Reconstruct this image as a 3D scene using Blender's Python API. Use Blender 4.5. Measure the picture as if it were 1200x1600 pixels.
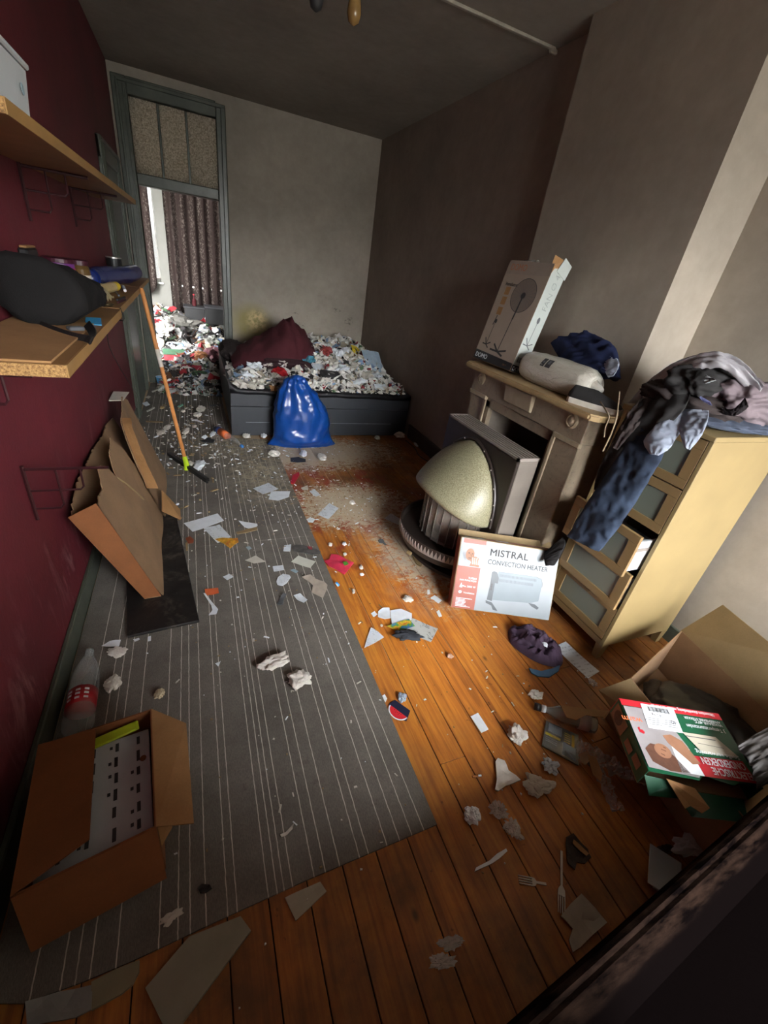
import bpy, bmesh, math, random
from mathutils import Vector, Matrix, noise as MN
for o in list(bpy.data.objects): bpy.data.objects.remove(o)
SC = bpy.context.scene; COL = SC.collection
rnd = random.Random(7)
# ------------------------------------------------------------------ camera (solved from the room's vanishing points)
FPX = 661.947
R0 = ((0.92073035, -0.36477292, 0.13855086), (-0.06914052, -0.50197398, -0.86211467), (0.38402501, 0.78419567, -0.48740327))
CAM = Vector((0.58, 0.0, 1.6))
cd = bpy.data.cameras.new('camera'); cam = bpy.data.objects.new('camera', cd); COL.objects.link(cam)
cd.sensor_fit = 'VERTICAL'; cd.sensor_height = 36; cd.sensor_width = 27; cd.lens = FPX * 36 / 1600; cd.clip_start = 0.02
Rr = Matrix(R0)
cm = Matrix((R0[0], [-a for a in R0[1]], [-a for a in R0[2]])).transposed().to_4x4(); cm.translation = CAM
cam.matrix_world = cm; SC.camera = cam
# ------------------------------------------------------------------ daylight: an overcast sky that enters through the windows
wd = bpy.data.worlds.new('overcast'); SC.world = wd; wd.use_nodes = True
bgn = wd.node_tree.nodes['Background']; bgn.inputs[0].default_value = (0.97, 0.98, 1.0, 1); bgn.inputs[1].default_value = 57.0
_n = wd.node_tree.nodes; _l = wd.node_tree.links                       # the street below the horizon is darker than the sky
_g = _n.new('ShaderNodeTexCoord'); _s = _n.new('ShaderNodeSeparateXYZ'); _r = _n.new('ShaderNodeValToRGB')
_l.new(_g.outputs['Generated'], _s.inputs[0]); _l.new(_s.outputs['Z'], _r.inputs[0]); _l.new(_r.outputs[0], bgn.inputs[0])
_r.color_ramp.elements[0].position = 0.0; _r.color_ramp.elements[0].color = (0.20, 0.20, 0.19, 1); _r.color_ramp.elements[1].position = 0.12; _r.color_ramp.elements[1].color = (0.97, 0.98, 1.0, 1)
def portal(loc, rot, sx, sy):
    l = bpy.data.lights.new('window_daylight', 'AREA'); l.shape = 'RECTANGLE'; l.size = sx; l.size_y = sy
    l.cycles.is_portal = True
    o = bpy.data.objects.new('window_daylight', l); COL.objects.link(o); o.location = loc; o.rotation_euler = rot
WX0, WX1, WZ0, WZ1, WY, WD = 1.00, 2.80, 0.80, 2.62, -1.80, 0.30
portal(((WX0 + WX1) / 2, WY - WD - 0.01, (WZ0 + WZ1) / 2), (math.pi / 2, 0, math.pi), WX1 - WX0, WZ1 - WZ0)
portal((0.5, 8.62, 1.6), (math.pi / 2, 0, 0), 1.9, 1.4)
SC.view_settings.view_transform = 'Standard'; SC.view_settings.look = 'None'
SC.view_settings.exposure = 0.0; SC.view_settings.gamma = 1.0; SC.view_settings.use_curve_mapping = False
# ------------------------------------------------------------------ helpers
def PL(u, v, ax, val):
    d = Vector(((u - 600) / FPX, (v - 800) / FPX, 1.0)); d = Rr.transposed() @ d
    t = (val - CAM[ax]) / d[ax]; return CAM + d * t
def F(u, v, z=0.0): return PL(u, v, 2, z)
def lin(c): return c / 12.92 if c <= 0.04045 else ((c + 0.055) / 1.055) ** 2.4
def rgb(h):
    h = h.lstrip('#'); return tuple(lin(int(h[i:i + 2], 16) / 255) for i in (0, 2, 4)) + (1.0,)
MATS = {}
class NT:
    def __init__(s, name):
        m = bpy.data.materials.new(name); m.use_nodes = True; s.m = m; s.t = m.node_tree; s.b = s.t.nodes['Principled BSDF']
        MATS[name] = m
    def n(s, t, **k):
        x = s.t.nodes.new(t)
        for a, b in k.items():
            if a.startswith('i_'):
                x.inputs[a[2:].replace('_', ' ')].default_value = b
            else: setattr(x, a, b)
        return x
    def l(s, a, b): s.t.links.new(a, b)
    def pos(s, sc=(1, 1, 1), space='world'):
        if space == 'world': src = s.n('ShaderNodeNewGeometry').outputs['Position']
        else: src = s.n('ShaderNodeTexCoord').outputs['Object']
        mp = s.n('ShaderNodeMapping'); mp.inputs['Scale'].default_value = sc; s.l(src, mp.inputs['Vector']); return mp.outputs['Vector']
    def noise(s, vec, scale, detail=4, rough=0.55, dist=0.0):
        x = s.n('ShaderNodeTexNoise'); x.inputs['Scale'].default_value = scale; x.inputs['Detail'].default_value = detail
        x.inputs['Roughness'].default_value = rough; x.inputs['Distortion'].default_value = dist
        if vec is not None: s.l(vec, x.inputs['Vector'])
        return x.outputs['Fac']
    def ramp(s, fac, stops):
        x = s.n('ShaderNodeValToRGB'); e = x.color_ramp.elements
        while len(e) < len(stops): e.new(0.5)
        for q, (p, c) in zip(e, stops):
            q.position = p; q.color = c if not isinstance(c, (int, float)) else (c, c, c, 1)
        s.l(fac, x.inputs[0]); return x.outputs[0]
    def mix(s, fac, a, b, mode='MIX'):
        x = s.n('ShaderNodeMix', data_type='RGBA', blend_type=mode)
        for k, v in ((0, fac), (6, a), (7, b)):
            if isinstance(v, (int, float)): x.inputs[k].default_value = v
            elif isinstance(v, tuple): x.inputs[k].default_value = v
            else: s.l(v, x.inputs[k])
        return x.outputs[2]
    def math(s, op, a, b=0.0, clamp=False):
        x = s.n('ShaderNodeMath', operation=op, use_clamp=clamp)
        for k, v in ((0, a), (1, b)):
            if isinstance(v, (int, float)): x.inputs[k].default_value = v
            else: s.l(v, x.inputs[k])
        return x.outputs[0]
    def xyz(s):
        x = s.n('ShaderNodeSeparateXYZ'); s.l(s.n('ShaderNodeNewGeometry').outputs['Position'], x.inputs[0]); return x.outputs
    def blob(s, c, r, soft=0.5, space=None):      # 1 inside an ellipsoid round the world point c
        mp = s.n('ShaderNodeMapping'); mp.vector_type = 'TEXTURE'; mp.inputs['Location'].default_value = c; mp.inputs['Scale'].default_value = r
        s.l(s.n('ShaderNodeNewGeometry').outputs['Position'], mp.inputs['Vector'])
        ln = s.n('ShaderNodeVectorMath', operation='LENGTH'); s.l(mp.outputs[0], ln.inputs[0])
        return s.ramp(ln.outputs['Value'], [(1 - soft, 1.0), (1.0, 0.0)])
    def bump(s, h, strength=0.3, dist=0.005):
        x = s.n('ShaderNodeBump'); x.inputs['Strength'].default_value = strength; x.inputs['Distance'].default_value = dist
        s.l(h, x.inputs['Height']); s.l(x.outputs[0], s.b.inputs['Normal'])
    def out(s, col=None, rough=None, **k):
        if col is not None:
            if isinstance(col, tuple): s.b.inputs['Base Color'].default_value = col
            else: s.l(col, s.b.inputs['Base Color'])
        if rough is not None:
            if isinstance(rough, (int, float)): s.b.inputs['Roughness'].default_value = rough
            else: s.l(rough, s.b.inputs['Roughness'])
        for a, b in k.items(): s.b.inputs[a.replace('_', ' ')].default_value = b
        return s.m
def mat(name, c, rough=0.7, var=0.25, scale=12, bump=0.0, bscale=60, space='object', **k):
    if name in MATS: return MATS[name]
    t = NT(name); c = rgb(c); v = t.pos(space=space)
    n1 = t.noise(v, scale, 5)
    d = tuple(x * (1 - var) for x in c[:3]) + (1,); e = tuple(min(1, x * (1 + var)) for x in c[:3]) + (1,)
    col = t.ramp(n1, [(0.3, d), (0.7, e)])
    if bump: t.bump(t.noise(v, bscale, 4), bump, 0.004)
    return t.out(col, rough, **k)
def glassy(name, c, rough=0.08, alpha=0.25, **k):            # thin clear plastic film / bottle wall
    t = NT(name); t.out(rgb(c), rough, Alpha=alpha, **k); t.b.inputs['Specular IOR Level'].default_value = 0.9
    return t.m
# ---- mesh helpers
def BM(): return bmesh.new()
def box(bm, c, s, rot=None, bev=0.0):
    M = Matrix.Translation(c) @ (rot.to_4x4() if rot is not None else Matrix()) @ Matrix.Diagonal((s[0], s[1], s[2], 1))
    r = bmesh.ops.create_cube(bm, size=1, matrix=M)
    if bev:
        es = list({e for v in r['verts'] for e in v.link_edges})
        bmesh.ops.bevel(bm, geom=es, offset=bev, segments=1, affect='EDGES')
    return bm
def box2(bm, a, b, bev=0.0):
    c = [(p + q) / 2 for p, q in zip(a, b)]; s = [abs(q - p) for p, q in zip(a, b)]
    return box(bm, c, s, None, bev)
def hexa(bm, b, t):                                           # 4 bottom points, 4 top points
    v = [bm.verts.new(p) for p in b] + [bm.verts.new(p) for p in t]
    for f in ((3, 2, 1, 0), (4, 5, 6, 7), (0, 1, 5, 4), (1, 2, 6, 5), (2, 3, 7, 6), (3, 0, 4, 7)): bm.faces.new([v[i] for i in f])
    bmesh.ops.recalc_face_normals(bm, faces=bm.faces); return bm
def prism(bm, pts, h):                                        # planar outline (3D), extruded along h
    h = Vector(h); a = [bm.verts.new(p) for p in pts]; b = [bm.verts.new(Vector(p) + h) for p in pts]; n = len(pts)
    fs = [bm.faces.new(list(reversed(a))), bm.faces.new(b)]
    for i in range(n): fs.append(bm.faces.new((a[i], a[(i + 1) % n], b[(i + 1) % n], b[i])))
    bmesh.ops.recalc_face_normals(bm, faces=fs); return bm
def slab(bm, pts, th):                                        # outline of a flat sheet, thickness against its own normal
    p = [Vector(q) for q in pts]; n = Vector((0, 0, 0))
    for i in range(len(p)): n += p[i].cross(p[(i + 1) % len(p)])
    n.normalize(); return prism(bm, p, n * th)
def tube(bm, pts, r, seg=8, caps=True):
    P = [Vector(p) for p in pts]; n = len(P); R = r if isinstance(r, (list, tuple)) else [r] * n; rings = []; up = None
    for i in range(n):
        t = (P[min(i + 1, n - 1)] - P[max(i - 1, 0)]).normalized()
        if up is None: up = t.orthogonal().normalized()
        up = (up - t * up.dot(t)); up = up.normalized() if up.length > 1e-6 else t.orthogonal().normalized()
        w = t.cross(up)
        rings.append([bm.verts.new(P[i] + (up * math.cos(a) + w * math.sin(a)) * R[i]) for a in [2 * math.pi * k / seg for k in range(seg)]])
    for i in range(n - 1):
        for k in range(seg): bm.faces.new((rings[i][k], rings[i][(k + 1) % seg], rings[i + 1][(k + 1) % seg], rings[i + 1][k]))
    if caps: bm.faces.new(list(reversed(rings[0]))); bm.faces.new(rings[-1])
    return bm
def lathe(bm, prof, seg=24, M=None, caps=True, a0=0, a1=2 * math.pi):
    M = M or Matrix(); full = abs(a1 - a0 - 2 * math.pi) < 1e-6; ns = seg if full else seg + 1; rings = []
    for r, z in prof:
        rings.append([bm.verts.new(M @ Vector((r * math.cos(a0 + (a1 - a0) * k / seg), r * math.sin(a0 + (a1 - a0) * k / seg), z))) for k in range(ns)])
    for i in range(len(prof) - 1):
        for k in range(seg if full else seg): bm.faces.new((rings[i][k], rings[i][(k + 1) % ns], rings[i + 1][(k + 1) % ns], rings[i + 1][k]))
    if caps and full:
        bm.faces.new(list(reversed(rings[0]))); bm.faces.new(rings[-1])
    return bm
def axisM(a, b):                                              # matrix taking +Z to the direction a->b, origin a
    a = Vector(a); d = (Vector(b) - a).normalized()
    return Matrix.Translation(a) @ d.to_track_quat('Z', 'Y').to_matrix().to_4x4()
def fbm(p, s, o=4): return MN.fractal(Vector(p) * s, 0.9, 2.0, o, noise_basis='PERLIN_ORIGINAL')
def ridge(p, s, o=3):
    q = Vector(p) * s; q = q + Vector((MN.noise(q * 0.7), MN.noise(q * 0.7 + Vector((9, 3, 1))), MN.noise(q * 0.7 + Vector((2, 7, 5))))) * 0.8
    a = 1.0; t = 0.0
    for i in range(o): t += a * (1 - 2.2 * abs(MN.noise(q))); q = q * 2.03 + Vector((3.1, 1.7, 4.2)); a *= 0.5
    return t
ROOTM = {}
def thing(name, label, cat, loc=(0, 0, 0), rot=(0, 0, 0), group=None):
    o = bpy.data.objects.new(name, None); COL.objects.link(o); o.empty_display_size = 0.05
    o.location = loc; o.rotation_euler = rot; tag(o, label, cat, group)
    from mathutils import Euler
    ROOTM[o.name] = Matrix.Translation(loc) @ Euler(rot).to_matrix().to_4x4(); return o
def tag(o, label, cat, group=None, kind=None):
    if label: o['label'] = label
    if cat: o['category'] = cat
    if group: o['group'] = group
    if kind: o['kind'] = kind
    return o
def rootof(o):
    while o.parent: o = o.parent
    return o
def obj(name, bm, m, parent=None, smooth=False, world=False, label=None, origin=None, wn=False):
    if world and parent is not None:
        M = ROOTM.get(rootof(parent).name)
        if M is not None: bm.transform(M.inverted())
    if parent is None and origin is not None:
        bmesh.ops.translate(bm, verts=bm.verts, vec=-Vector(origin))
    me = bpy.data.meshes.new(name)
    if smooth:
        for f in bm.faces: f.smooth = True
    bm.to_mesh(me); bm.free()
    for q in (m if isinstance(m, (list, tuple)) else [m]): me.materials.append(q)
    o = bpy.data.objects.new(name, me); COL.objects.link(o)
    if parent is not None: o.parent = parent
    elif origin is not None: o.location = origin
    if parent is None and origin is not None: ROOTM[o.name] = Matrix.Translation(origin)
    if label: o['label'] = label
    return o
def struct(name, bm, m, parent=None, **k):
    o = obj(name, bm, m, parent, **k)
    if parent is None: o['kind'] = 'structure'
    return o
def copy_tree(o, parent=None):
    c = o.copy(); COL.objects.link(c); c.parent = parent
    for ch in o.children: copy_tree(ch, c)
    return c
def text_bm(s, size, frame, align='LEFT', ext=0.0006, bold=0.0, sx=1.0, spacing=1.0):
    """frame = (origin, ex, ey): lettering lies in that plane; size = letter height"""
    cu = bpy.data.curves.new('lettering', 'FONT'); cu.body = s; cu.size = size / 0.7; cu.extrude = ext; cu.align_x = align
    cu.space_character = spacing; cu.resolution_u = 3
    t = bpy.data.objects.new('lettering_tmp', cu); COL.objects.link(t)
    dg = bpy.context.evaluated_depsgraph_get(); me = bpy.data.meshes.new_from_object(t.evaluated_get(dg))
    bm = BM()
    for dx, dy in (((0, 0),) if not bold else ((0, 0), (bold, 0), (bold * 0.5, bold * 0.6))):      # heavier strokes: overlaid shifted copies
        k = len(bm.verts); bm.from_mesh(me); bm.verts.ensure_lookup_table()
        for v in bm.verts[k:]: v.co.x += dx; v.co.y += dy; v.co.z += 0.00004 * (dx > 0)
    bpy.data.objects.remove(t); bpy.data.curves.remove(cu); bpy.data.meshes.remove(me)
    o, ex, ey = [Vector(q) for q in frame]; ex = ex.normalized(); ey = ey.normalized(); ez = ex.cross(ey)
    M = Matrix(((ex.x * sx, ey.x, ez.x, o.x), (ex.y * sx, ey.y, ez.y, o.y), (ex.z * sx, ey.z, ez.z, o.z), (0, 0, 0, 1)))
    bm.transform(M); return bm
class Face:                                                   # a printed face of a carton: 2D millimetre-like layout on a 3D plane
    def __init__(s, o, ex, ey, w, h): s.o = Vector(o); s.ex = Vector(ex).normalized(); s.ey = Vector(ey).normalized(); s.n = s.ex.cross(s.ey); s.w = w; s.h = h
    def p(s, x, y, d=0.0): return s.o + s.ex * (x * s.w) + s.ey * (y * s.h) + s.n * d
    def poly(s, bm, pts, d0=0.0002, th=0.0006): return prism(bm, [s.p(x, y, d0) for x, y in pts], s.n * th)
    def rect(s, bm, x0, y0, x1, y1, d0=0.0002, th=0.0006): return s.poly(bm, [(x0, y0), (x1, y0), (x1, y1), (x0, y1)], d0, th)
    def ell(s, bm, cx, cy, rx, ry, d0=0.0002, th=0.0006, n=20, a0=0):
        return s.poly(bm, [(cx + rx * math.cos(a0 + 2 * math.pi * k / n), cy + ry * math.sin(a0 + 2 * math.pi * k / n)) for k in range(n)], d0, th)
    def line(s, bm, a, b, w, d0=0.0002, th=0.0006):
        A = s.p(*a); B = s.p(*b); t = (B - A).normalized().cross(s.n) * w / 2
        return prism(bm, [q + s.n * d0 for q in (A - t, B - t, B + t, A + t)], s.n * th)
    def text(s, txt, x, y, size, align='LEFT', d0=0.001, **k): return text_bm(txt, size, (s.p(x, y, d0), s.ex, s.ey), align, **k)
# ------------------------------------------------------------------ materials of the room
def m_paint(name, c, mould=None, var=0.12):
    t = NT(name); v = t.pos(); c = rgb(c)
    n1 = t.noise(v, 1.6, 6, 0.6); n2 = t.noise(v, 14, 5, 0.6)
    d = tuple(x * (1 - var * 1.6) for x in c[:3]) + (1,); e = tuple(min(1, x * (1 + var)) for x in c[:3]) + (1,)
    col = t.ramp(n1, [(0.3, d), (0.7, e)]); col = t.mix(0.12, col, t.ramp(n2, [(0.35, 0.25), (0.7, 0.75)]), 'OVERLAY')
    # plaster marks and scuffs
    mk = t.ramp(t.noise(t.pos((1, 1, 0.6)), 7.5, 8, 0.65, 0.6), [(0.70, 0.0), (0.76, 0.55)])
    col = t.mix(mk, col, tuple(x * 0.45 for x in c[:3]) + (1,))
    t.bump(t.noise(v, 55, 5, 0.6), 0.25, 0.004)
    return t, col
t, col = m_paint('taupe_plaster', '#9c9284'); M_TAUPE = t.out(col, 0.75)
t, col = m_paint('brown_taupe_plaster', '#8e8074'); M_BTAUPE = t.out(col, 0.8)
t, col = m_paint('ceiling_paint', '#8b8378'); M_CEIL = t.out(col, 0.85)
t, col = m_paint('back_wall_plaster', '#a0978a')
low = t.math('MULTIPLY', t.blob((2.0, 6.1, 0.75), (1.3, 0.5, 0.75), 0.8), t.ramp(t.noise(t.pos(), 3.2, 8, 0.7), [(0.45, 0.0), (0.62, 0.8)]))
col = t.mix(low, col, rgb('#a39c8d'))
crk = t.math('MULTIPLY', t.blob((2.2, 6.1, 0.95), (0.7, 0.5, 0.35), 0.6), t.ramp(t.noise(t.pos((1, 1, 1.6)), 5, 9, 0.75, 0.4), [(0.60, 0.0), (0.63, 0.75)]))
col = t.mix(crk, col, rgb('#3d3a33'))
st = t.blob((1.27, 6.1, 0.80), (0.30, 0.6, 0.28), 0.6)
col = t.mix(t.math('MULTIPLY', st, t.ramp(t.noise(t.pos(), 9, 6, 0.7), [(0.3, 0.75), (0.6, 1.0)])), col, rgb('#8d8350'))
st2 = t.math('MULTIPLY', t.blob((1.34, 6.1, 0.84), (0.16, 0.6, 0.16), 0.6), t.ramp(t.noise(t.pos(), 22, 6, 0.7), [(0.42, 0.0), (0.55, 1.0)]))
col = t.mix(st2, col, rgb('#c9b183')); M_BACK = t.out(col, 0.8)
t, col = m_paint('red_wall_paint', '#611a25', var=0.18)
x = t.xyz()
lowm = t.ramp(x['Z'], [(0.25, 1.0), (0.75, 0.0)])
sc1 = t.ramp(t.noise(t.pos((1, 3.2, 0.9)), 3.0, 10, 0.68, 0.7), [(0.53, 0.0), (0.68, 0.8)])
sc2 = t.ramp(t.noise(t.pos((1, 4, 1.1)), 9.0, 6, 0.62, 0.4), [(0.68, 0.0), (0.75, 0.9)])
k = t.math('MULTIPLY', t.math('MAXIMUM', sc1, sc2), t.math('ADD', lowm, 0.10), True)
col = t.mix(k, col, rgb('#86595d')); M_RED = t.out(col, 0.62)
# grey-green gloss paint of the door frames
t = NT('grey_green_gloss'); v = t.pos(); col = t.ramp(t.noise(v, 6, 7, 0.65), [(0.3, rgb('#3d423a')), (0.7, rgb('#565c51'))])
col = t.mix(t.ramp(t.noise(v, 18, 6, 0.7), [(0.66, 0.0), (0.72, 0.7)]), col, rgb('#3b3d38')); t.bump(t.noise(v, 40, 4), 0.15, 0.003); M_TRIM = t.out(col, 0.35)
M_BROWNTRIM = mat('brown_skirting_paint', '#3f3630', 0.5, 0.2, 9, 0.1, space='world')
# floorboards
t = NT('orange_pine_boards'); oi = t.n('ShaderNodeObjectInfo').outputs['Random']
mp = t.n('ShaderNodeMapping'); t.l(t.n('ShaderNodeNewGeometry').outputs['Position'], mp.inputs[0]); mp.inputs['Scale'].default_value = (26, 1.6, 1)
cb = t.n('ShaderNodeCombineXYZ'); t.l(t.math('MULTIPLY', oi, 37.0), cb.inputs[0]); t.l(t.math('MULTIPLY', oi, 11.0), cb.inputs[1]); t.l(cb.outputs[0], mp.inputs['Location'])
g = t.noise(mp.outputs[0], 1.3, 7, 0.6, 0.9); g2 = t.noise(mp.outputs[0], 5.0, 4, 0.6, 0.3)
col = t.ramp(g, [(0.28, rgb('#8f511b')), (0.46, rgb('#c8772a')), (0.62, rgb('#e09234')), (0.8, rgb('#ba7029'))])
col = t.mix(0.35, col, t.ramp(g2, [(0.3, 0.28), (0.7, 0.72)]), 'OVERLAY')
col = t.mix(0.5, col, t.ramp(oi, [(0.0, 0.36), (1.0, 0.62)]), 'OVERLAY')
kn = t.n('ShaderNodeTexVoronoi'); kn.inputs['Scale'].default_value = 3.4; t.l(t.pos((1.6, 0.9, 1)), kn.inputs['Vector'])
col = t.mix(t.ramp(kn.outputs['Distance'], [(0.03, 0.9), (0.075, 0.0)]), col, rgb('#3a1c0a'))
v = t.pos()
# traffic dirt: brown grime everywhere but the middle of the room, kept clean also to brighten it, red-brown paint remains, sawdust and plaster dust trodden in
clean_bright = t.blob((1.60, 1.50, 0), (0.75, 1.35, 1), 0.7)
gr = t.ramp(t.noise(v, 4.0, 8, 0.65), [(0.30, 0.35), (0.65, 1.0)])
grime = t.math('MULTIPLY', gr, t.math('SUBTRACT', 0.92, t.math('MULTIPLY', clean_bright, 0.80)), True)
col = t.mix(grime, col, rgb('#614228'))
sp = t.ramp(t.noise(v, 30, 5, 0.6), [(0.66, 0.0), (0.72, 0.8)]); col = t.mix(t.math('MULTIPLY', sp, 0.7), col, rgb('#2c1a0e'))
redm = t.math('MULTIPLY', t.blob((1.65, 2.75, 0), (0.75, 1.5, 1), 0.5), t.ramp(t.noise(t.pos((1.3, 0.7, 1)), 6, 7, 0.62, 0.5), [(0.50, 0.0), (0.60, 0.85)]))
col = t.mix(redm, col, rgb('#8c3420'))
dz = t.math('MAXIMUM', t.blob((1.62, 2.72, 0), (0.62, 0.50, 1), 0.7), t.math('MAXIMUM', t.blob((1.55, 3.75, 0), (1.2, 0.55, 1), 0.7), t.math('MULTIPLY', t.blob((1.85, 2.05, 0), (0.36, 0.75, 1), 0.8), 0.85)))
dn = t.noise(t.pos((1.0, 1.4, 1)), 24, 9, 0.72, 1.2)
dm = t.ramp(t.math('ADD', dn, t.math('MULTIPLY', dz, 0.26)), [(0.60, 0.0), (0.67, 1.0)])
col = t.mix(t.math('MULTIPLY', dm, t.ramp(dz, [(0.02, 0.0), (0.3, 0.85)])), col, rgb('#c4b79c'))
hz = t.math('MULTIPLY', t.blob((1.80, 2.05, 0), (0.40, 0.75, 1), 0.8), t.ramp(t.noise(v, 7, 8, 0.7), [(0.42, 0.0), (0.62, 0.75)]))
col = t.mix(hz, col, rgb('#a29b90'))
t.bump(g2, 0.15, 0.002)
M_BOARD = t.out(col, t.ramp(t.noise(v, 9, 6, 0.6), [(0.3, 0.42), (0.7, 0.7)]))
# dust-filled seams: pale where plaster dust was trodden, dark by the window
t = NT('seam_dirt'); x = t.xyz()
col = t.mix(t.ramp(t.math('MULTIPLY', x['Y'], 0.2), [(0.17, 0.0), (0.27, 1.0)]), rgb('#1d120a'), rgb('#b39a7c')); M_SEAM = t.out(col, 0.9)
# striped carpet
def m_carpet(name, seed):
    t = NT(name); v = t.pos(); x = t.xyz()
    base = t.ramp(t.noise(v, 3.2, 7, 0.65), [(0.3, rgb('#5f5b55')), (0.7, rgb('#7b766f'))])
    fib = t.noise(t.pos((1, 0.35, 1)), 320, 3, 0.7); base = t.mix(0.5, base, t.ramp(fib, [(0.3, 0.3), (0.7, 0.7)]), 'OVERLAY')
    dirt = t.ramp(t.noise(v, 6.5, 8, 0.7), [(0.60, 0.0), (0.75, 0.6)]); base = t.mix(dirt, base, rgb('#3c362e'))
    wob = t.math('MULTIPLY', t.math('SUBTRACT', t.noise(t.pos((0.1, 1, 1)), 45, 2), 0.5), 0.004)
    xs = t.math('ADD', x['X'], wob); tot = None
    for p in STRIPES:
        d = t.math('ABSOLUTE', t.math('SUBTRACT', xs, p))
        q = t.math('LESS_THAN', d, 0.0016); tot = q if tot is None else t.math('MAXIMUM', tot, q)
    fade = t.ramp(t.noise(t.pos((3, 1, 1)), 30, 3, 0.6), [(0.30, 0.45), (0.55, 1.0)])
    col = t.mix(t.math('MULTIPLY', tot, fade), base, rgb('#c4beb2'))
    # plaster dust and sawdust at the carpet's far end
    dz = t.math('MAXIMUM', t.blob((1.02, 3.35, 0), (0.36, 0.75, 1), 0.8), t.blob((0.95, 3.95, 0), (0.6, 0.45, 1), 0.8))
    dm = t.math('MULTIPLY', dz, t.ramp(t.noise(v, 20, 9, 0.72, 0.8), [(0.40, 0.0), (0.60, 0.95)]))
    col = t.mix(dm, col, rgb('#b3a88e')); t.bump(fib, 0.5, 0.003)
    return t.out(col, 0.95, Specular_IOR_Level=0.15)
STRIPES = [0.115, 0.175, 0.205, 0.235, 0.29, 0.385, 0.43, 0.46, 0.50, 0.555, 0.58, 0.665, 0.69, 0.71, 0.735, 0.80, 0.835, 0.88, 0.945, 0.975, 1.04, 1.085, 1.13, 1.175]
M_CARPET = m_carpet('striped_carpet', 1)
# ------------------------------------------------------------------ the room
XR, XN, XC, YB, ZC, TH = 2.772, 2.97, 2.655, 6.1, 2.94, 0.12
fl = struct('floor', box2(BM(), (-0.12, -2.3, -0.10), (3.1, 6.2, -0.004)), M_SEAM)
bms = []
x0 = 0.945 - 0.112 * 9 - 0.056
i = 0
while x0 < XN:
    a = max(x0, 0.0); b = min(x0 + 0.112, XN)
    if b - a > 0.02:
        cuts = [WY, -0.1]; y = -0.1 + rnd.uniform(0.6, 2.4)
        while y < 6.0: cuts.append(y); y += rnd.uniform(1.9, 3.0)
        cuts.append(6.1)
        if b < 1.15: cuts = [WY, -0.1, 0.95 + 0.3 * rnd.random()]     # the rest of these boards lies under the carpet
        for y0, y1 in zip(cuts, cuts[1:]):
            dz = rnd.uniform(-0.0006, 0.0006)
            bm = box2(BM(), (a + 0.0018, y0 + 0.001, -0.018), (b - 0.0018, y1 - 0.001, dz), 0.0012)
            obj('floorboard', bm, M_BOARD, fl)
    x0 += 0.112
    i += 1
struct('ceiling', box2(BM(), (-0.12, -2.3, ZC), (3.1, 6.2, ZC + 0.1)), M_CEIL)
# left wall with the shallow recess of a painted-shut door near its far end
struct('wall_left', box2(BM(), (-TH, -2.3, 0), (0, 6.1, ZC)), M_RED)
# back wall round the door opening
OX0, OX1, OZ = 0.15, 0.94, 2.73
bm = BM(); box2(bm, (OX1, YB, 0), (XR + 0.3, YB + TH, ZC)); box2(bm, (-TH, YB, OZ), (OX1, YB + TH, ZC)); box2(bm, (-TH, YB, 0), (OX0, YB + TH, OZ))
struct('wall_back', bm, M_BACK)
struct('wall_right', box2(BM(), (XR, 2.69, 0), (XR + 0.3, YB, ZC)), M_BTAUPE)
struct('wall_chimney', box2(BM(), (XC, 1.6, 0), (XR + 0.3, 2.69, ZC)), M_TAUPE)
struct('wall_alcove', box2(BM(), (XN, -2.3, 0), (XN + 0.15, 1.6, ZC)), M_TAUPE)
bm = BM(); y0, y1 = WY - WD, WY
box2(bm, (0, y0, 0), (WX0, y1, ZC)); box2(bm, (WX1, y0, 0), (XN, y1, ZC)); box2(bm, (WX0, y0, 0), (WX1, y1, WZ0)); box2(bm, (WX0, y0, WZ1), (WX1, y1, ZC))
struct('wall_front', bm, M_TAUPE)
bm = BM()
for a, b in (((WX0, WZ0), (WX1, WZ0 + 0.06)), ((WX0, WZ1 - 0.06), (WX1, WZ1)), ((WX0, WZ0), (WX0 + 0.06, WZ1)), ((WX1 - 0.06, WZ0), (WX1, WZ1)), (((WX0 + WX1) / 2 - 0.03, WZ0), ((WX0 + WX1) / 2 + 0.03, WZ1))):
    box2(bm, (a[0], y0 + 0.03, a[1]), (b[0], y0 + 0.08, b[1]))
w1 = struct('window_1', bm, M_TRIM)
# skirting boards
bm = BM(); box2(bm, (0, WY, 0), (0.018, 4.68, 0.115), 0.004); struct('baseboard_left', bm, M_TRIM)
bm = BM(); box2(bm, (XR - 0.018, 2.70, 0), (XR, 4.16, 0.14), 0.003); box2(bm, (XR - 0.026, 2.70, 0.14), (XR, 4.16, 0.16), 0.006); struct('baseboard_right', bm, M_BROWNTRIM)
bm = BM(); box2(bm, (XN - 0.016, WY, 0), (XN, 1.59, 0.10), 0.003); struct('baseboard_alcove', bm, M_TRIM)
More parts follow.
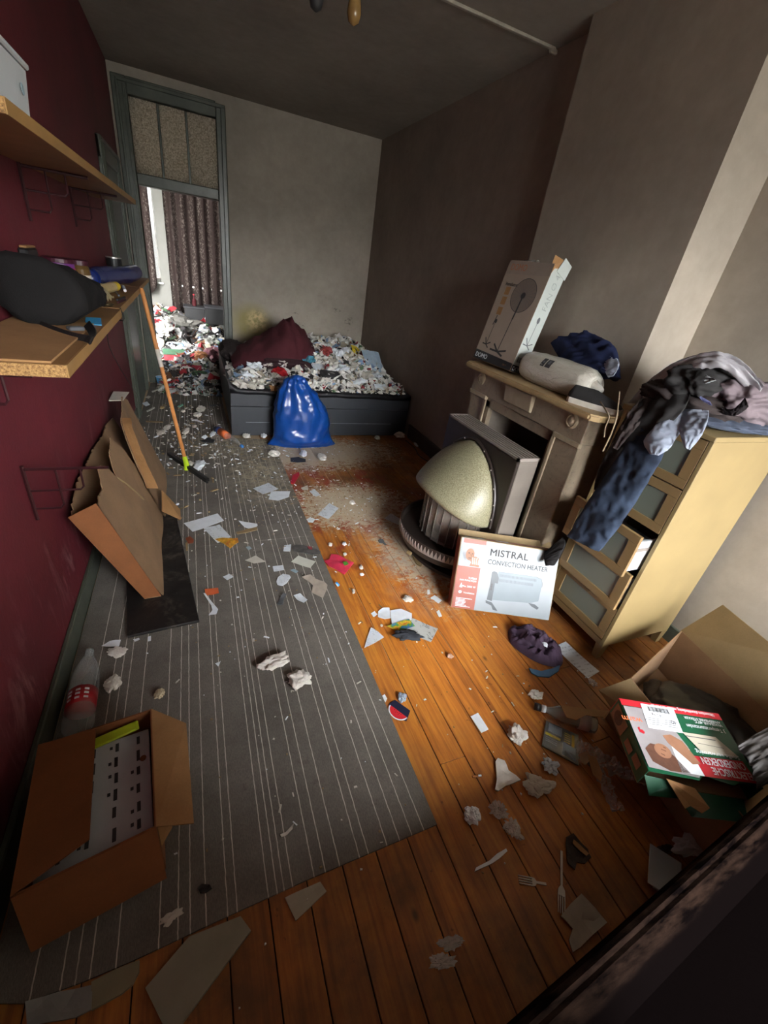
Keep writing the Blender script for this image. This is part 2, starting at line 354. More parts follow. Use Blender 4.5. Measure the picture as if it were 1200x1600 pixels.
# door frame of the back opening with transom light
def frame_bar(bm, a, b, lip=0.012):
    box2(bm, a, b, 0.004)
bm = BM()
yA, yB_ = YB - 0.035, YB + TH + 0.02
box2(bm, (0.025, yA, 0), (0.15, yB_, 2.86), 0.006); box2(bm, (0.06, yA - 0.018, 0), (0.085, yA, 2.83), 0.004); box2(bm, (0.115, yA - 0.012, 0), (0.135, yA, 2.8), 0.004)
box2(bm, (0.94, yA, 0), (1.035, yB_, 2.83), 0.006); box2(bm, (0.985, yA - 0.018, 0), (1.03, yA, 2.83), 0.006)
box2(bm, (0.15, yA, 2.73), (0.94, yB_, 2.86), 0.006); box2(bm, (0.06, yA - 0.018, 2.81), (1.03, yA, 2.84), 0.004)
box2(bm, (0.15, yA + 0.02, 2.035), (0.94, yB_, 2.135), 0.008)
d1 = struct('door_1', bm, M_TRIM)
for xb in (0.402, 0.658):
    obj('glazing_bar', box2(BM(), (xb - 0.011, YB + 0.02, 2.135), (xb + 0.011, YB + 0.06, 2.73), 0.003), M_TRIM, d1)
t = NT('ribbed_obscure_glass'); v = t.pos()
t.bump(t.noise(v, 70, 4, 0.6, 0.6), 1.0, 0.02); tex = t.ramp(t.noise(v, 85, 3, 0.7, 0.5), [(0.35, rgb('#b0a690')), (0.62, rgb('#fffaf0'))]); t.out(tex, 0.30)  # sparkle of the glass put into the colour as pale mottling
tr = t.n('ShaderNodeBsdfTranslucent'); t.l(tex, tr.inputs[0]); mx = t.n('ShaderNodeMixShader'); mx.inputs[0].default_value = 0.72
t.l(t.b.outputs[0], mx.inputs[1]); t.l(tr.outputs[0], mx.inputs[2]); t.l(mx.outputs[0], t.t.nodes['Material Output'].inputs[0]); M_OBSC = t.m
for a, b in ((0.15, 0.391), (0.413, 0.647), (0.669, 0.94)):
    obj('pane', box2(BM(), (a, YB + 0.036, 2.135), (b, YB + 0.042, 2.73)), M_OBSC, d1)
# blocked door in the left wall: moulded frame and flush leaf
bm = BM()
for a, b in ((4.68, 4.86), (5.70, 5.86)):
    box2(bm, (0, a, 0), (0.022, b, 2.20), 0.004)
    n = 4
    for q in range(n):
        w = (b - a) / n; box2(bm, (0.02, a + q * w + 0.008, 0), (0.034, a + (q + 0.62) * w, 2.20), 0.004)
box2(bm, (0, 4.68, 2.06), (0.026, 5.86, 2.20), 0.004); box2(bm, (0.02, 4.70, 2.17), (0.04, 5.84, 2.20), 0.006)
d2 = struct('door_2', bm, M_TRIM)
obj('door_leaf', box2(BM(), (0, 4.86, 0), (0.012, 5.70, 2.06)), M_TRIM, d2)
# cable duct across the ceiling
M_DUCT = mat('dirty_white_duct', '#a09a8c', 0.6, 0.25, 14, space='world')
bm = BM(); box2(bm, (0.9, 3.085, ZC - 0.014), (XR - 0.02, 3.11, ZC), 0.003); box2(bm, (XR - 0.055, 3.085, ZC - 0.03), (XR, 3.11, ZC - 0.005), 0.006); struct('trim_1', bm, M_DUCT)
# ------------------------------------------------------------------ the room behind
M_PALE = mat('pale_wall', '#7b7a73', 0.8, 0.08, 5, space='world')
bm = BM(); box2(bm, (-0.9, 6.2, -0.10), (3.0, 8.8, -0.002)); struct('floor_rear', bm, mat('rear_floor', '#5a5148', 0.8, 0.3, 4, space='world'))
struct('ceiling_rear', box2(BM(), (-0.9, 6.22, ZC), (3.0, 8.8, ZC + 0.1)), M_CEIL)
struct('wall_rear_left', box2(BM(), (-1.0, 6.22, 0), (-0.9, 8.7, ZC)), M_PALE); struct('wall_rear_right', box2(BM(), (2.9, 6.22, 0), (3.0, 8.7, ZC)), M_PALE)
bm = BM(); Y = 8.5
box2(bm, (-0.9, Y, 0), (2.9, Y + 0.12, 0.97)); box2(bm, (-0.9, Y, 2.45), (2.9, Y + 0.12, ZC)); box2(bm, (-0.9, Y, 0.97), (-0.55, Y + 0.12, 2.45)); box2(bm, (0.155, Y, 0.97), (0.36, Y + 0.12, 2.45)); box2(bm, (1.45, Y, 0.97), (2.9, Y + 0.12, 2.45))
struct('wall_rear', bm, M_PALE)
bm = BM()
for (a, b) in ((-0.55, 0.155), (0.36, 1.45)):
    box2(bm, (a, Y + 0.05, 0.97), (a + 0.05, Y + 0.09, 2.45)); box2(bm, (b - 0.02, Y + 0.05, 0.97), (b, Y + 0.09, 2.45)); box2(bm, (a, Y + 0.05, 0.97), (b, Y + 0.09, 1.02)); box2(bm, (a, Y + 0.05, 2.40), (b, Y + 0.09, 2.45)); box2(bm, (a - 0.03, Y - 0.05, 0.945), (b + 0.03, Y + 0.02, 0.97))
struct('window_2', bm, mat('white_window_paint', '#d8d8d0', 0.4, 0.05, space='world'))
t = NT('dimming_window_glass'); t.out(rgb('#1c1d1c'), 0.3, Alpha=0.72); M_DIMPANE = t.m  # dark see-through panes added to dim the rear window light
for a, c in ((-0.5, 0.135), (0.41, 1.43)): obj('pane', box2(BM(), (a, Y + 0.066, 1.02), (c, Y + 0.070, 2.40)), M_DIMPANE, [o for o in COL.objects if o.name == 'window_2'][0])
# ------------------------------------------------------------------ carpets
def carpet(name, label, pts):
    bm = prism(BM(), [(x, y, 0.0008) for x, y in pts], (0, 0, 0.0062))
    o = obj(name, bm, M_CARPET, origin=(pts[0][0], pts[0][1], 0)); tag(o, label, 'carpet'); return o
CZ = 0.0071
carpet('carpet', 'grey carpet piece with thin white stripes, under the open carton by the red wall',
       [(1.226, 0.531), (1.226, 2.326), (0.022, 2.326), (0.022, 0.585), (0.045, 0.53), (0.105, 0.508), (0.22, 0.503), (0.33, 0.504), (0.55, 0.515), (0.78, 0.524)])
carpet('carpet', 'dusty grey striped carpet piece under the squeegee, running on to the back doorway',
       [(1.226, 2.330), (1.226, 3.93), (1.18, 4.10), (0.84, 4.13), (0.84, 6.03), (0.04, 6.03), (0.022, 4.6), (0.022, 2.330)])
# ------------------------------------------------------------------ more materials
def m_card(name, c, c2):
    t = NT(name); v = t.pos(space='object'); n = t.noise(v, 5, 6, 0.6)
    col = t.ramp(n, [(0.3, rgb(c)), (0.7, rgb(c2))]); col = t.mix(0.15, col, t.ramp(t.noise(t.pos((1, 1, 1), 'object'), 180, 3, 0.7), [(0.3, 0.3), (0.7, 0.7)]), 'OVERLAY')
    t.bump(t.noise(t.pos((8, 8, 60), 'object'), 6, 3), 0.1, 0.002); return t.out(col, 0.8)
M_CARD = m_card('brown_cardboard', '#8a653d', '#a37b4f'); M_CARDD = m_card('dull_cardboard', '#7a6046', '#907254'); M_CARDO = m_card('orange_cardboard', '#70421f', '#83502a'); M_CARDL = m_card('pale_cardboard', '#7f6c4b', '#917c58')
M_WHITE = mat('white_paper', '#dde4e9', 0.7, 0.06, 20, 0.1); M_OFFW = mat('offwhite_paper', '#c2beb2', 0.75, 0.10, 20, 0.15); M_TISSUE = mat('tissue_paper', '#d4d0c7', 0.9, 0.12, 30, 0.25)
M_BLACK = mat('black_plastic', '#191919', 0.45, 0.25, 12, 0.1); M_DARK = mat('dark_grey_print', '#2c2c2e', 0.6, 0.1, 20); M_GREYP = mat('mid_grey_print', '#56595c', 0.6, 0.1, 20)
M_REDP = mat('red_print', '#b5202b', 0.5, 0.12, 20); M_GREENP = mat('green_print', '#12603f', 0.5, 0.12, 16); M_ORANGEP = mat('orange_print', '#d4693c', 0.55, 0.08, 16); M_YELP = mat('yellow_print', '#d8bd2a', 0.5, 0.1, 16)
M_SKIN = mat('skin_tone_print', '#90674f', 0.6, 0.12, 25); M_HAIR = mat('brown_hair_print', '#5a3a2c', 0.6, 0.25, 40); M_BLUEP = mat('blue_print', '#3f7fc0', 0.5, 0.1, 20); M_LBLUE = mat('pale_blue_print', '#8a9ea8', 0.5, 0.06, 14)
M_OAK = mat('oak_veneer_shelf', '#84603a', 0.55, 0.16, 7, 0.05)
t = NT('chipboard_core'); v = t.pos(space='object'); col = t.ramp(t.noise(v, 160, 4, 0.7), [(0.35, rgb('#5d4123')), (0.6, rgb('#b08a55'))]); M_CHIP = t.out(col, 0.9)
M_REDMETAL = mat('red_painted_wire', '#2c0b10', 0.45, 0.2, 30); M_FILM = glassy('clear_plastic_film', '#cfcac4', 0.10, 0.42); M_PET = glassy('clear_bottle_plastic', '#b9c0bd', 0.08, 0.30)
def m_print(name, c, ink, sc=70, amt=0.75, thr=0.55):     # paper with rows of small print
    t = NT(name); tc = t.n('ShaderNodeTexCoord').outputs['Generated']
    wv = t.n('ShaderNodeTexWave', wave_type='BANDS', bands_direction='Y'); wv.inputs['Scale'].default_value = sc / 20; t.l(tc, wv.inputs['Vector'])
    rows = t.ramp(wv.outputs['Fac'], [(thr, 0.0), (thr + 0.1, 1.0)])
    mp = t.n('ShaderNodeMapping'); mp.inputs['Scale'].default_value = (30, 6, 1); t.l(tc, mp.inputs[0]); nz = t.ramp(t.noise(mp.outputs[0], 1.0, 3), [(0.46, 0.0), (0.52, 1.0)])
    mp2 = t.n('ShaderNodeMapping'); t.l(tc, mp2.inputs[0]); blk = t.ramp(t.noise(mp2.outputs[0], 3.0, 2), [(0.45, 0.0), (0.5, 1.0)])
    f = t.math('MULTIPLY', t.math('MULTIPLY', rows, nz), t.math('MULTIPLY', blk, amt)); return t.out(t.mix(f, rgb(c), rgb(ink)), 0.65)
M_LETTER = m_print('printed_letter', '#d0d7dd', '#4a4f58', 70, 0.4); M_LEAFLET = m_print('printed_sheet', '#b6b8b4', '#3b3a38', 120, 0.85, 0.4)
def m_cloth(name, c, var=0.25, weave=260, rough=0.9, bump=0.35, c2=None):
    t = NT(name); v = t.pos(space='object'); a = rgb(c); b = rgb(c2) if c2 else tuple(min(1, q * (1 + var)) for q in a[:3]) + (1,); d = tuple(q * (1 - var) for q in a[:3]) + (1,)
    col = t.ramp(t.noise(v, 7, 6, 0.6), [(0.3, d), (0.7, b)]); t.bump(t.noise(v, weave, 3, 0.7), bump, 0.002)
    return t.out(col, rough, Sheen_Weight=0.0, Specular_IOR_Level=0.2)
M_DENIM = m_cloth('blue_denim', '#1f2533', 0.35, 320, 0.95, 0.5, '#3f4c60'); M_NAVY = m_cloth('navy_fabric', '#1d2542', 0.3); M_BURG = m_cloth('burgundy_cotton', '#4a2228', 0.2, 200)
M_PURPLE = m_cloth('purple_cotton', '#453747', 0.25); M_LTGREY = m_cloth('pale_grey_jersey', '#a5a3a6', 0.14); M_SHIRT = m_cloth('grey_blue_shirting', '#8d95a3', 0.1); M_CHARC = m_cloth('charcoal_fabric', '#2c2b2b', 0.25); M_MAUVE = m_cloth('mauve_grey_jersey', '#6f6468', 0.15); M_DKBR = m_cloth('dark_brown_fabric', '#3a3332', 0.25)
# ------------------------------------------------------------------ generic soft things
def crumple_bm(r, amp, freq, seed, sub=4, flat=1.0):
    bm = BM(); bmesh.ops.create_icosphere(bm, subdivisions=sub, radius=1.0)
    off = Vector((seed * 3.71, seed * 1.93, seed * 7.17))
    for v in bm.verts:                                        # crumpled paper: flat facets meeting in sharp creases, ragged outline
        p = v.co.copy(); q = p * freq * 0.85 + off; d1 = MN.voronoi(q)[0]; d2 = MN.voronoi(q * 2.1 + Vector((3, 1, 4)))[0]
        k = 1 + amp * 1.5 * ((d1[1] - d1[0]) - 0.35) + amp * 0.7 * ((d2[1] - d2[0]) - 0.35) + amp * 1.1 * MN.noise(p * 1.3 + off)
        a = math.atan2(p.y, p.x); k2 = 1 + amp * 0.9 * MN.noise(Vector((math.cos(a) * 2.2, math.sin(a) * 2.2, seed * 1.7)))
        v.co = Vector((p.x * r[0] * k * k2, p.y * r[1] * k * k2, p.z * r[2] * k * flat))
    zs = min(v.co.z for v in bm.verts)
    for v in bm.verts:
        if v.co.z < 0: v.co.z *= 0.75
    return bm
def rest(bm, z=0.0):                                          # lowest vertex on z
    m = min(v.co.z for v in bm.verts); bmesh.ops.translate(bm, verts=bm.verts, vec=(0, 0, z - m)); return bm
def crumple(name, label, cat, u, v, wpx, hpx, m, seed, z0=None, amp=0.28, freq=1.9, hz=0.45, group=None, smooth=False, sub=4, rz=0.0):
    c = F(u, v); z0 = (CZ if c.x < 1.226 and 0.53 < c.y < 6 else 0.001) if z0 is None else z0; c = F(u, v, z0)
    a = (F(u - wpx / 2, v, z0) - F(u + wpx / 2, v, z0)).length / 2; b = (F(u, v - hpx / 2, z0) - F(u, v + hpx / 2, z0)).length / 2
    a *= 0.92; b *= 0.85; h = hz * min(a, b)
    bm = crumple_bm((a, b, h), amp, freq, seed, sub); bmesh.ops.rotate(bm, verts=bm.verts, cent=(0, 0, 0), matrix=Matrix.Rotation(rz + math.atan2(R0[0][1], R0[0][0]) * 0.6, 3, 'Z'))
    rest(bm, 0); o = obj(name, bm, m, origin=(0, 0, 0), smooth=smooth); o.location = (c.x, c.y, z0 + 0.0005); return tag(o, label, cat, group)
SHN = [0]
def sheet(name, label, cat, px, m, z0=None, th=0.0012, curl=0.004, group=None, lift=0.0):
    """flat torn or cut piece lying on the floor: outline (read off the photograph, on the floor plane), given thickness and a gentle curl"""
    SHN[0] += 1; q = [F(u, v) for u, v in px]; c = sum(q, Vector()) / len(q)
    if z0 is None: z0 = (CZ if c.x < 1.226 and 0.53 < c.y < 6 else 0.001) + lift
    q = [F(u, v, z0) for u, v in px]; c = sum(q, Vector()) / len(q)
    bm = BM(); vs = [bm.verts.new((p.x - c.x, p.y - c.y, 0)) for p in q]; f = bm.faces.new(vs)
    bmesh.ops.triangulate(bm, faces=[f]); bmesh.ops.subdivide_edges(bm, edges=bm.edges, cuts=3, use_grid_fill=True)
    R = max(v.co.length for v in bm.verts); an = SHN[0] * 2.4
    for v in bm.verts:
        s = (v.co.x * math.cos(an) + v.co.y * math.sin(an)) / R
        v.co.z = curl * (s * s) + curl * 0.5 * MN.noise(v.co * (2.0 / R) + Vector((SHN[0], 0, 0)))
    r = bmesh.ops.extrude_face_region(bm, geom=list(bm.faces)); bmesh.ops.translate(bm, verts=[e for e in r['geom'] if isinstance(e, bmesh.types.BMVert)], vec=(0, 0, th))
    bmesh.ops.recalc_face_normals(bm, faces=bm.faces); rest(bm, 0)
    o = obj(name, bm, m, origin=(0, 0, 0)); o.location = (c.x, c.y, z0 + 0.0003); return tag(o, label, cat, group)
def drape(L, R, nrm, th, fold=0.01, nf=4, seed=0, closed=True, nu=28, rag=0.0, sub=4):
    """hanging cloth between two side curves (world points), folded along its length; flattened tube when closed"""
    def res(P, n):
        P = [Vector(p) for p in P]; d = [0]
        for a, b in zip(P, P[1:]): d.append(d[-1] + (b - a).length)
        out = []
        for i in range(n):
            s = d[-1] * i / (n - 1); k = 0
            while k < len(P) - 2 and d[k + 1] < s: k += 1
            f = (s - d[k]) / max(1e-9, d[k + 1] - d[k]); a = P[max(k - 1, 0)]; b = P[k]; c = P[k + 1]; e = P[min(k + 2, len(P) - 1)]
            out.append(0.5 * ((2 * b) + (c - a) * f + (2 * a - 5 * b + 4 * c - e) * f * f + (3 * b - a - 3 * c + e) * f ** 3))
        return out
    n = 10 * sub; A = res(L, n); B = res(R, n); N = Vector(nrm).normalized(); bm = BM(); rows = []
    for i in range(n):
        row = []; m = nu if closed else nu
        for k in range(m):
            if closed:
                an = 2 * math.pi * k / m; s = 0.5 - 0.5 * math.cos(an); off = th * math.sin(an)
                off = math.copysign(abs(off) ** 1.0, off)
            else: s = k / (m - 1); off = 0.0
            p = A[i].lerp(B[i], s)
            w = fold * (math.sin(s * nf * math.pi * 2 + seed + 1.5 * MN.noise(Vector((i * 0.12, seed, 0)))) * 0.40 + 0.75 * ridge(Vector((s * 1.2, i / n * 2.2, seed * 2.3)), 2.2, 3) + 0.40 * ridge(Vector((s * 1.3, i / n * 2.6, seed * 1.3 + 4)), 5.5, 3))
            row.append(bm.verts.new(p + N * (off + w)))
        rows.append(row)
    for i in range(n - 1):
        for k in range(len(rows[0]) if closed else len(rows[0]) - 1):
            j = (k + 1) % len(rows[0]); bm.faces.new((rows[i][k], rows[i][j], rows[i + 1][j], rows[i + 1][k]))
    if closed: bm.faces.new(list(reversed(rows[0]))); bm.faces.new(rows[-1])
    else:
        bmesh.ops.recalc_face_normals(bm, faces=bm.faces); r = bmesh.ops.extrude_face_region(bm, geom=list(bm.faces))
        bmesh.ops.translate(bm, verts=[e for e in r['geom'] if isinstance(e, bmesh.types.BMVert)], vec=N * th)
    bmesh.ops.recalc_face_normals(bm, faces=bm.faces); return bm
def blob(name, label, cat, c, r, m, seed, rot=(0, 0, 0), amp=0.22, freq=1.6, sub=5, group=None, parent=None, expo=1.0):
    from mathutils import Euler
    bm = BM(); bmesh.ops.create_icosphere(bm, subdivisions=sub, radius=1.0); off = Vector((seed * 3.71, seed * 1.93, seed * 7.17))
    for v in bm.verts:
        p = v.co.copy(); k = 1 + amp * ridge(p + off, freq, 4) + amp * MN.noise(p * 1.2 + off); v.co = Vector((p.x * r[0], p.y * r[1], p.z * r[2])) * k
    bm.transform(Euler(rot).to_matrix().to_4x4())
    o = obj(name, bm, m, parent, smooth=True, origin=(0, 0, 0) if parent is None else None)
    if parent is None: o.location = c
    return tag(o, label, cat, group)
# ------------------------------------------------------------------ shelves on the red wall
def wire_bracket(label, y, z, arm, drop):
    t = thing('wire_bracket', label, 'bracket', (0, y, z), group=None)
    k = 0.006
    obj('upright', tube(BM(), [(0.008, 0, 0.012), (0.008, 0, -drop)], 0.0065, 6), M_REDMETAL, t)
    obj('arm', tube(BM(), [(0.008, 0, 0), (arm, 0, 0)], 0.0055, 6), M_REDMETAL, t)
    s = arm / 3.0; d = drop * 0.42
    obj('wire_step', tube(BM(), [(0.008, 0, -drop * 0.42), (arm * 0.62, 0, -drop * 0.42), (arm * 0.66, 0, -drop * 0.36), (arm * 0.66, 0, 0)], 0.004, 6), M_REDMETAL, t)
    obj('wire_step', tube(BM(), [(0.008, 0, -drop * 0.78), (arm * 0.34, 0, -drop * 0.78), (arm * 0.38, 0, -drop * 0.70), (arm * 0.38, 0, 0)], 0.004, 6), M_REDMETAL, t)
    return t
wire_bracket('bare dark red wire bracket low on the red wall, with no shelf on it', 1.66, 0.848, 0.26, 0.20)
wire_bracket('dark red wire bracket under the upper shelf, the nearer of the two in view', 2.445, 1.762, 0.23, 0.18)
wire_bracket('dark red wire bracket under the upper shelf, the one nearer the painted door', 3.35, 1.762, 0.23, 0.18)
wire_bracket('dark red wire bracket whose loop shows under the near end of the lower shelf', 1.36, 1.245, 0.19, 0.18)
wire_bracket('dark red wire bracket under the far half of the lower shelf', 2.9, 1.245, 0.22, 0.18)
t = thing('wall_shelf', 'long upper oak veneer shelf high on the red wall, with a white box on it', 'shelf', (0, 1.35, 1.77))
obj('board', box2(BM(), (0.002, 0.004, 0), (0.262, 2.75, 0.028), 0.0015), M_OAK, t); obj('edge_strip', box2(BM(), (0.262, 0.004, 0.0), (0.2645, 2.75, 0.028)), mat('shelf_edging', '#93703f', 0.5, 0.12, 8), t); obj('chipboard_end', box2(BM(), (0.002, 0.001, 0.001), (0.262, 0.004, 0.027)), M_CHIP, t)
t = thing('wall_shelf', 'lower oak shelf with crumbling chipboard end, carrying the dark bag', 'shelf', (0, 1.315, 1.255))
obj('board', box2(BM(), (0.002, 0.004, 0), (0.276, 1.12, 0.032), 0.0015), M_OAK, t); obj('edge_strip', box2(BM(), (0.276, 0.002, 0), (0.279, 1.12, 0.032)), MATS['shelf_edging'], t); obj('chipboard_end', box2(BM(), (0.002, 0.0, 0.001), (0.276, 0.004, 0.031)), M_CHIP, t)
t = thing('wall_shelf', 'lower oak shelf continuing behind the dark bag, carrying the blue roll', 'shelf', (0, 2.45, 1.258))
obj('board', box2(BM(), (0.002, 0.0, 0), (0.268, 1.12, 0.030), 0.0015), M_OAK, t); obj('edge_strip', box2(BM(), (0.268, 0.0, 0), (0.271, 1.12, 0.030)), MATS['shelf_edging'], t)
t = thing('wall_shelf', 'short end piece of the lower shelf butting against the painted door frame', 'shelf', (0, 3.59, 1.262))
obj('board', box2(BM(), (0.002, 0, 0), (0.262, 0.85, 0.026), 0.0015), M_OAK, t); obj('edge_strip', box2(BM(), (0.262, 0, 0), (0.265, 0.85, 0.026)), MATS['shelf_edging'], t)
SZ = 1.2885
o = obj('hardboard_sheet', box2(BM(), (0, 0, 0), (0.235, 0.62, 0.006), 0.001), M_CARD, origin=(0, 0, 0)); o.location = (0.012, 1.318, SZ); tag(o, 'loose tan hardboard sheet on the near end of the lower shelf under the bag', 'sheet')
# white plastic box on the upper shelf
t = thing('storage_box', 'white plastic box standing on the near end of the upper shelf', 'box', (0.03, 1.40, 1.7985))
b = BM(); hexa(b, [(0.01, 0.01, 0), (0.19, 0.01, 0), (0.19, 0.34, 0), (0.01, 0.34, 0)], [(0, 0, 0.125), (0.20, 0, 0.125), (0.20, 0.36, 0.125), (0, 0.36, 0.125)])
bmesh.ops.bevel(b, geom=list(b.edges), offset=0.006, segments=2, affect='EDGES'); M_WBOX = mat('white_box_plastic', '#b8bcbd', 0.4, 0.05, 8); obj('body', b, M_WBOX, t); obj('lid', box2(BM(), (-0.006, -0.006, 0.122), (0.206, 0.366, 0.137), 0.004), M_WBOX, t)
b = BM(); lathe(b, [(0.012, 0), (0.012, 0.001)], 16, Matrix.Translation((0.2, 0.28, 0.07)) @ Matrix.Rotation(math.pi / 2, 4, 'Y')); obj('emblem', b, M_LBLUE, t)
# dark bag
t = thing('shoulder_bag', 'slumped charcoal fabric bag on the lower shelf with its strap hanging over the edge', 'bag', (0.122, 2.11, SZ + 0.001))
b = BM(); n = 44; m_ = 26; rows = []
for i in range(n):
    s = i / (n - 1); y = -0.28 + 0.56 * s + 0.06 * math.sin(s * 2); e = min(1, min(s / 0.035, (1 - s) / 0.25)) ** 0.5
    w = 0.118 * (0.45 + 0.55 * e) * (1.0 - 0.32 * s); h = (0.175 - 0.098 * s) * (0.35 + 0.65 * e); cx = 0.0 + 0.03 * s; row = []
    for k in range(m_):
        a = 2 * math.pi * k / m_; ca, sa = math.cos(a), math.sin(a); p = Vector((w * math.copysign(abs(ca) ** 0.7, ca), y, h / 2 + h / 2 * math.copysign(abs(sa) ** 0.8, sa)))
        q = 0.014 * ridge(p + Vector((4, 2, 1)), 7, 4) if sa > -0.3 else 0
        row.append(b.verts.new((max(-0.119, p.x + q * ca + cx), p.y, max(0.0, p.z * (1.15 - 0.9 * (p.x + 0.05)) + q * sa))))
    rows.append(row)
for i in range(n - 1):
    for k in range(m_): b.faces.new((rows[i][k], rows[i][(k + 1) % m_], rows[i + 1][(k + 1) % m_], rows[i + 1][k]))
b.faces.new(list(reversed(rows[0]))); b.faces.new(rows[-1]); bmesh.ops.recalc_face_normals(b, faces=b.faces)
obj('body', b, m_cloth('dark_bag_canvas', '#161515', 0.25), t, smooth=True)
b = BM()
def ribbon(bm, pts, w, th=0.003, wd=(0, 0, 1)):
    W = Vector(wd); P = [Vector(p) for p in pts]; r0 = []
    for i, p in enumerate(P):
        tn = (P[min(i + 1, len(P) - 1)] - P[max(i - 1, 0)]).normalized(); ww = (W - tn * W.dot(tn)).normalized(); nn = tn.cross(ww)
        r0.append([bm.verts.new(p + ww * w / 2 * a + nn * th / 2 * c) for a, c in ((1, 1), (-1, 1), (-1, -1), (1, -1))])
    for a, c in zip(r0, r0[1:]):
        for k in range(4): bm.faces.new((a[k], a[(k + 1) % 4], c[(k + 1) % 4], c[k]))
    bm.faces.new(r0[0]); bm.faces.new(list(reversed(r0[-1]))); bmesh.ops.recalc_face_normals(bm, faces=bm.faces); return bm
def smoothpath(P, n=24):
    P = [Vector(p) for p in P]; out = []
    for i in range(n):
        s = (len(P) - 1) * i / (n - 1); k = min(int(s), len(P) - 2); f = s - k; a, q, c, e = P[max(k - 1, 0)], P[k], P[k + 1], P[min(k + 2, len(P) - 1)]
        out.append(0.5 * ((2 * q) + (c - a) * f + (2 * a - 5 * q + 4 * c - e) * f * f + (3 * q - a - 3 * c + e) * f ** 3))
    return out
SP = lambda u, v, z=SZ + 0.004: F(u, v, z)
obj('strap', ribbon(BM(), smoothpath([SP(50, 503), SP(85, 517), SP(113, 526), SP(133, 530), SP(143, 531, SZ + 0.006), SP(145, 520, SZ + 0.01), SP(136, 506, SZ + 0.02)], 40), 0.028, 0.004, (0.5, 0.3, 0.6)), M_BLACK, t, world=True)
obj('strap', ribbon(BM(), smoothpath([(0.06, 0.20, 0.075), (0.085, 0.27, 0.07), (0.095, 0.32, 0.035), (0.085, 0.35, 0.01)]), 0.03, 0.004, (0, 0.2, 1)), M_BLACK, t)
obj('strap_adjuster', box(BM(), SP(118, 513, SZ + 0.012), (0.045, 0.03, 0.012), Matrix.Rotation(0.6, 3, 'Z'), 0.003), M_GREYP, t, world=True)
b = BM()
for k in range(2): tube(b, [(0.105 + 0.016 * math.cos(q), 0.345 + k * 0.05 + 0.02 * math.sin(q), 0.006) for q in [2 * math.pi * j / 12 for j in range(13)]], 0.0022, 5)
obj('ring_clip', b, mat('dark_brass', '#4a3f2c', 0.35, 0.2, 20, Metallic=0.8), t)
# small things on the lower shelf
def lathe_thing(name, label, cat, loc, parts, rot=(0, 0, 0), group=None):
    t = thing(name, label, cat, loc, rot, group)
    for nm, prof, m in parts: obj(nm, lathe(BM(), prof, 24), m, t, smooth=False)
    return t
M_JARP = mat('purple_tub_plastic', '#5b2a63', 0.35, 0.3, 16); M_PINKL = mat('pink_tub_label', '#a62a55', 0.5, 0.3, 30); M_LIDD = mat('maroon_lid', '#3a1320', 0.45, 0.15, 20)
t = lathe_thing('plastic_tub', 'purple and pink printed tub on the lower shelf behind the dark bag', 'tub', (0.068, 2.47, SZ), [('body', [(0.052, 0), (0.055, 0.004), (0.055, 0.155), (0.052, 0.158)], M_JARP), ('label', [(0.0556, 0.03), (0.0556, 0.140)], M_PINKL), ('lid', [(0.057, 0.158), (0.057, 0.172), (0.05, 0.175)], M_LIDD)])
t = lathe_thing('glass_jar', 'brown glass jar with a blank white label and dark lid on the lower shelf', 'jar', (0.070, 2.86, SZ), [('body', [(0.040, 0), (0.045, 0.005), (0.045, 0.115), (0.037, 0.132)], mat('brown_jar_glass', '#5a4426', 0.15, 0.15, 10)), ('label', [(0.0456, 0.025), (0.0456, 0.09)], M_OFFW), ('lid', [(0.042, 0.132), (0.042, 0.152), (0.036, 0.155)], M_LIDD)])
t = lathe_thing('food_tin', 'small dark tin with white lettering by the painted door frame', 'tin', (0.055, 4.26, SZ), [('body', [(0.050, 0), (0.052, 0.003), (0.052, 0.12), (0.05, 0.123)], M_BLACK), ('band', [(0.0525, 0.012), (0.0525, 0.022)], M_CARD), ('rim', [(0.053, 0.12), (0.053, 0.128)], mat('tin_metal', '#b8b8b4', 0.3, 0.1, 12, Metallic=0.7))])
a = math.radians(-60)
obj('lettering', text_bm('NEXT', 0.03, ((0.055 + 0.0535 * math.cos(a) - 0.045 * -math.sin(a), 4.26 + 0.0535 * math.sin(a) - 0.045 * math.cos(a), SZ + 0.035), (-math.sin(a), math.cos(a), 0), (0, 0, 1))), M_WHITE, t, world=True)
b = BM(); pts = smoothpath([(0.07, 3.02, SZ + 0.055), (0.09, 3.15, SZ + 0.058), (0.13, 3.40, SZ + 0.055), (0.18, 3.75, SZ + 0.05), (0.205, 4.12, SZ + 0.05)], 40)
rr = [0.053 + 0.004 * MN.noise(Vector((i * 0.15, 1.3, 2.2))) - (0.006 if i < 3 or i > 36 else 0) for i in range(40)]; tube(b, pts, rr, 18)
for v in b.verts: v.co += Vector((1, 0.2, 0.7)) * 0.003 * ridge(v.co, 6, 2)
rest(b, SZ + 0.0005); M_BLUEBAG = mat('blue_bag_film', '#0e3f88', 0.28, 0.15, 9, 0.12, 25, Specular_IOR_Level=0.6)
t = thing('bag_roll', 'roll of dark blue plastic bags lying along the wall on the lower shelf', 'roll', (0.13, 3.3, SZ)); obj('roll', b, mat('dark_blue_film', '#16265e', 0.25, 0.2, 14, 0.15, 30), t, smooth=True, world=True)
M_TUBE = mat('beige_tube', '#b19d72', 0.5, 0.15, 20); t = thing('sealant_tube', 'beige tube with a yellow screw cap lying on the lower shelf', 'tube', (0.125, 2.80, SZ + 0.027), (0, 0, math.radians(-9)))
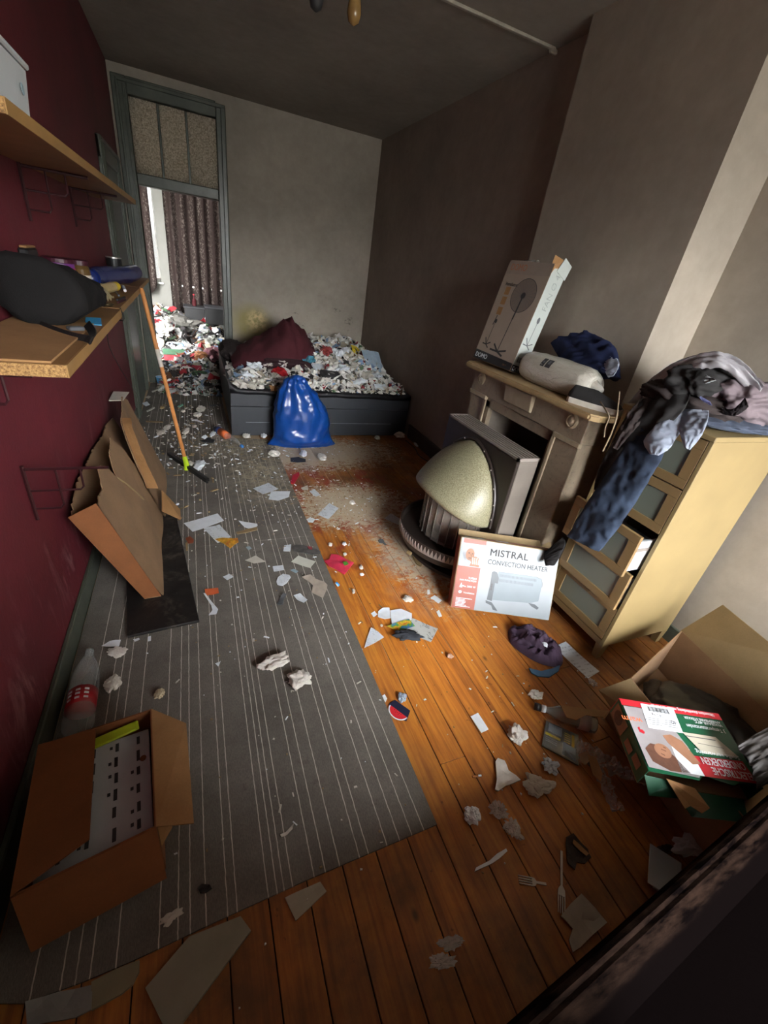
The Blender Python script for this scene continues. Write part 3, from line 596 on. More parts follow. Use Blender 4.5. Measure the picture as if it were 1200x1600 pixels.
A = axisM((0, 0, 0), (0, 1, 0)); obj('tube_body', lathe(BM(), [(0.024, -0.02), (0.026, 0), (0.026, 0.30), (0.02, 0.31)], 20, A), M_TUBE, t, smooth=False); obj('cap', lathe(BM(), [(0.024, 0.31), (0.024, 0.365), (0.017, 0.37)], 14, A), M_YELP, t); obj('print_block', box2(BM(), (-0.008, 0.12, 0.0255), (0.010, 0.18, 0.0268)), M_GREYP, t)
t = thing('marker_pen', 'white marker pen lying at the far end of the lower shelf', 'pen', (0.225, 3.16, SZ + 0.009), (0, 0, math.radians(8))); obj('barrel', lathe(BM(), [(0.007, 0), (0.009, 0.005), (0.009, 0.22)], 12, A), M_WHITE, t); obj('tip', lathe(BM(), [(0.009, 0.22), (0.005, 0.25), (0.002, 0.27)], 12, A), M_OFFW, t)
for i, (x, y, rz, m, lb) in enumerate([(0.235, 2.70, -0.12, M_DARK, 'dark pen lying beside the yellow capped tube'), (0.250, 2.60, -0.1, M_LIDD, 'maroon pen lying between the dark pen and the clear bag'), (0.222, 2.90, 0.2, mat('blue_black_pen', '#1d2440', 0.4, 0.1, 20), 'short blue black pen near the shelf edge by the joint')]):
    t = thing('ballpoint_pen', lb, 'pen', (x, y, SZ + 0.006), (0, 0, rz)); obj('barrel', lathe(BM(), [(0.004, 0), (0.0055, 0.004), (0.0055, 0.15)], 10, A), m, t); obj('tip', lathe(BM(), [(0.0055, 0.15), (0.0015, 0.17)], 10, A), M_GREYP, t)
b = BM(); bmesh.ops.create_grid(b, x_segments=30, y_segments=30, size=1)
for v in b.verts:
    r = v.co.copy(); v.co = Vector((0.050 * r.x * (1 + 0.15 * MN.noise(r * 2)), 0.20 * r.y * (1 - 0.25 * abs(r.x)), 0.045 * (1 - r.x ** 2) * (1 - r.y ** 4) + 0.012 * ridge(r + Vector((3, 3, 3)), 2.5, 3) + 0.012))
rest(b, 0); o = obj('plastic_bag', b, glassy('yellowish_clear_bag', '#a79b78', 0.3, 0.75), origin=(0, 0, 0), smooth=True); o.location = (0.165, 2.62, SZ + 0.002); tag(o, 'crumpled yellowish clear plastic bag beside the dark bag on the lower shelf', 'bag')
blob('bread_bag', 'small pale crumpled food wrapper between the dark bag and the purple tub', 'wrapper', (0.09, 2.455, SZ + 0.030), (0.030, 0.032, 0.024), mat('pale_food_wrap', '#a08d6c', 0.6, 0.2, 20), 11, amp=0.2, sub=4)
t = thing('card_wallet', 'black wallet with a tan top edge standing by the red wall behind the bag', 'wallet', (0.002, 2.20, SZ)); obj('cover', box2(BM(), (0, 0, 0), (0.030, 0.14, 0.205), 0.006), M_BLACK, t); obj('top_edge', box2(BM(), (0.004, 0.01, 0.205), (0.028, 0.13, 0.213), 0.003), M_CARD, t)
o = obj('blue_card', box2(BM(), (0, 0, 0), (0.05, 0.16, 0.0025)), mat('sky_blue_card', '#3f9ed2', 0.5, 0.05, 8), origin=(0, 0, 0)); o.location = (0.222, 1.93, SZ + 0.0005); o.rotation_euler = (0, 0, 0.15); tag(o, 'bright blue card lying near the front edge of the lower shelf', 'card')
# hanging cord
t = thing('cord', 'thin dark cord hanging from the lower shelf joint down the red wall', 'cord', (0.27, 2.44, 1.27))
obj('wire', tube(BM(), smoothpath([(0.276, 2.44, 1.292), (0.282, 2.44, 1.24), PL(170, 500, 0, 0.2), PL(169, 535, 0, 0.1), PL(182, 565, 0, 0.05), PL(200, 595, 0, 0.03), PL(217, 622, 0, 0.03)], 30), 0.003, 6), M_BLACK, t, world=True)
# ------------------------------------------------------------------ squeegee
t = thing('squeegee', 'floor squeegee with a long wooden handle leaning against the lower shelf end', 'squeegee', (0.45, 3.43, CZ))
HA = Vector((0.452, 3.43, 0.06)); HB = Vector((0.283, 3.50, 1.292)); M_HAND = mat('wooden_handle', '#b87b40', 0.5, 0.15, 10)
obj('handle', lathe(BM(), [(0.012, 0), (0.0135, 0.02), (0.0135, (HB - HA).length - 0.02), (0.009, (HB - HA).length)], 12, axisM(HA, HB)), M_HAND, t, world=True)
hm = HA.lerp(HB, 0.60); obj('paper_label', lathe(BM(), [(0.0142, 0), (0.0142, 0.12)], 12, axisM(hm, HB)), M_OFFW, t, world=True)
obj('hang_hole', lathe(BM(), [(0.005, -0.0145), (0.005, 0.0145)], 8, Matrix.Translation(HA.lerp(HB, 0.965)) @ Matrix.Rotation(math.radians(90), 4, 'Y')), M_BLACK, t, world=True)
obj('socket', lathe(BM(), [(0.03, -0.045), (0.02, -0.01), (0.017, 0.06), (0.015, 0.065)], 12, axisM(HA, HB)), mat('lime_plastic', '#a8c81e', 0.4, 0.1, 10), t, world=True)
d = Vector((0.282, -0.531, 0)).normalized(); r = Matrix.Rotation(math.atan2(d.y, d.x), 3, 'Z'); obj('head', box(BM(), (0.459, 3.434, CZ + 0.028), (0.60, 0.035, 0.028), r, 0.004), M_BLACK, t, world=True); obj('rubber_blade', box(BM(), (0.459, 3.434, CZ + 0.0085), (0.59, 0.012, 0.016), r), M_DARK, t, world=True)
# ------------------------------------------------------------------ black board and the big torn carton leaning on the red wall
b = prism(BM(), [(0.208, 1.641, CZ + 0.001), (0.508, 1.671, CZ + 0.001), (0.388, 2.707, CZ + 0.001), (0.10, 2.67, CZ + 0.001)], (0, 0, 0.016)); bmesh.ops.bevel(b, geom=list(b.edges), offset=0.003, segments=1, affect='EDGES')
t = NT('scuffed_black_panel'); v = t.pos(); col = t.mix(t.ramp(t.noise(v, 5, 9, 0.7, 0.8), [(0.52, 0.0), (0.68, 0.55)]), rgb('#1a1817'), rgb('#6d675c')); M_PANEL = t.out(col, t.ramp(t.noise(v, 9, 5), [(0.3, 0.35), (0.7, 0.7)]))
o = obj('black_hardboard', b, M_PANEL, origin=(0.3, 2.1, 0)); tag(o, 'scuffed black hardboard lying flat on the carpet under the torn carton', 'board')
t = thing('torn_carton', 'long narrow brown carton leaning on the red wall, its top side ripped open', 'box', (0.3, 1.9, 0.024))
BZ = 0.026; th = 0.005
fb0, fb1 = Vector((0.335, 1.885, BZ)), Vector((0.285, 3.30, CZ + 0.004)); bb0, bb1 = Vector((0.262, 1.875, BZ + 0.004)), Vector((0.228, 3.32, CZ + 0.006))
ft0 = Vector((0.147, 1.875, 0.585)); bt0 = Vector((0.040, 1.865, 0.530))
up = ft0 - fb0; upb = bt0 - bb0
def ragged(A, B, U, prof, th, seed, n=70):       # panel with a torn upper edge: prof = [(s, height)] along A->B
    U = Vector(U); bm = BM(); N = (B - A).cross(U).normalized(); lo, hi = [], []
    for i in range(n):
        s = i / (n - 1); k = 0
        while k < len(prof) - 2 and prof[k + 1][0] < s: k += 1
        f = (s - prof[k][0]) / (prof[k + 1][0] - prof[k][0]); h = prof[k][1] * (1 - f) + prof[k + 1][1] * f + 0.018 * MN.noise(Vector((i * 0.9, seed, 0))) * 1.3
        lo.append(A.lerp(B, s)); hi.append(A.lerp(B, s) + U * h)
    nv = 6; grid = []
    for i in range(n):
        grid.append([lo[i].lerp(hi[i], j / nv) + N * 0.012 * MN.noise(lo[i].lerp(hi[i], j / nv) * 4 + Vector((seed, 0, 0))) for j in range(nv + 1)])
    for off in (0, th):
        g = [[bm.verts.new(p + N * off) for p in r] for r in grid]
        for i in range(n - 1):
            for j in range(nv): bm.faces.new((g[i][j], g[i + 1][j], g[i + 1][j + 1], g[i][j + 1]))
        if off == 0: g0 = g
    for i in range(n - 1):
        bm.faces.new((g0[i][0], g0[i + 1][0], g[i + 1][0], g[i][0])); bm.faces.new((g0[i][nv], g0[i + 1][nv], g[i + 1][nv], g[i][nv]))
    bmesh.ops.recalc_face_normals(bm, faces=bm.faces); return bm
obj('front_panel', ragged(fb0, fb0.lerp(fb1, 0.62), up, [(0, 0.985), (0.06, 1.0), (0.18, 0.98), (0.30, 1.10), (0.42, 1.02), (0.48, 0.86), (0.62, 1.0), (0.8, 1.05), (0.9, 0.9), (1.0, 0.55)], th, 3), M_CARDD, t, world=True)
obj('back_panel', ragged(bb0, bb1, upb, [(0, 0.96), (0.10, 1.02), (0.2, 1.04), (0.35, 1.04), (0.5, 1.02), (0.7, 0.98), (0.85, 0.98), (1.0, 0.92)], th, 8), M_CARDD, t, world=True)
obj('end_panel', hexa(BM(), [fb0, bb0, bb0 + Vector((0, th, 0)), fb0 + Vector((0, th, 0))], [ft0, bt0, bt0 + Vector((0, th, 0)), ft0 + Vector((0, th, 0))]), M_CARDO, t, world=True)
obj('bottom_panel', hexa(BM(), [bb0, fb0, fb1, bb1], [p + Vector((0, 0, 0.004)) for p in (bb0, fb0, fb1, bb1)]), M_CARDD, t, world=True)
q0 = fb0.lerp(fb1, 0.56) + Vector((0.02, 0, 0)); q1 = fb1 + Vector((0.012, 0.12, 0))
obj('front_panel', ragged(q0, q1, up * 1.0, [(0, 0.42), (0.08, 0.72), (0.16, 0.88), (0.3, 1.0), (0.6, 1.06), (0.85, 1.1), (1, 1.0)], th, 14), M_CARDD, t, world=True)
fold = [q0 + up * 0.40, q0.lerp(q1, 0.12) + up * 0.72, q0.lerp(q1, 0.28) + up * 0.95, q0.lerp(q1, 0.42) + up * 1.02]; out = Vector((0.055, -0.03, 0.01))
b = BM(); drape_pts = smoothpath(fold, 18); bm2 = drape([p + out * 0.9 for p in drape_pts], [p - out * 0.1 for p in drape_pts], (0.7, -0.6, 0.3), 0.018, 0.008, 2, 5, True, 20); obj('folded_flap', bm2, M_CARD, t, world=True)
obj('end_flap', slab(BM(), [fb0.lerp(fb1, 0.50) + Vector((0.010, 0, 0.10)), fb0.lerp(fb1, 0.62) + Vector((0.015, 0, 0.16)), fb0.lerp(fb1, 0.64) + Vector((0.11, -0.03, 0.010)), fb0.lerp(fb1, 0.54) + Vector((0.11, -0.02, 0.006))], 0.004), M_CARD, t, world=True)
rip0 = fb0.lerp(fb1, 0.30) + up * 0.86 + Vector((0.006, 0, 0)); rip1 = fb0.lerp(fb1, 0.44) + up * 0.42 + Vector((0.008, 0, 0)); obj('rip', tube(BM(), smoothpath([rip0, rip0.lerp(rip1, 0.5) + Vector((0, 0.01, 0)), rip1], 8), [0.002, 0.005, 0.006, 0.006, 0.005, 0.005, 0.006, 0.003], 5), M_CARDL, t, world=True)
p = q0.lerp(q1, 0.93) + up * 1.055 + Vector((-0.03, 0, 0.006)); o = obj('caught_paper', slab(BM(), [p + Vector((-0.045, -0.10, 0)), p + Vector((0.04, -0.11, 0.006)), p + Vector((0.06, 0.08, 0.010)), p + Vector((-0.04, 0.10, 0.004))], 0.004), M_OFFW, origin=tuple(p)); tag(o, 'cream paper resting on the far top corner of the torn carton', 'paper')
# ------------------------------------------------------------------ marble mantelpiece
t = NT('dusty_brown_marble'); v = t.pos(); col = t.ramp(t.noise(v, 5, 9, 0.65, 1.2), [(0.3, rgb('#6c5f50')), (0.5, rgb('#8a7c69')), (0.7, rgb('#7a6c5a'))])
col = t.mix(t.ramp(t.noise(v, 45, 5, 0.7), [(0.58, 0.0), (0.66, 0.4)]), col, rgb('#4c4238')); M_MARB = t.out(col, 0.45)
t = NT('pale_marble'); col = t.ramp(t.noise(t.pos(), 8, 8, 0.65, 0.8), [(0.3, rgb('#8c7e68')), (0.7, rgb('#a3957d'))]); M_MARBL = t.out(col, 0.4)
t = thing('mantelpiece', 'brown marble fireplace surround on the chimney breast with round bosses and a centre block', 'mantelpiece', (2.33, 2.0, 0))
def wbox(name, a, b, m, bev=0.004, par=None): return obj(name, box2(BM(), a, b, bev), m, par or t, world=True)
G = 0.0005
b = BM(); prism(b, [(2.27, 1.44, 1.128), (2.31, 1.40, 1.128), (2.654, 1.40, 1.128), (2.654, 2.60, 1.128), (2.31, 2.60, 1.128), (2.27, 2.56, 1.128)], (0, 0, 0.032)); bmesh.ops.bevel(b, geom=list(b.edges), offset=0.008, segments=2, affect='EDGES'); obj('shelf', b, mat('worn_mantel_top', '#a48d66', 0.45, 0.2, 9, space='world'), t, world=True)
wbox('frieze', (2.33, 1.48, 0.985), (2.654, 2.52, 1.128), M_MARB)
for a, c in ((1.485, 1.665), (2.335, 2.515)):
    wbox('pier', (2.335, a, 0), (2.654, c, 0.985), M_MARB); wbox('pier_cap', (2.318, a - 0.008, 0.968), (2.345, c + 0.004, 0.992), M_MARBL, 0.003); wbox('plinth', (2.322, a - 0.006, 0), (2.345, c + 0.006, 0.13), M_MARB)
    pin = c if a < 2 else a; s = 1 if a < 2 else -1
    wbox('pilaster_strip', (2.325, pin - 0.012, 0.02), (2.337, pin + 0.012, 0.968), M_MARBL, 0.003)
for y in (1.579, 2.426):
    obj('boss', lathe(BM(), [(0.040, 0), (0.040, 0.008), (0.030, 0.013), (0.026, 0.008), (0.020, 0.009), (0.012, 0.016), (0.004, 0.018)], 24, axisM((2.331, y, 1.08), (2.0, y, 1.08))), M_MARBL, t, world=True)
b = BM(); hexa(b, [(2.316, 1.888, 1.022), (2.316, 2.135, 1.022), (2.332, 2.14, 1.018), (2.332, 1.883, 1.018)], [(2.300, 1.885, 1.118), (2.300, 2.138, 1.118), (2.332, 2.14, 1.122), (2.332, 1.883, 1.122)]); bmesh.ops.bevel(b, geom=list(b.edges), offset=0.003, segments=1, affect='EDGES'); obj('centre_block', b, M_MARBL, t, world=True)
b = BM(); box2(b, (2.345, 1.665, 0), (2.38, 1.705, 0.965)); box2(b, (2.345, 2.295, 0), (2.38, 2.335, 0.965)); box2(b, (2.345, 1.665, 0.925), (2.38, 2.335, 0.985)); obj('inner_frame', b, M_MARB, t, world=True)
M_SOOT = mat('sooty_hearth_plate', '#2a2522', 0.8, 0.3, 6, space='world'); M_TILE = mat('dull_firebox_lining', '#6d655a', 0.6, 0.25, 8, space='world')
wbox('firebox_back', (2.60, 1.70, 0), (2.65, 2.30, 0.93), M_SOOT, 0); b = BM(); hexa(b, [(2.38, 2.295, 0), (2.60, 2.24, 0), (2.60, 2.30, 0), (2.38, 2.30, 0)], [(2.38, 2.295, 0.93), (2.60, 2.24, 0.93), (2.60, 2.30, 0.93), (2.38, 2.30, 0.93)]); obj('firebox_side', b, M_TILE, t, world=True); b = BM(); hexa(b, [(2.38, 1.70, 0), (2.60, 1.70, 0), (2.60, 1.76, 0), (2.38, 1.705, 0)], [(2.38, 1.70, 0.93), (2.60, 1.70, 0.93), (2.60, 1.76, 0.93), (2.38, 1.705, 0.93)]); obj('firebox_side', b, M_TILE, t, world=True)
# ------------------------------------------------------------------ gas stove
M_STOVE = mat('dark_brown_enamel', '#2b2420', 0.42, 0.2, 7, space='world'); M_STSIDE = mat('grey_brown_enamel', '#6b645c', 0.42, 0.12, 6, space='world'); M_STMET = mat('dull_slat_metal', '#8d857e', 0.4, 0.12, 12, Metallic=0.2)
t = NT('speckled_cream_hood'); v = t.pos(); n = t.noise(v, 210, 3, 0.75); n2 = t.noise(v, 55, 4, 0.7)
col = t.ramp(n, [(0.36, rgb('#5d583e')), (0.52, rgb('#89846a')), (0.7, rgb('#a19e84'))]); col = t.mix(t.ramp(n2, [(0.55, 0.0), (0.7, 0.45)]), col, rgb('#6f6a50')); t.bump(n, 0.35, 0.002); M_HOOD = t.out(col, 0.38)
t = thing('gas_stove', 'old brown gas stove with a cream speckled bell hood standing in front of the fireplace', 'stove', (2.1, 2.0, 0))
SX, SY0, SY1, SZT, SB = 2.10, 1.625, 2.363, 0.855, 2.25
b = BM(); box2(b, (SX + 0.02, SY0, 0.10), (SB, SY1, 0.838), 0.006); obj('casing', b, M_STSIDE, t, world=True)
obj('front_plate', box2(BM(), (SX, SY0 - 0.004, 0.10), (SX + 0.02, SY1 + 0.004, 0.848), 0.004), M_STOVE, t, world=True)
b = BM(); box2(b, (SX, SY0 - 0.004, 0.838), (SX + 0.012, SY1 + 0.004, 0.856)); box2(b, (SB - 0.012, SY0 - 0.004, 0.838), (SB, SY1 + 0.004, 0.856)); box2(b, (SX, SY0 - 0.004, 0.838), (SB, SY0 + 0.012, 0.856)); box2(b, (SX, SY1 - 0.012, 0.838), (SB, SY1 + 0.004, 0.856)); gf = obj('grille_frame', b, M_STMET, t, world=True)
for k in range(5): obj('grille_slat', box2(BM(), (SX + 0.024 + k * 0.0232, SY0 + 0.01, 0.840), (SX + 0.036 + k * 0.0232, SY1 - 0.01, 0.855)), M_STMET, gf, world=True)
obj('grille_well', box2(BM(), (SX + 0.01, SY0 + 0.01, 0.8375), (SB - 0.01, SY1 - 0.01, 0.8395)), M_BLACK, t, world=True)
cy = 2.005; HW = 0.325; HZ0, HZ1 = 0.395, 0.800
def hoodw(s):  return HW * (1 - s ** 2.3) ** 0.62       # arch half width at height fraction s
b = BM(); rows = []
n, m_ = 30, 32
for i in range(n):
    s = i / (n - 1) * 0.999; w = hoodw(s); z = HZ0 + (HZ1 - HZ0) * s; pr = 0.305 * (1 - s ** 1.25) ** 0.95 - 0.035 * max(0, 1 - s / 0.14) ** 2 + 0.010; row = []
    for k in range(m_ + 1):
        a = -math.pi / 2 + math.pi * k / m_; c = math.cos(a)
        zz = z + (0.085 * c ** 1.5) * (1 - s) ** 1.2
        row.append(b.verts.new((SX - 0.004 - pr * c ** 0.75, cy + w * math.sin(a), zz)))
    rows.append(row)
for i in range(n - 1):
    for k in range(m_): b.faces.new((rows[i][k], rows[i][k + 1], rows[i + 1][k + 1], rows[i + 1][k]))
bmesh.ops.recalc_face_normals(b, faces=b.faces); r = bmesh.ops.solidify(b, geom=list(b.faces), thickness=0.006); obj('hood', b, M_HOOD, t, smooth=True, world=True)
pts = [(SX - 0.006, cy + (hoodw(i / 29 * 0.999) + 0.008) * sg, HZ0 + (HZ1 + 0.012 - HZ0) * i / 29) for sg, rg in ((-1, range(0, 30)), (1, range(29, -1, -1))) for i in rg]
hr = obj('hood_rim', tube(BM(), pts, 0.009, 8), M_STOVE, t, world=True)
for i in (4, 10, 16, 22, 27):
    for sg in (-1, 1): s = i / 29; obj('rivet', lathe(BM(), [(0.006, 0), (0.004, 0.004)], 8, axisM((SX - 0.014, cy + (hoodw(s) + 0.008) * sg, HZ0 + (HZ1 + 0.012 - HZ0) * s), (SX - 1, cy + (hoodw(s) + 0.008) * sg, HZ0 + (HZ1 + 0.012 - HZ0) * s))), M_STMET, hr, world=True)
# fire chamber: upright mica slats, bowl with a toothed rim, round foot plate
H0, H1 = math.pi / 2 + 0.05, 1.5 * math.pi - 0.05
MT = Matrix.Translation((SX + 0.03, cy, 0))
t2 = NT('smoky_mica'); M_MICA = t2.out(rgb('#8d8379'), 0.18, Alpha=0.55)
for k in range(15):
    a = H0 + (H1 - H0) * (k + 0.5) / 15; c, s = math.cos(a), math.sin(a); R_ = 0.255
    obj('mica_slat', box(BM(), (SX + 0.03 + R_ * c, cy + R_ * s, 0.325), (0.004, 0.049, 0.31), Matrix.Rotation(a, 3, 'Z')), M_MICA, t, world=True)
    if k < 14: a2 = H0 + (H1 - H0) * (k + 1) / 15; obj('slat_bar', tube(BM(), [(SX + 0.03 + 0.262 * math.cos(a2), cy + 0.262 * math.sin(a2), 0.17), (SX + 0.03 + 0.262 * math.cos(a2), cy + 0.262 * math.sin(a2), 0.50)], 0.0025, 5), M_STMET, t, world=True)
obj('burner', lathe(BM(), [(0.20, 0.12), (0.20, 0.20), (0.15, 0.22), (0.14, 0.50)], 20, MT, False, H0, H1), M_SOOT, t, world=True)
obj('bowl', lathe(BM(), [(0.33, 0.075), (0.375, 0.10), (0.39, 0.15), (0.392, 0.205), (0.380, 0.205), (0.375, 0.16), (0.26, 0.155), (0.20, 0.15)], 40, MT, False, H0, H1), M_STOVE, t, world=True)
b = BM(); nt = 46
for k in range(nt):
    a0 = H0 + (H1 - H0) * k / nt; a1 = H0 + (H1 - H0) * (k + 1) / nt; am = (a0 + a1) / 2
    P = lambda a, z, R=0.394: (SX + 0.03 + R * math.cos(a), cy + R * math.sin(a), z)
    prism(b, [P(a0, 0.150), P(a1, 0.150), P(am, 0.198)], Vector((math.cos(am), math.sin(am), 0)) * 0.005)
obj('toothed_band', b, M_STMET, t, world=True)
obj('foot_plate', lathe(BM(), [(0.0, 0.0015), (0.435, 0.0015), (0.445, 0.012), (0.44, 0.026), (0.42, 0.030), (0.0, 0.034)], 48, Matrix.Translation((2.255, 2.035, 0)) , False, math.pi / 2 - 0.0, 1.5 * math.pi + 0.0), M_STOVE, t, world=True)
obj('foot_plate_back', box2(BM(), (2.10, 1.72, 0.0012), (2.255, 2.33, 0.03), 0.003), M_STOVE, t, world=True)
obj('pedestal', lathe(BM(), [(0.22, 0.03), (0.20, 0.06), (0.33, 0.08)], 32, MT, False, H0, H1), M_STOVE, t, world=True); obj('stove_foot', box2(BM(), (SX + 0.03, 1.80, 0.028), (SB, 2.2, 0.12)), M_STOVE, t, world=True)
obj('control_tab', box(BM(), (1.745, 1.925, 0.085), (0.02, 0.035, 0.02), Matrix.Rotation(0.4, 3, 'Z'), 0.003), M_CARDL, t, world=True)
# black cable with a plug by the skirting
t = thing('power_cable', 'black cable and plug lying by the dark skirting behind the stove', 'cable', (2.6, 3.3, 0.002))
obj('wire', tube(BM(), smoothpath([F(634, 688, 0.008), F(648, 700, 0.008), F(655, 712, 0.008), F(672, 722, 0.008), F(690, 724, 0.010)], 20), 0.0055, 6), M_BLACK, t, world=True); c = F(693, 722, 0.021); obj('plug', crumple_bm((0.045, 0.03, 0.02), 0.05, 1, 3, 2) if False else box(BM(), c, (0.085, 0.05, 0.038), Matrix.Rotation(0.6, 3, 'Z'), 0.012), M_BLACK, t, world=True)
# ------------------------------------------------------------------ cartons with printed faces
def carton_frame(x, y, yaw, lean, L, H, T, zb):
    d = Vector((math.cos(yaw), math.sin(yaw), 0)); n = Vector((-d.y, d.x, 0)); Z = Vector((0, 0, 1))
    up = Z * math.cos(lean) + n * math.sin(lean); w = n * math.cos(lean) - Z * math.sin(lean); o = Vector((x, y, zb + T * math.sin(lean)))
    return o, d, up, w
# convection heater carton
o_, d_, u_, w_ = carton_frame(1.792, 1.452, -0.42, 0.449, 0.563, 0.40, 0.095, 0.001); L_, H_, T_ = 0.563, 0.40, 0.095
t = thing('heater_carton', 'white and orange convection heater carton leaning against the gas stove', 'box', tuple(o_ + w_ * T_))
b = BM(); C = lambda x, y, z: o_ + d_ * x * L_ + u_ * y * H_ + w_ * z * T_
hexa(b, [C(0, 0, 0), C(1, 0, 0), C(1, 0, 1), C(0, 0, 1)], [C(0, 1, 0), C(1.0, 0.98, 0.05), C(1.0, 0.97, 0.9), C(0, 1, 1)]); bmesh.ops.bevel(b, geom=list(b.edges), offset=0.003, segments=1, affect='EDGES'); obj('carton', b, M_CARDL, t, world=True)
obj('top_flap', slab(BM(), [C(0, 1.0, 0.97), C(0.97, 0.98, 0.92), C(0.96, 1.075, 1.0), C(0.0, 1.085, 1.05)], 0.003), M_CARDL, t, world=True)
fr = Face(o_, d_, u_, L_, H_)
def dec(name, m, fn, par): bm = BM(); fn(bm); return obj(name, bm, m, par, world=True)
fr.n = -w_
M_HWHITE = mat('white_carton_print', '#788187', 0.4, 0.04, 12); M_OBOX = mat('orange_carton_print', '#87300c', 0.45, 0.1, 10)
dec('white_print', M_HWHITE, lambda b: fr.poly(b, [(0.01, 0.005), (0.995, 0.005), (0.99, 0.965), (0.01, 0.99)], 0.0002, 0.0004), t)
dec('orange_print', M_OBOX, lambda b: fr.rect(b, 0.008, 0.005, 0.235, 0.60, 0.0008, 0.0004), t); dec('orange_print', M_OBOX, lambda b: fr.rect(b, 0.03, 0.925, 0.255, 0.985, 0.0008, 0.0004), t)
tf = Face(C(0, 1, 0), d_, w_, L_, T_); tf.n = u_
dec('orange_print', M_OBOX, lambda b: tf.rect(b, 0.04, 0.02, 0.96, 0.42, 0.0004, 0.0004), t); dec('top_print', M_LBLUE, lambda b: (tf.rect(b, 0.04, 0.05, 0.24, 0.40, 0.001, 0.0004), tf.rect(b, 0.36, 0.05, 0.48, 0.40, 0.001, 0.0004)), t)
sf = Face(C(0, 0, 1), -w_, u_, T_, H_); sf.n = -d_; dec('orange_print', M_OBOX, lambda b: sf.rect(b, 0.02, 0.02, 0.98, 0.97, 0.0003, 0.0004), t)
dec('photo_print', M_LBLUE, lambda b: fr.rect(b, 0.025, 0.60, 0.235, 0.92, 0.0008, 0.0004), t)
dec('hair_print', mat('grey_hair_print', '#8f9397', 0.6, 0.2, 30), lambda b: (fr.ell(b, 0.095, 0.80, 0.062, 0.105, 0.0014, 0.0003), fr.poly(b, [(0.04, 0.80), (0.075, 0.70), (0.11, 0.62), (0.05, 0.70)], 0.0014, 0.0003)), t)
dec('face_print', M_SKIN, lambda b: (fr.ell(b, 0.112, 0.77, 0.043, 0.085, 0.002, 0.0003), fr.ell(b, 0.165, 0.70, 0.045, 0.05, 0.0023, 0.0003), fr.poly(b, [(0.12, 0.61), (0.22, 0.61), (0.20, 0.70), (0.15, 0.73)], 0.002, 0.0003)), t)
dec('face_detail', M_DARK, lambda b: (fr.ell(b, 0.10, 0.79, 0.010, 0.007, 0.0026, 0.0002), fr.ell(b, 0.135, 0.785, 0.008, 0.006, 0.0026, 0.0002), fr.line(b, (0.118, 0.775), (0.127, 0.745), 0.002, 0.0026), fr.line(b, (0.10, 0.72), (0.13, 0.722), 0.003, 0.0026)), t)
dec('finger_print', M_OFFW, lambda b: [fr.line(b, (0.15 + q * 0.018, 0.64), (0.142 + q * 0.022, 0.735), 0.006, 0.0026) for q in range(4)], t)
def addtext(par, bm, m): return obj('lettering', bm, m, par, world=True)
addtext(t, fr.text('MISTRAL', 0.30, 0.795, 0.038, d0=0.0014, bold=0.0022, ext=0.0003, spacing=1.05), M_DARK); addtext(t, fr.text('CONVECTION HEATER', 0.295, 0.675, 0.0265, d0=0.0014, bold=0.0007, ext=0.0003, sx=0.86), mat('slate_lettering', '#34373a', 0.6, 0.1, 10))
for y, s, tx in ((0.43, 0.010, 'TURBO'), (0.395, 0.009, 'FAN FUNCTION'), (0.31, 0.010, 'Max 2000 W'), (0.22, 0.010, 'Ventilation')): addtext(t, fr.text(tx, 0.215, y, s, 'RIGHT', d0=0.0014, ext=0.0002), M_WHITE)
dec('icon_print', M_WHITE, lambda b: (fr.poly(b, [(0.055, 0.30), (0.085, 0.30), (0.07, 0.365)], 0.0014, 0.0003), fr.ell(b, 0.07, 0.235, 0.018, 0.022, 0.0014, 0.0003, 6)), t)
dec('small_print', M_WHITE, lambda b: [fr.rect(b, 0.04, 0.145 - q * 0.019, 0.04 + wd, 0.153 - q * 0.019, 0.0014, 0.0002) for q, wd in enumerate((0.16, 0.09, 0.10, 0.10, 0.09, 0.11, 0.15))], t)
M_HBODY = mat('pale_heater_print', '#5c6a72', 0.45, 0.06, 10); M_HSIDE = mat('slate_heater_print', '#343e45', 0.45, 0.1, 12)
dec('heater_picture', M_HBODY, lambda b: (fr.poly(b, [(0.40, 0.18), (0.78, 0.21), (0.86, 0.25), (0.87, 0.50), (0.85, 0.57), (0.80, 0.585), (0.42, 0.585), (0.40, 0.5)], 0.0008, 0.0004)), t)
dec('heater_side_picture', M_HSIDE, lambda b: (fr.poly(b, [(0.345, 0.175), (0.398, 0.165), (0.40, 0.42), (0.43, 0.42), (0.43, 0.50), (0.405, 0.575), (0.375, 0.585), (0.355, 0.57), (0.355, 0.40)], 0.0013, 0.0003), fr.poly(b, [(0.335, 0.165), (0.40, 0.145), (0.455, 0.06), (0.47, 0.035), (0.42, 0.045), (0.40, 0.10), (0.34, 0.13)], 0.0013, 0.0003), fr.poly(b, [(0.76, 0.21), (0.83, 0.20), (0.875, 0.16), (0.86, 0.13), (0.80, 0.165)], 0.0013, 0.0003)), t)
dec('knob_print', M_DARK, lambda b: [fr.ell(b, 0.372, yy, 0.009, 0.016, 0.0018, 0.0003, 12) for yy in (0.33, 0.365, 0.395)], t)
dec('vent_print', M_HSIDE, lambda b: ([fr.line(b, (0.44 + q * 0.0125, 0.52), (0.437 + q * 0.0125, 0.555), 0.002, 0.0014, 0.0002) for q in range(30)], [fr.line(b, (0.44 + q * 0.0125, 0.45), (0.437 + q * 0.0125, 0.49), 0.002, 0.0014, 0.0002) for q in range(28)]), t)
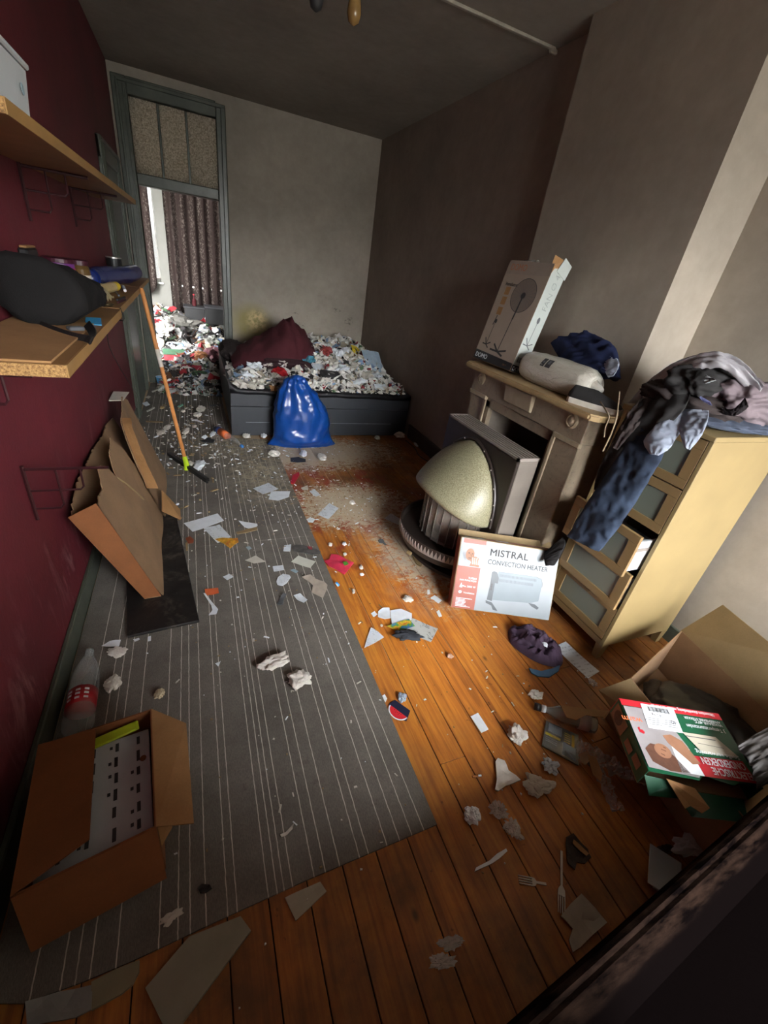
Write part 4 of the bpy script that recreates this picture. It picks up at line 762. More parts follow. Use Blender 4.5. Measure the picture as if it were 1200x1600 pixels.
dec('outline_print', M_GREYP, lambda b: (fr.line(b, (0.42, 0.587), (0.80, 0.587), 0.002, 0.0014, 0.0002), fr.line(b, (0.80, 0.587), (0.855, 0.565), 0.003, 0.0014, 0.0002), fr.line(b, (0.855, 0.565), (0.872, 0.50), 0.003, 0.0014, 0.0002), fr.line(b, (0.872, 0.50), (0.872, 0.45), 0.003, 0.0014, 0.0002)), t)
# standing-fan carton
o_, d_, u_, w_ = carton_frame(2.334, 2.590, -1.512, 0.191, 0.387, 0.614, 0.11, 1.1612); L_, H_, T_ = 0.387, 0.614, 0.11
t = thing('fan_carton', 'tall standing fan carton tilted back on the mantelpiece against the chimney breast', 'box', tuple(o_ + w_ * T_))
C = lambda x, y, z: o_ + d_ * x * L_ + u_ * y * H_ + w_ * z * T_
b = BM(); hexa(b, [C(0, 0, 0), C(1, 0, 0), C(1, 0, 1), C(0, 0, 1)], [C(0, 0.97, 0), C(1, 0.97, 0), C(1, 0.97, 1), C(0, 0.97, 1)]); bmesh.ops.bevel(b, geom=list(b.edges), offset=0.003, segments=1, affect='EDGES')
M_GBOX = mat('beige_carton_print', '#97897b', 0.55, 0.06, 9); M_WSIDE = mat('white_side_print', '#a9b0aa', 0.5, 0.05, 9)
obj('carton', b, M_CARD, t, world=True)
ff = Face(o_, d_, u_, L_, H_); ff.n = -w_; fs = Face(C(1, 0, 0), w_, u_, T_, H_); fs.n = d_
dec('front_print', M_GBOX, lambda b: ff.poly(b, [(0, 0.005), (0.998, 0.005), (0.998, 0.90), (0.96, 0.985), (0.02, 0.99), (0, 0.95)], 0.0002, 0.0004), t); dec('side_print', M_WSIDE, lambda b: fs.poly(b, [(0.01, 0.005), (0.99, 0.005), (0.99, 0.93), (0.9, 0.99), (0.1, 0.95), (0.01, 0.91)], 0.0002, 0.0004), t)
dec('tape', mat('brown_tape', '#8d8176', 0.35, 0.08, 12), lambda b: ff.poly(b, [(0.0, 0.86), (0.998, 0.875), (0.998, 0.985), (0.01, 0.985)], 0.0008, 0.0003), t)
dec('base_band', mat('charcoal_band_print', '#26282b', 0.5, 0.1, 12), lambda b: (ff.poly(b, [(0, 0.004), (0.998, 0.004), (0.998, 0.075), (0, 0.10)], 0.0008, 0.0003), fs.rect(b, 0.01, 0.004, 0.99, 0.07, 0.0008, 0.0003)), t)
addtext(t, ff.text('DOMO', 0.03, 0.028, 0.028, d0=0.0014, bold=0.0006, ext=0.0003), M_WHITE); addtext(t, fs.text('DOMO', 0.10, 0.018, 0.024, d0=0.0014, bold=0.0006, ext=0.0003, sx=0.9), M_WHITE)
addtext(t, ff.text('Ventilator', 0.10, 0.755, 0.020, d0=0.0014, ext=0.0003, bold=0.0004), M_DARK); addtext(t, ff.text('DOMO', 0.08, 0.90, 0.036, d0=0.0014, ext=0.0003, sx=0.9), mat('faded_orange_print', '#a56a4b', 0.6, 0.1, 10))
addtext(t, ff.text('220 V', 0.78, 0.03, 0.010, d0=0.0014, ext=0.0002), M_CARD)
def fanpic(b, f, cx, base, hub, rx, ry, full=True, w=0.006):
    f.line(b, (cx[0], base), (cx[1], hub), w, 0.0013, 0.0003)
    for dx, dy in ((-1, 0.004), (1, 0.03), (-0.7, 0.065), (0.75, -0.03)): f.line(b, (cx[0], base), (cx[0] + dx * rx * 0.75, base + dy), w * 1.9, 0.0014, 0.0003)
    for k in range(28):
        if not full: break
        a, c = 2 * math.pi * k / 28, 2 * math.pi * (k + 1) / 28; f.line(b, (cx[1] + rx * math.cos(a), hub + ry * math.sin(a)), (cx[1] + rx * math.cos(c), hub + ry * math.sin(c)), 0.003, 0.0014, 0.0003)
M_FANG = mat('translucent_fan_grey', '#75695f', 0.6, 0.06, 12)
dec('fan_picture', M_FANG, lambda b: ff.ell(b, 0.62, 0.685, 0.265, 0.155, 0.0008, 0.0003, 30), t); dec('fan_picture', M_DARK, lambda b: (fanpic(b, ff, (0.56, 0.12), 0.115, 0.685, 0.265, 0.155), ff.ell(b, 0.62, 0.685, 0.05, 0.03, 0.0018, 0.0003), ff.line(b, (0.585, 0.45), (0.62, 0.685), 0.012, 0.0016, 0.0003)) if False else (fanpic(b, ff, (0.54, 0.62), 0.135, 0.685, 0.265, 0.155), ff.ell(b, 0.62, 0.685, 0.05, 0.03, 0.0018, 0.0003), ff.line(b, (0.59, 0.46), (0.62, 0.685), 0.012, 0.0016, 0.0003)), t)
dec('fan_grille_picture', M_GREYP, lambda b: [ff.line(b, (0.62, 0.685), (0.62 + 0.255 * math.cos(a), 0.685 + 0.149 * math.sin(a)), 0.0012, 0.0013, 0.0002) for a in [2 * math.pi * k / 24 for k in range(24)]], t)
dec('side_view_picture', M_DARK, lambda b: (fanpic(b, ff, (0.20, 0.22), 0.17, 0.42, 0.13, 0.05, False, 0.004), ff.ell(b, 0.225, 0.41, 0.028, 0.022, 0.0016, 0.0003), ff.poly(b, [(0.17, 0.37), (0.19, 0.37), (0.215, 0.47), (0.20, 0.47)], 0.0016, 0.0003)), t)
dec('side_view_picture', M_GREYP, lambda b: (fanpic(b, fs, (0.45, 0.5), 0.27, 0.50, 0.45, 0.05, False, 0.003), fs.ell(b, 0.5, 0.51, 0.10, 0.03, 0.0016, 0.0003)), t)
addtext(t, text_bm('FAN Ø 45', 0.036, (fs.p(0.72, 0.60, 0.0012), u_, -w_), 'LEFT', 0.0002), mat('faint_grey_print', '#8f9692', 0.6, 0.1, 10))
dec('icon_print', M_CARD, lambda b: [ff.rect(b, 0.155, y, 0.27, y + 0.075, 0.0012, 0.0003) for y in (0.475, 0.575, 0.67)], t)
dec('barcode_print', M_DARK, lambda b: [fs.rect(b, 0.2 + q * 0.06, 0.10, 0.2 + q * 0.06 + (0.03 if q % 3 else 0.045), 0.15, 0.0012, 0.0002) for q in range(6)], t)
obj('torn_flap', slab(BM(), [C(0.93, 0.97, 0.02), C(0.99, 0.93, 0.4), C(1.0, 1.04, 0.5), C(0.90, 1.06, 0.1)], 0.003), M_CARD, t, world=True); obj('torn_flap', slab(BM(), [C(1.0, 0.94, 0.30), C(1.005, 0.90, 1.05), C(1.03, 1.02, 1.05), C(1.02, 1.06, 0.45)], 0.003), M_WSIDE, t, world=True); obj('torn_flap', slab(BM(), [C(1.0, 0.965, 0.9), C(0.8, 0.965, 1.0), C(0.82, 1.03, 1.12), C(1.0, 1.02, 1.1)], 0.003), M_CARD, t, world=True)
b = crumple_bm((0.05, 0.10, 0.02), 0.3, 2, 5, 3); b.transform(Matrix.Translation(C(0.35, 0.995, 0.5))); obj('packing_film', b, M_FILM, t, world=True)
# ------------------------------------------------------------------ on the mantelpiece
MZ = 1.1605
t = NT('white_film_wrap'); v = t.pos((1, 0.3, 1), 'object'); t.bump(t.noise(v, 34, 4, 0.65, 1.0), 0.9, 0.012); M_WRAP = t.out(t.ramp(t.noise(v, 9, 5), [(0.3, rgb('#aaa596')), (0.7, rgb('#c9c6ba'))]), 0.25, Specular_IOR_Level=0.6)
t = thing('pillow_roll', 'white rolled pillow in clear wrapping lying along the mantel shelf', 'pillow', (2.43, 1.90, MZ + 0.082))
ax = Vector((0.035, -1, 0.0)).normalized(); A = axisM(-ax * 0.235, ax); b = BM()
prof = [(0.012, -0.005), (0.05, -0.002), (0.072, 0.02), (0.081, 0.08), (0.083, 0.2), (0.083, 0.42), (0.078, 0.48), (0.055, 0.515), (0.035, 0.51), (0.022, 0.54), (0.010, 0.56)]
P2 = smoothpath([(r, 0, z) for r, z in prof], 44); lathe(b, [(max(0.004, p.x), p.z) for p in P2], 40, A)
for v in b.verts:
    v.co += v.co.normalized() * 0.0055 * ridge(v.co + Vector((5, 5, 5)), 13, 3)
obj('roll', b, M_WRAP, t, smooth=True)
def curved(bm, a0, a1, z0, z1, R=0.0845, n=8):          # patch on the roll
    g = [[bm.verts.new(A @ Vector((R * math.cos(a0 + (a1 - a0) * i / n), R * math.sin(a0 + (a1 - a0) * i / n), z))) for i in range(n + 1)] for z in (z0, z1)]
    for i in range(n): bm.faces.new((g[0][i], g[0][i + 1], g[1][i + 1], g[1][i]))
    return bm
q = A.inverted() @ Vector((-0.7, 0, 0.7)); ac = math.atan2(q.y, q.x)
obj('label', curved(BM(), ac - 0.40, ac + 0.55, 0.13, 0.33, 0.0868), mat('pale_film_label', '#a6a091', 0.3, 0.06, 12), t); obj('emblem', curved(curved(BM(), ac - 0.15, ac + 0.42, 0.18, 0.208, 0.0874), ac - 0.15, ac + 0.42, 0.216, 0.255, 0.0874), M_DARK, t); obj('emblem', curved(curved(BM(), ac + 0.05, ac + 0.2, 0.188, 0.20, 0.0878), ac - 0.05, ac + 0.2, 0.226, 0.243, 0.0878), M_GREYP, t)
bm = drape([PL(862, 540, 0, 2.56), PL(885, 575, 0, 2.50), PL(918, 584, 0, 2.49)], [PL(922, 524, 0, 2.60), PL(962, 545, 0, 2.56), PL(972, 596, 0, 2.52)], (-0.75, 0, 0.65), 0.03, 0.016, 3, 3, True, 40, 0, 5)
o = obj('navy_garment', bm, M_NAVY, smooth=True, origin=(2.53, 1.85, 1.3)); tag(o, 'crumpled navy garment stuffed behind the white pillow roll', 'clothing')
bm = drape([PL(948, 558, 0, 2.52), PL(944, 575, 0, 2.485), PL(950, 590, 0, 2.47)], [PL(966, 562, 0, 2.52), PL(968, 572, 0, 2.48), PL(960, 588, 0, 2.47)], (-0.8, -0.3, 0.4), 0.008, 0.006, 2, 9, True, 24); o = obj('pale_cloth', bm, M_SHIRT, smooth=True, origin=(2.48, 1.72, 1.28)); tag(o, 'small pale blue cloth sticking out between the navy garment and pillow roll', 'cloth')
# sneaker with hanging laces
t = thing('sneaker', 'dark sneaker with white sole and dangling laces at the near end of the mantel shelf', 'shoe', (2.40, 1.55, MZ), (0, 0, math.radians(-64)))
b = BM(); rows = []
for i in range(16):
    s = i / 15; x = -0.135 + 0.27 * s; w = 0.036 + 0.012 * math.sin(s * math.pi) + 0.006 * s; w *= min(1, (min(s, 1 - s) / 0.1 + 0.25)) ** 0.5
    rows.append((x, w))
out = [Vector((x, w, 0)) for x, w in rows] + [Vector((x, -w, 0)) for x, w in reversed(rows)]
obj('sole', prism(BM(), out, (0, 0, 0.026)), M_OFFW, t)
b = BM(); rg = []
for i, (x, w) in enumerate(rows):
    s = i / 15; h = 0.085 if s < 0.45 else 0.085 - (s - 0.45) * 0.09; h *= min(1, (min(s, 1 - s) / 0.06 + 0.35)) ** 0.5
    rg.append([b.verts.new((x, (w - 0.003) * math.cos(a), 0.026 + (h - 0.026) * max(0, math.sin(a)) ** 0.8)) for a in [math.pi * k / 12 for k in range(13)]])
for i in range(15):
    for k in range(12): b.faces.new((rg[i][k], rg[i][k + 1], rg[i + 1][k + 1], rg[i + 1][k]))
bmesh.ops.recalc_face_normals(b, faces=b.faces); obj('upper', b, M_CHARC, t, smooth=True)
for pts in ([(1013, 628, 2.30), (1011, 645, 2.265)], ):
    pass
M_LACE = mat('tan_lace', '#8a7a64', 0.8, 0.1, 20)
obj('lace', tube(BM(), smoothpath([PL(938, 628, 0, 2.33), PL(948, 643, 0, 2.255), PL(952, 652, 0, 2.25), PL(946, 668, 0, 2.25), PL(944, 683, 0, 2.25)], 24), 0.0032, 6), M_LACE, t, world=True)
obj('lace', tube(BM(), smoothpath([PL(968, 612, 0, 2.36), PL(966, 632, 0, 2.30), PL(963, 655, 0, 2.25), PL(954, 680, 0, 2.25), PL(942, 705, 0, 2.25)], 24), 0.0032, 6), M_LACE, t, world=True)
# ------------------------------------------------------------------ chest of drawers
M_BIRCH = mat('birch_veneer', '#887650', 0.5, 0.1, 5, 0.04); M_BIRCHD = mat('birch_front_frame', '#826a46', 0.5, 0.1, 6, 0.04)
t2 = NT('frosted_drawer_glass'); t2.out(rgb('#6f7468'), 0.35, Specular_IOR_Level=0.6); M_FROST = t2.m
M_DRW = mat('white_drawer_side', '#b0b6ba', 0.45, 0.04, 8); M_BOARDBR = mat('brown_drawer_bottom', '#5f4a36', 0.8, 0.15, 10)
t = thing('chest_of_drawers', 'birch chest of five drawers with frosted glass fronts, clothes heaped on top', 'chest', (2.405, 1.165, 0))
CX, CB, CY0, CY1, CT = 2.405, 2.915, 0.953, 1.383, 1.232
wb = lambda nm, a, c, m, bev=0.002, par=None: obj(nm, box2(BM(), a, c, bev), m, par or t, world=True)
wb('top_panel', (CX - 0.012, CY0 - 0.006, CT - 0.022), (CB, CY1 + 0.006, CT), M_BIRCH, 0.003)
wb('side_panel', (CX, CY0, 0.09), (CB, CY0 + 0.019, CT - 0.022), M_BIRCH); wb('side_panel', (CX, CY1 - 0.019, 0.09), (CB, CY1, CT - 0.022), M_BIRCH); wb('back_panel', (CB - 0.006, CY0 + 0.019, 0.09), (CB, CY1 - 0.019, CT - 0.022), M_BOARDBR, 0)
wb('bottom_rail', (CX + 0.004, CY0 + 0.019, 0.082), (CX + 0.022, CY1 - 0.019, 0.118), M_BIRCHD)
for a in (CX, CB - 0.05):
    for y in (CY0, CY1 - 0.04):
        s = -1 if a == CX else 1
        b = BM(); hexa(b, [(a + 0.008, y + 0.004, 0.0006), (a + 0.040, y + 0.004, 0.0006), (a + 0.040, y + 0.036, 0.0006), (a + 0.008, y + 0.036, 0.0006)], [(a, y, 0.09), (a + 0.05, y, 0.09), (a + 0.05, y + 0.04, 0.09), (a, y + 0.04, 0.09)]); obj('leg', b, M_BIRCH, t, world=True)
zs = [1.208, 0.990, 0.768, 0.546, 0.330, 0.122]; pulls = [0.0, 0.0, 0.105, 0.035, 0.0]
for k in range(5):
    z1, z0, p = zs[k] - 0.003, zs[k + 1] + 0.003, pulls[k]; x0 = CX - p; ya, yb = CY0 + 0.021, CY1 - 0.021; fwv = 0.046
    tz = 0.018 if k == 2 else 0.0
    d = obj('drawer', box2(box2(box2(box2(BM(), (x0, ya, z1 - 0.04), (x0 + 0.018, yb, z1), 0.0015), (x0, ya, z0), (x0 + 0.018, yb, z0 + 0.04), 0.0015), (x0 + 0.0005, ya, z0 + 0.04), (x0 + 0.0175, ya + fwv, z1 - 0.04), 0.001), (x0 + 0.0005, yb - fwv, z0 + 0.04), (x0 + 0.0175, yb, z1 - 0.04), 0.001), M_BIRCHD, t, world=True)
    obj('glass_panel', box2(BM(), (x0 + 0.007, ya + fwv - 0.004, z0 + 0.037), (x0 + 0.012, yb - fwv + 0.004, z1 - 0.037)), M_FROST, d, world=True)
    b = BM(); box2(b, (x0 + 0.018, ya + 0.012, z0 + 0.02), (x0 + 0.44, ya + 0.024, z1 - 0.035)); box2(b, (x0 + 0.018, yb - 0.024, z0 + 0.02), (x0 + 0.44, yb - 0.012, z1 - 0.035)); box2(b, (x0 + 0.018, ya + 0.024, z0 + 0.02), (x0 + 0.44, yb - 0.024, z0 + 0.028)); obj('drawer_box', b, M_DRW, d, world=True)
    if p: obj('runner', box2(BM(), (x0 + 0.02, ya + 0.008, (z0 + z1) / 2 + 0.02), (x0 + 0.4, ya + 0.012, (z0 + z1) / 2 + 0.036)), M_STMET, d, world=True)
    obj('handle_notch', box2(BM(), (x0 - 0.010, (ya + yb) / 2 - 0.022, z1 - 0.026), (x0 + 0.001, (ya + yb) / 2 + 0.022, z1 - 0.012), 0.003), M_BIRCHD, d, world=True)
# ------------------------------------------------------------------ clothes on the chest and hanging over its front
def P3(l, x): return [PL(u, v, 0, x if not isinstance(x, (list, tuple)) else x[i]) for i, (u, v) in enumerate(l)]
def cloth(name, label, L, R, xl, xr, m, th=0.012, fold=0.010, nf=3, seed=1, nrm=(-0.9, -0.25, 0.3), nu=40, sub=5):
    A = P3(L, xl); B = P3(R, xr); bm = drape(A, B, nrm, th, fold, nf, seed, True, nu, 0, sub); c = (A[0] + B[-1]) / 2
    o = obj(name, bm, m, smooth=True, origin=c); return tag(o, label, 'clothing')
G_ = 'clothes heaped on the chest'
blob('folded_jeans', 'folded grey blue jeans at the bottom of the pile on the chest top', 'clothing', (2.66, 1.08, 1.262), (0.22, 0.15, 0.026), m_cloth('grey_blue_denim', '#454c5a', 0.25, 300), 21, amp=0.10, freq=2.4)
blob('brown_garment', 'dark brown crumpled garment low in the pile of clothes on the chest', 'clothing', (2.58, 1.21, 1.305), (0.16, 0.17, 0.06), M_DKBR, 22, amp=0.22)
blob('mauve_shirt', 'mauve grey shirt bunched at the right side of the pile on the chest', 'clothing', (2.66, 1.06, 1.345), (0.15, 0.105, 0.075), M_MAUVE, 23, amp=0.24)
blob('black_shirt', 'black shirt bundled in the middle of the pile of clothes on the chest', 'clothing', (2.56, 1.19, 1.375), (0.13, 0.105, 0.060), M_CHARC, 24, amp=0.24)
cloth('grey_shirt', 'pale grey patterned shirt draped over the top of the clothes pile on the chest', [(978, 634), (1003, 607), (1040, 578), (1085, 558), (1130, 556), (1165, 577), (1192, 606)], [(1012, 625), (1035, 604), (1070, 588), (1105, 578), (1135, 582), (1155, 600), (1178, 628)], 2.56, [2.50, 2.50, 2.50, 2.50, 2.52, 2.55, 2.6], M_LTGREY, 0.020, 0.013, 3, 4, (-0.6, -0.3, 0.7), 44, 6)
cloth('pale_shirt', 'crumpled pale grey green shirt front hanging below the patterned grey shirt', [(1010, 622), (1045, 608), (1075, 596), (1105, 588)], [(1050, 620), (1065, 612), (1095, 604), (1120, 596)], 2.47, 2.45, m_cloth('pale_grey_green_jersey', '#9ba3a3', 0.12), 0.012, 0.012, 3, 14)
cloth('dark_jacket', 'dark grey jacket hanging from the pile down the front of the chest behind the jeans', [(1008, 622), (985, 645), (962, 683), (945, 715), (934, 742), (930, 765)], [(1080, 612), (1070, 640), (1030, 680), (1000, 712), (970, 745), (950, 778)], [2.44, 2.37, 2.345, 2.34, 2.34, 2.34], [2.44, 2.37, 2.345, 2.34, 2.34, 2.34], M_CHARC, 0.016, 0.012, 3, 6)
cloth('brown_sleeve', 'dark brown striped sleeve hanging at the left of the dark jacket', [(1005, 620), (980, 652), (963, 685), (955, 698)], [(1030, 632), (1000, 665), (978, 690), (966, 704)], [2.42, 2.33, 2.31, 2.31], [2.42, 2.33, 2.31, 2.31], M_DKBR, 0.014, 0.010, 2, 8)
cloth('denim_jeans', 'dark blue jeans leg with a turned up cuff hanging down the chest front', [(1000, 668), (972, 708), (945, 748), (920, 785), (902, 815), (888, 838)], [(1046, 694), (1024, 738), (997, 782), (972, 820), (952, 846), (938, 862)], [2.36, 2.33, 2.305, 2.27, 2.26, 2.25], [2.36, 2.33, 2.305, 2.27, 2.26, 2.25], M_DENIM, 0.030, 0.013, 1, 2)
cloth('grey_cuff_shirt', 'pale blue grey shirt sleeve hanging over the top of the jeans', [(1062, 640), (1040, 650), (1022, 668), (1006, 690), (1016, 710)], [(1078, 650), (1066, 672), (1054, 690), (1045, 702), (1030, 712)], [2.43, 2.36, 2.32, 2.30, 2.295], [2.43, 2.36, 2.32, 2.30, 2.295], M_SHIRT, 0.012, 0.007, 1, 11)
cloth('pale_blue_shirt', 'pale blue grey shirt tail hanging beside the top drawer of the chest', [(1066, 640), (1064, 660), (1062, 676), (1070, 700)], [(1108, 642), (1106, 660), (1096, 682), (1078, 704)], [2.43, 2.375, 2.34, 2.33], [2.43, 2.37, 2.34, 2.33], M_SHIRT, 0.010, 0.007, 1, 12)
cloth('blue_trim_cloth', 'small bright lavender blue cloth poking out of the clothes pile', [(1092, 618), (1100, 622), (1110, 628)], [(1096, 630), (1104, 632), (1113, 634)], 2.44, 2.44, mat('lavender_cloth', '#7d86b8', 0.9, 0.1, 12), 0.006, 0.004, 1, 5)
cloth('red_trim_garment', 'black garment with a dark red trim at the right of the clothes pile', [(1128, 636), (1145, 640), (1165, 622)], [(1132, 648), (1150, 650), (1170, 636)], 2.47, 2.47, m_cloth('black_jersey', '#1f1b1d', 0.2), 0.012, 0.006, 1, 6)
# dark glove or sock on the carton's corner
b = drape([PL(852, 862, 0, 2.30), PL(850, 872, 0, 2.28), PL(853, 882, 0, 2.265)], [PL(880, 838, 0, 2.33), PL(884, 852, 0, 2.31), PL(868, 882, 0, 2.28)], (-0.8, -0.5, 0.2), 0.022, 0.008, 1, 7, True, 24); o = obj('dark_sock', b, M_CHARC, smooth=True, origin=(2.3, 1.3, 0.4)); tag(o, 'dark rolled sock lying on the corner of the heater carton', 'sock')
# ------------------------------------------------------------------ right: opened carton and electric underblanket box
t = t_carton = thing('open_carton', 'large open brown carton with raised flaps by the wall, behind the green box', 'box', (2.5, 0.6, 0.001))
rz = 0.27; A0, A1 = F(985, 1060, rz), F(1065, 985, rz); A2 = A1 + (F(1200, 1113, rz) - A1) * 1.25; A3 = A0 + (A2 - A1)
b0 = [Vector((p.x, p.y, 0.001)) for p in (A0, A1, A2, A3)]; cc = sum(b0, Vector()) / 4
def wall(p, q, h0=0.001, h1=rz, th=0.005):
    n = (q - p).cross(Vector((0, 0, 1))).normalized() * th; lo = [Vector((p.x, p.y, h0)), Vector((q.x, q.y, h0))]; hi = [Vector((p.x, p.y, h1)), Vector((q.x, q.y, h1))]
    return hexa(BM(), [lo[0], lo[1], lo[1] + n, lo[0] + n], [hi[0], hi[1], hi[1] + n, hi[0] + n])
for nm, p, q in (('side_wall', A0, A1), ('side_wall', A1, A2), ('side_wall', A2, A3), ('side_wall', A3, A0)): obj(nm, wall(p, q), M_CARDD, t, world=True)
obj('bottom', slab(BM(), [p + Vector((0, 0, 0.003)) for p in b0], 0.003), M_CARDD, t, world=True)
def flapat(p, q, u, v, h=0.004): return slab(BM(), [p, q, Vector(v), Vector(u)], h)
f1, f2 = PL(1130, 945, 0, A1.x + 0.05), PL(1232, 1028, 0, A2.x + 0.05)
obj('flap', flapat(A1, A2, f1, f2), M_CARDL, t, world=True)
obj('flap', flapat(A0, A0.lerp(A3, 0.55), F(935, 1078, 0.20), F(965, 1120, 0.18)), M_CARDL, t, world=True)
# the green underblanket box: tilted, one long edge on the floor, print upside down to the camera
g = [F(967, 1092, 0.372), F(1136, 1115, 0.372), F(1184, 1238, 0.352), F(1022, 1208, 0.352)]
ex = ((g[1] - g[0]) + (g[2] - g[3])).normalized(); ey = (g[3] - g[0]) - ex * (g[3] - g[0]).dot(ex); hy = ey.length; ey.normalize(); ez = ex.cross(ey); ez = -ez if ez.z < 0 else ez; wx = ((g[1] - g[0]).length + (g[2] - g[3]).length) / 2
t = thing('underblanket_box', 'green and red electric underblanket box torn open in front of the open carton', 'box', tuple(g[3] - ez * 0.08))
TH_ = 0.078; O = g[0]
C = lambda x, y, z: O + ex * x * wx + ey * y * hy - ez * z * TH_
M_GBX = mat('green_box_print', '#0f5438', 0.4, 0.1, 10); M_RBX = mat('red_box_print', '#b01e2c', 0.4, 0.1, 10)
def panel(nm, pts, m, th=0.003): return obj(nm, slab(BM(), pts, th), m, t, world=True)
panel('top_panel', [C(0, 0, 0), C(1, 0, 0), C(1, 0.97, 0), C(0.8, 0.96, 0), C(0.74, 1.0, 0), C(0.5, 0.93, 0), C(0.44, 1.0, 0), C(0.0, 0.98, 0)], M_GBX)
panel('back_panel', [C(0, 0, 0), C(1, 0, 0), C(1, 0, 1), C(0, 0, 1)], M_RBX); panel('side_panel', [C(0, 0, 0), C(0, 0.98, 0), C(0, 0.98, 1), C(0, 0, 1)], M_GBX); panel('side_panel', [C(1, 0, 0), C(1, 0.98, 0), C(1, 0.98, 1), C(1, 0, 1)], M_GBX); panel('bottom_panel', [C(0, 0, 1), C(1, 0, 1), C(1, 0.98, 1), C(0, 0.98, 1)], M_CARDD)
panel('torn_flap', [C(0.0, 0.98, 0.35), C(0.25, 1.0, 0.4), C(0.34, 1.14, 0.75), C(0.05, 1.14, 0.9)], M_GBX); panel('torn_flap', [C(0.16, 1.02, 0.15), C(0.42, 1.05, 0.35), C(0.52, 1.22, 0.62), C(0.44, 1.28, 0.72), C(0.36, 1.22, 0.68), C(0.30, 1.26, 0.70)], M_CARD); panel('torn_flap', [C(0.3, 1.0, 0.9), C(0.95, 1.0, 0.95), C(0.9, 1.25, 1.08), C(0.4, 1.28, 1.1)], M_GBX)
gf = Face(O + ex * wx + ey * hy, -ex, -ey, wx, hy); gf.n = ez
gt = Face(O + ex * wx, -ex, ey, wx, hy); gt.n = ez
def gtext(tx, x, y, size, **k): return gt.text(tx, x, 1 - y - size / hy, size, **k)
#                                      # upside-down print, origin at its own lower left
dec('red_print', M_RBX, lambda b: gf.rect(b, 0.0, 0.90, 1.0, 1.0, 0.0035, 0.0004), t)
dec('photo_print', mat('pale_photo_print', '#8f8b8d', 0.45, 0.12, 12), lambda b: gf.poly(b, [(0.56, 0.02), (0.99, 0.06), (0.99, 0.89), (0.63, 0.89), (0.52, 0.42), (0.50, 0.12)], 0.0035, 0.0004), t)
dec('shirt_print', M_WHITE, lambda b: gf.poly(b, [(0.50, 0.05), (0.70, 0.06), (0.68, 0.40), (0.60, 0.46), (0.52, 0.38)], 0.0041, 0.0003), t)
dec('hair_print', M_HAIR, lambda b: gf.poly(b, [(0.62, 0.06), (0.80, 0.05), (0.93, 0.14), (0.95, 0.30), (0.88, 0.38), (0.78, 0.37), (0.70, 0.25)], 0.0041, 0.0003), t)
dec('face_print', M_SKIN, lambda b: (gf.ell(b, 0.79, 0.30, 0.075, 0.095, 0.0047, 0.0003, 18, 0.4), gf.poly(b, [(0.48, 0.20), (0.56, 0.18), (0.70, 0.42), (0.72, 0.52), (0.64, 0.55), (0.55, 0.48)], 0.0047, 0.0003)), t)
dec('face_detail', M_HAIR, lambda b: (gf.line(b, (0.76, 0.30), (0.80, 0.32), 0.003, 0.0053, 0.0002), gf.line(b, (0.79, 0.24), (0.82, 0.26), 0.003, 0.0053, 0.0002), gf.line(b, (0.75, 0.34), (0.77, 0.355), 0.003, 0.0053, 0.0002)), t)
dec('blanket_picture', mat('cream_blanket_print', '#b9b4a2', 0.5, 0.08, 12), lambda b: gf.poly(b, [(0.06, 0.38), (0.18, 0.62), (0.50, 0.62), (0.40, 0.36)], 0.0035, 0.0004), t)
dec('blanket_detail', M_GREYP, lambda b: (gf.line(b, (0.20, 0.57), (0.48, 0.57), 0.003, 0.0041, 0.0002), gf.line(b, (0.16, 0.47), (0.40, 0.49), 0.0015, 0.0041, 0.0002)), t)
dec('title_panel', M_RBX, lambda b: gf.poly(b, [(0.02, 0.06), (0.50, 0.05), (0.53, 0.30), (0.05, 0.33)], 0.0035, 0.0004), t)
addtext(t, gtext('ELEKTRISCHE', 0.045, 0.085, 0.0235, d0=0.0064, bold=0.0005, ext=0.0003, sx=0.66), M_WHITE); addtext(t, gtext('ONDERDEKEN', 0.06, 0.205, 0.0235, d0=0.0064, bold=0.0005, ext=0.0003, sx=0.66), M_WHITE)
# lower line of the print reads first from below: words stay in the box's own reading order
addtext(t, gtext('Snelle verwarming', 0.06, 0.335, 0.014, d0=0.0042, ext=0.0002), M_WHITE); addtext(t, gtext('3 Temperatuurstanden', 0.04, 0.70, 0.014, d0=0.0042, ext=0.0002, sx=0.75), M_WHITE); addtext(t, gtext('WASBAAR 40°C', 0.04, 0.79, 0.010, d0=0.0042, ext=0.0002), M_WHITE); addtext(t, gtext('AFNEEMBARE STEKKER', 0.04, 0.835, 0.009, d0=0.0042, ext=0.0002), M_WHITE)
addtext(t, gtext('Uitneembare afstandsbediening, wasbaar tot 5 uur uit.', 0.06, 0.935, 0.012, d0=0.0044, ext=0.0002, sx=0.62), M_WHITE)
dec('shipping_label', M_WHITE, lambda b: gf.poly(b, [(0.50, 0.60), (0.83, 0.60), (0.80, 0.965), (0.47, 0.965)], 0.0052, 0.0004), t)
dec('barcode_print', M_DARK, lambda b: [gf.rect(b, 0.54 + q * 0.0125, 0.86, 0.54 + q * 0.0125 + (0.006 if q % 3 else 0.009), 0.935, 0.0059, 0.0002) for q in range(17)], t)
dec('label_print', M_GREYP, lambda b: [gf.rect(b, 0.53 + 0.15 * (q % 2), 0.66 + (q // 2) * 0.03, 0.53 + 0.15 * (q % 2) + 0.10 + 0.02 * (q % 3), 0.668 + (q // 2) * 0.03, 0.0059, 0.0002) for q in range(8)], t)
addtext(t, gtext('40', 0.515, 0.71, 0.014, d0=0.0058, ext=0.0002), M_DARK); addtext(t, gtext('18.2 kg', 0.62, 0.79, 0.010, d0=0.0058, ext=0.0002), M_DARK)
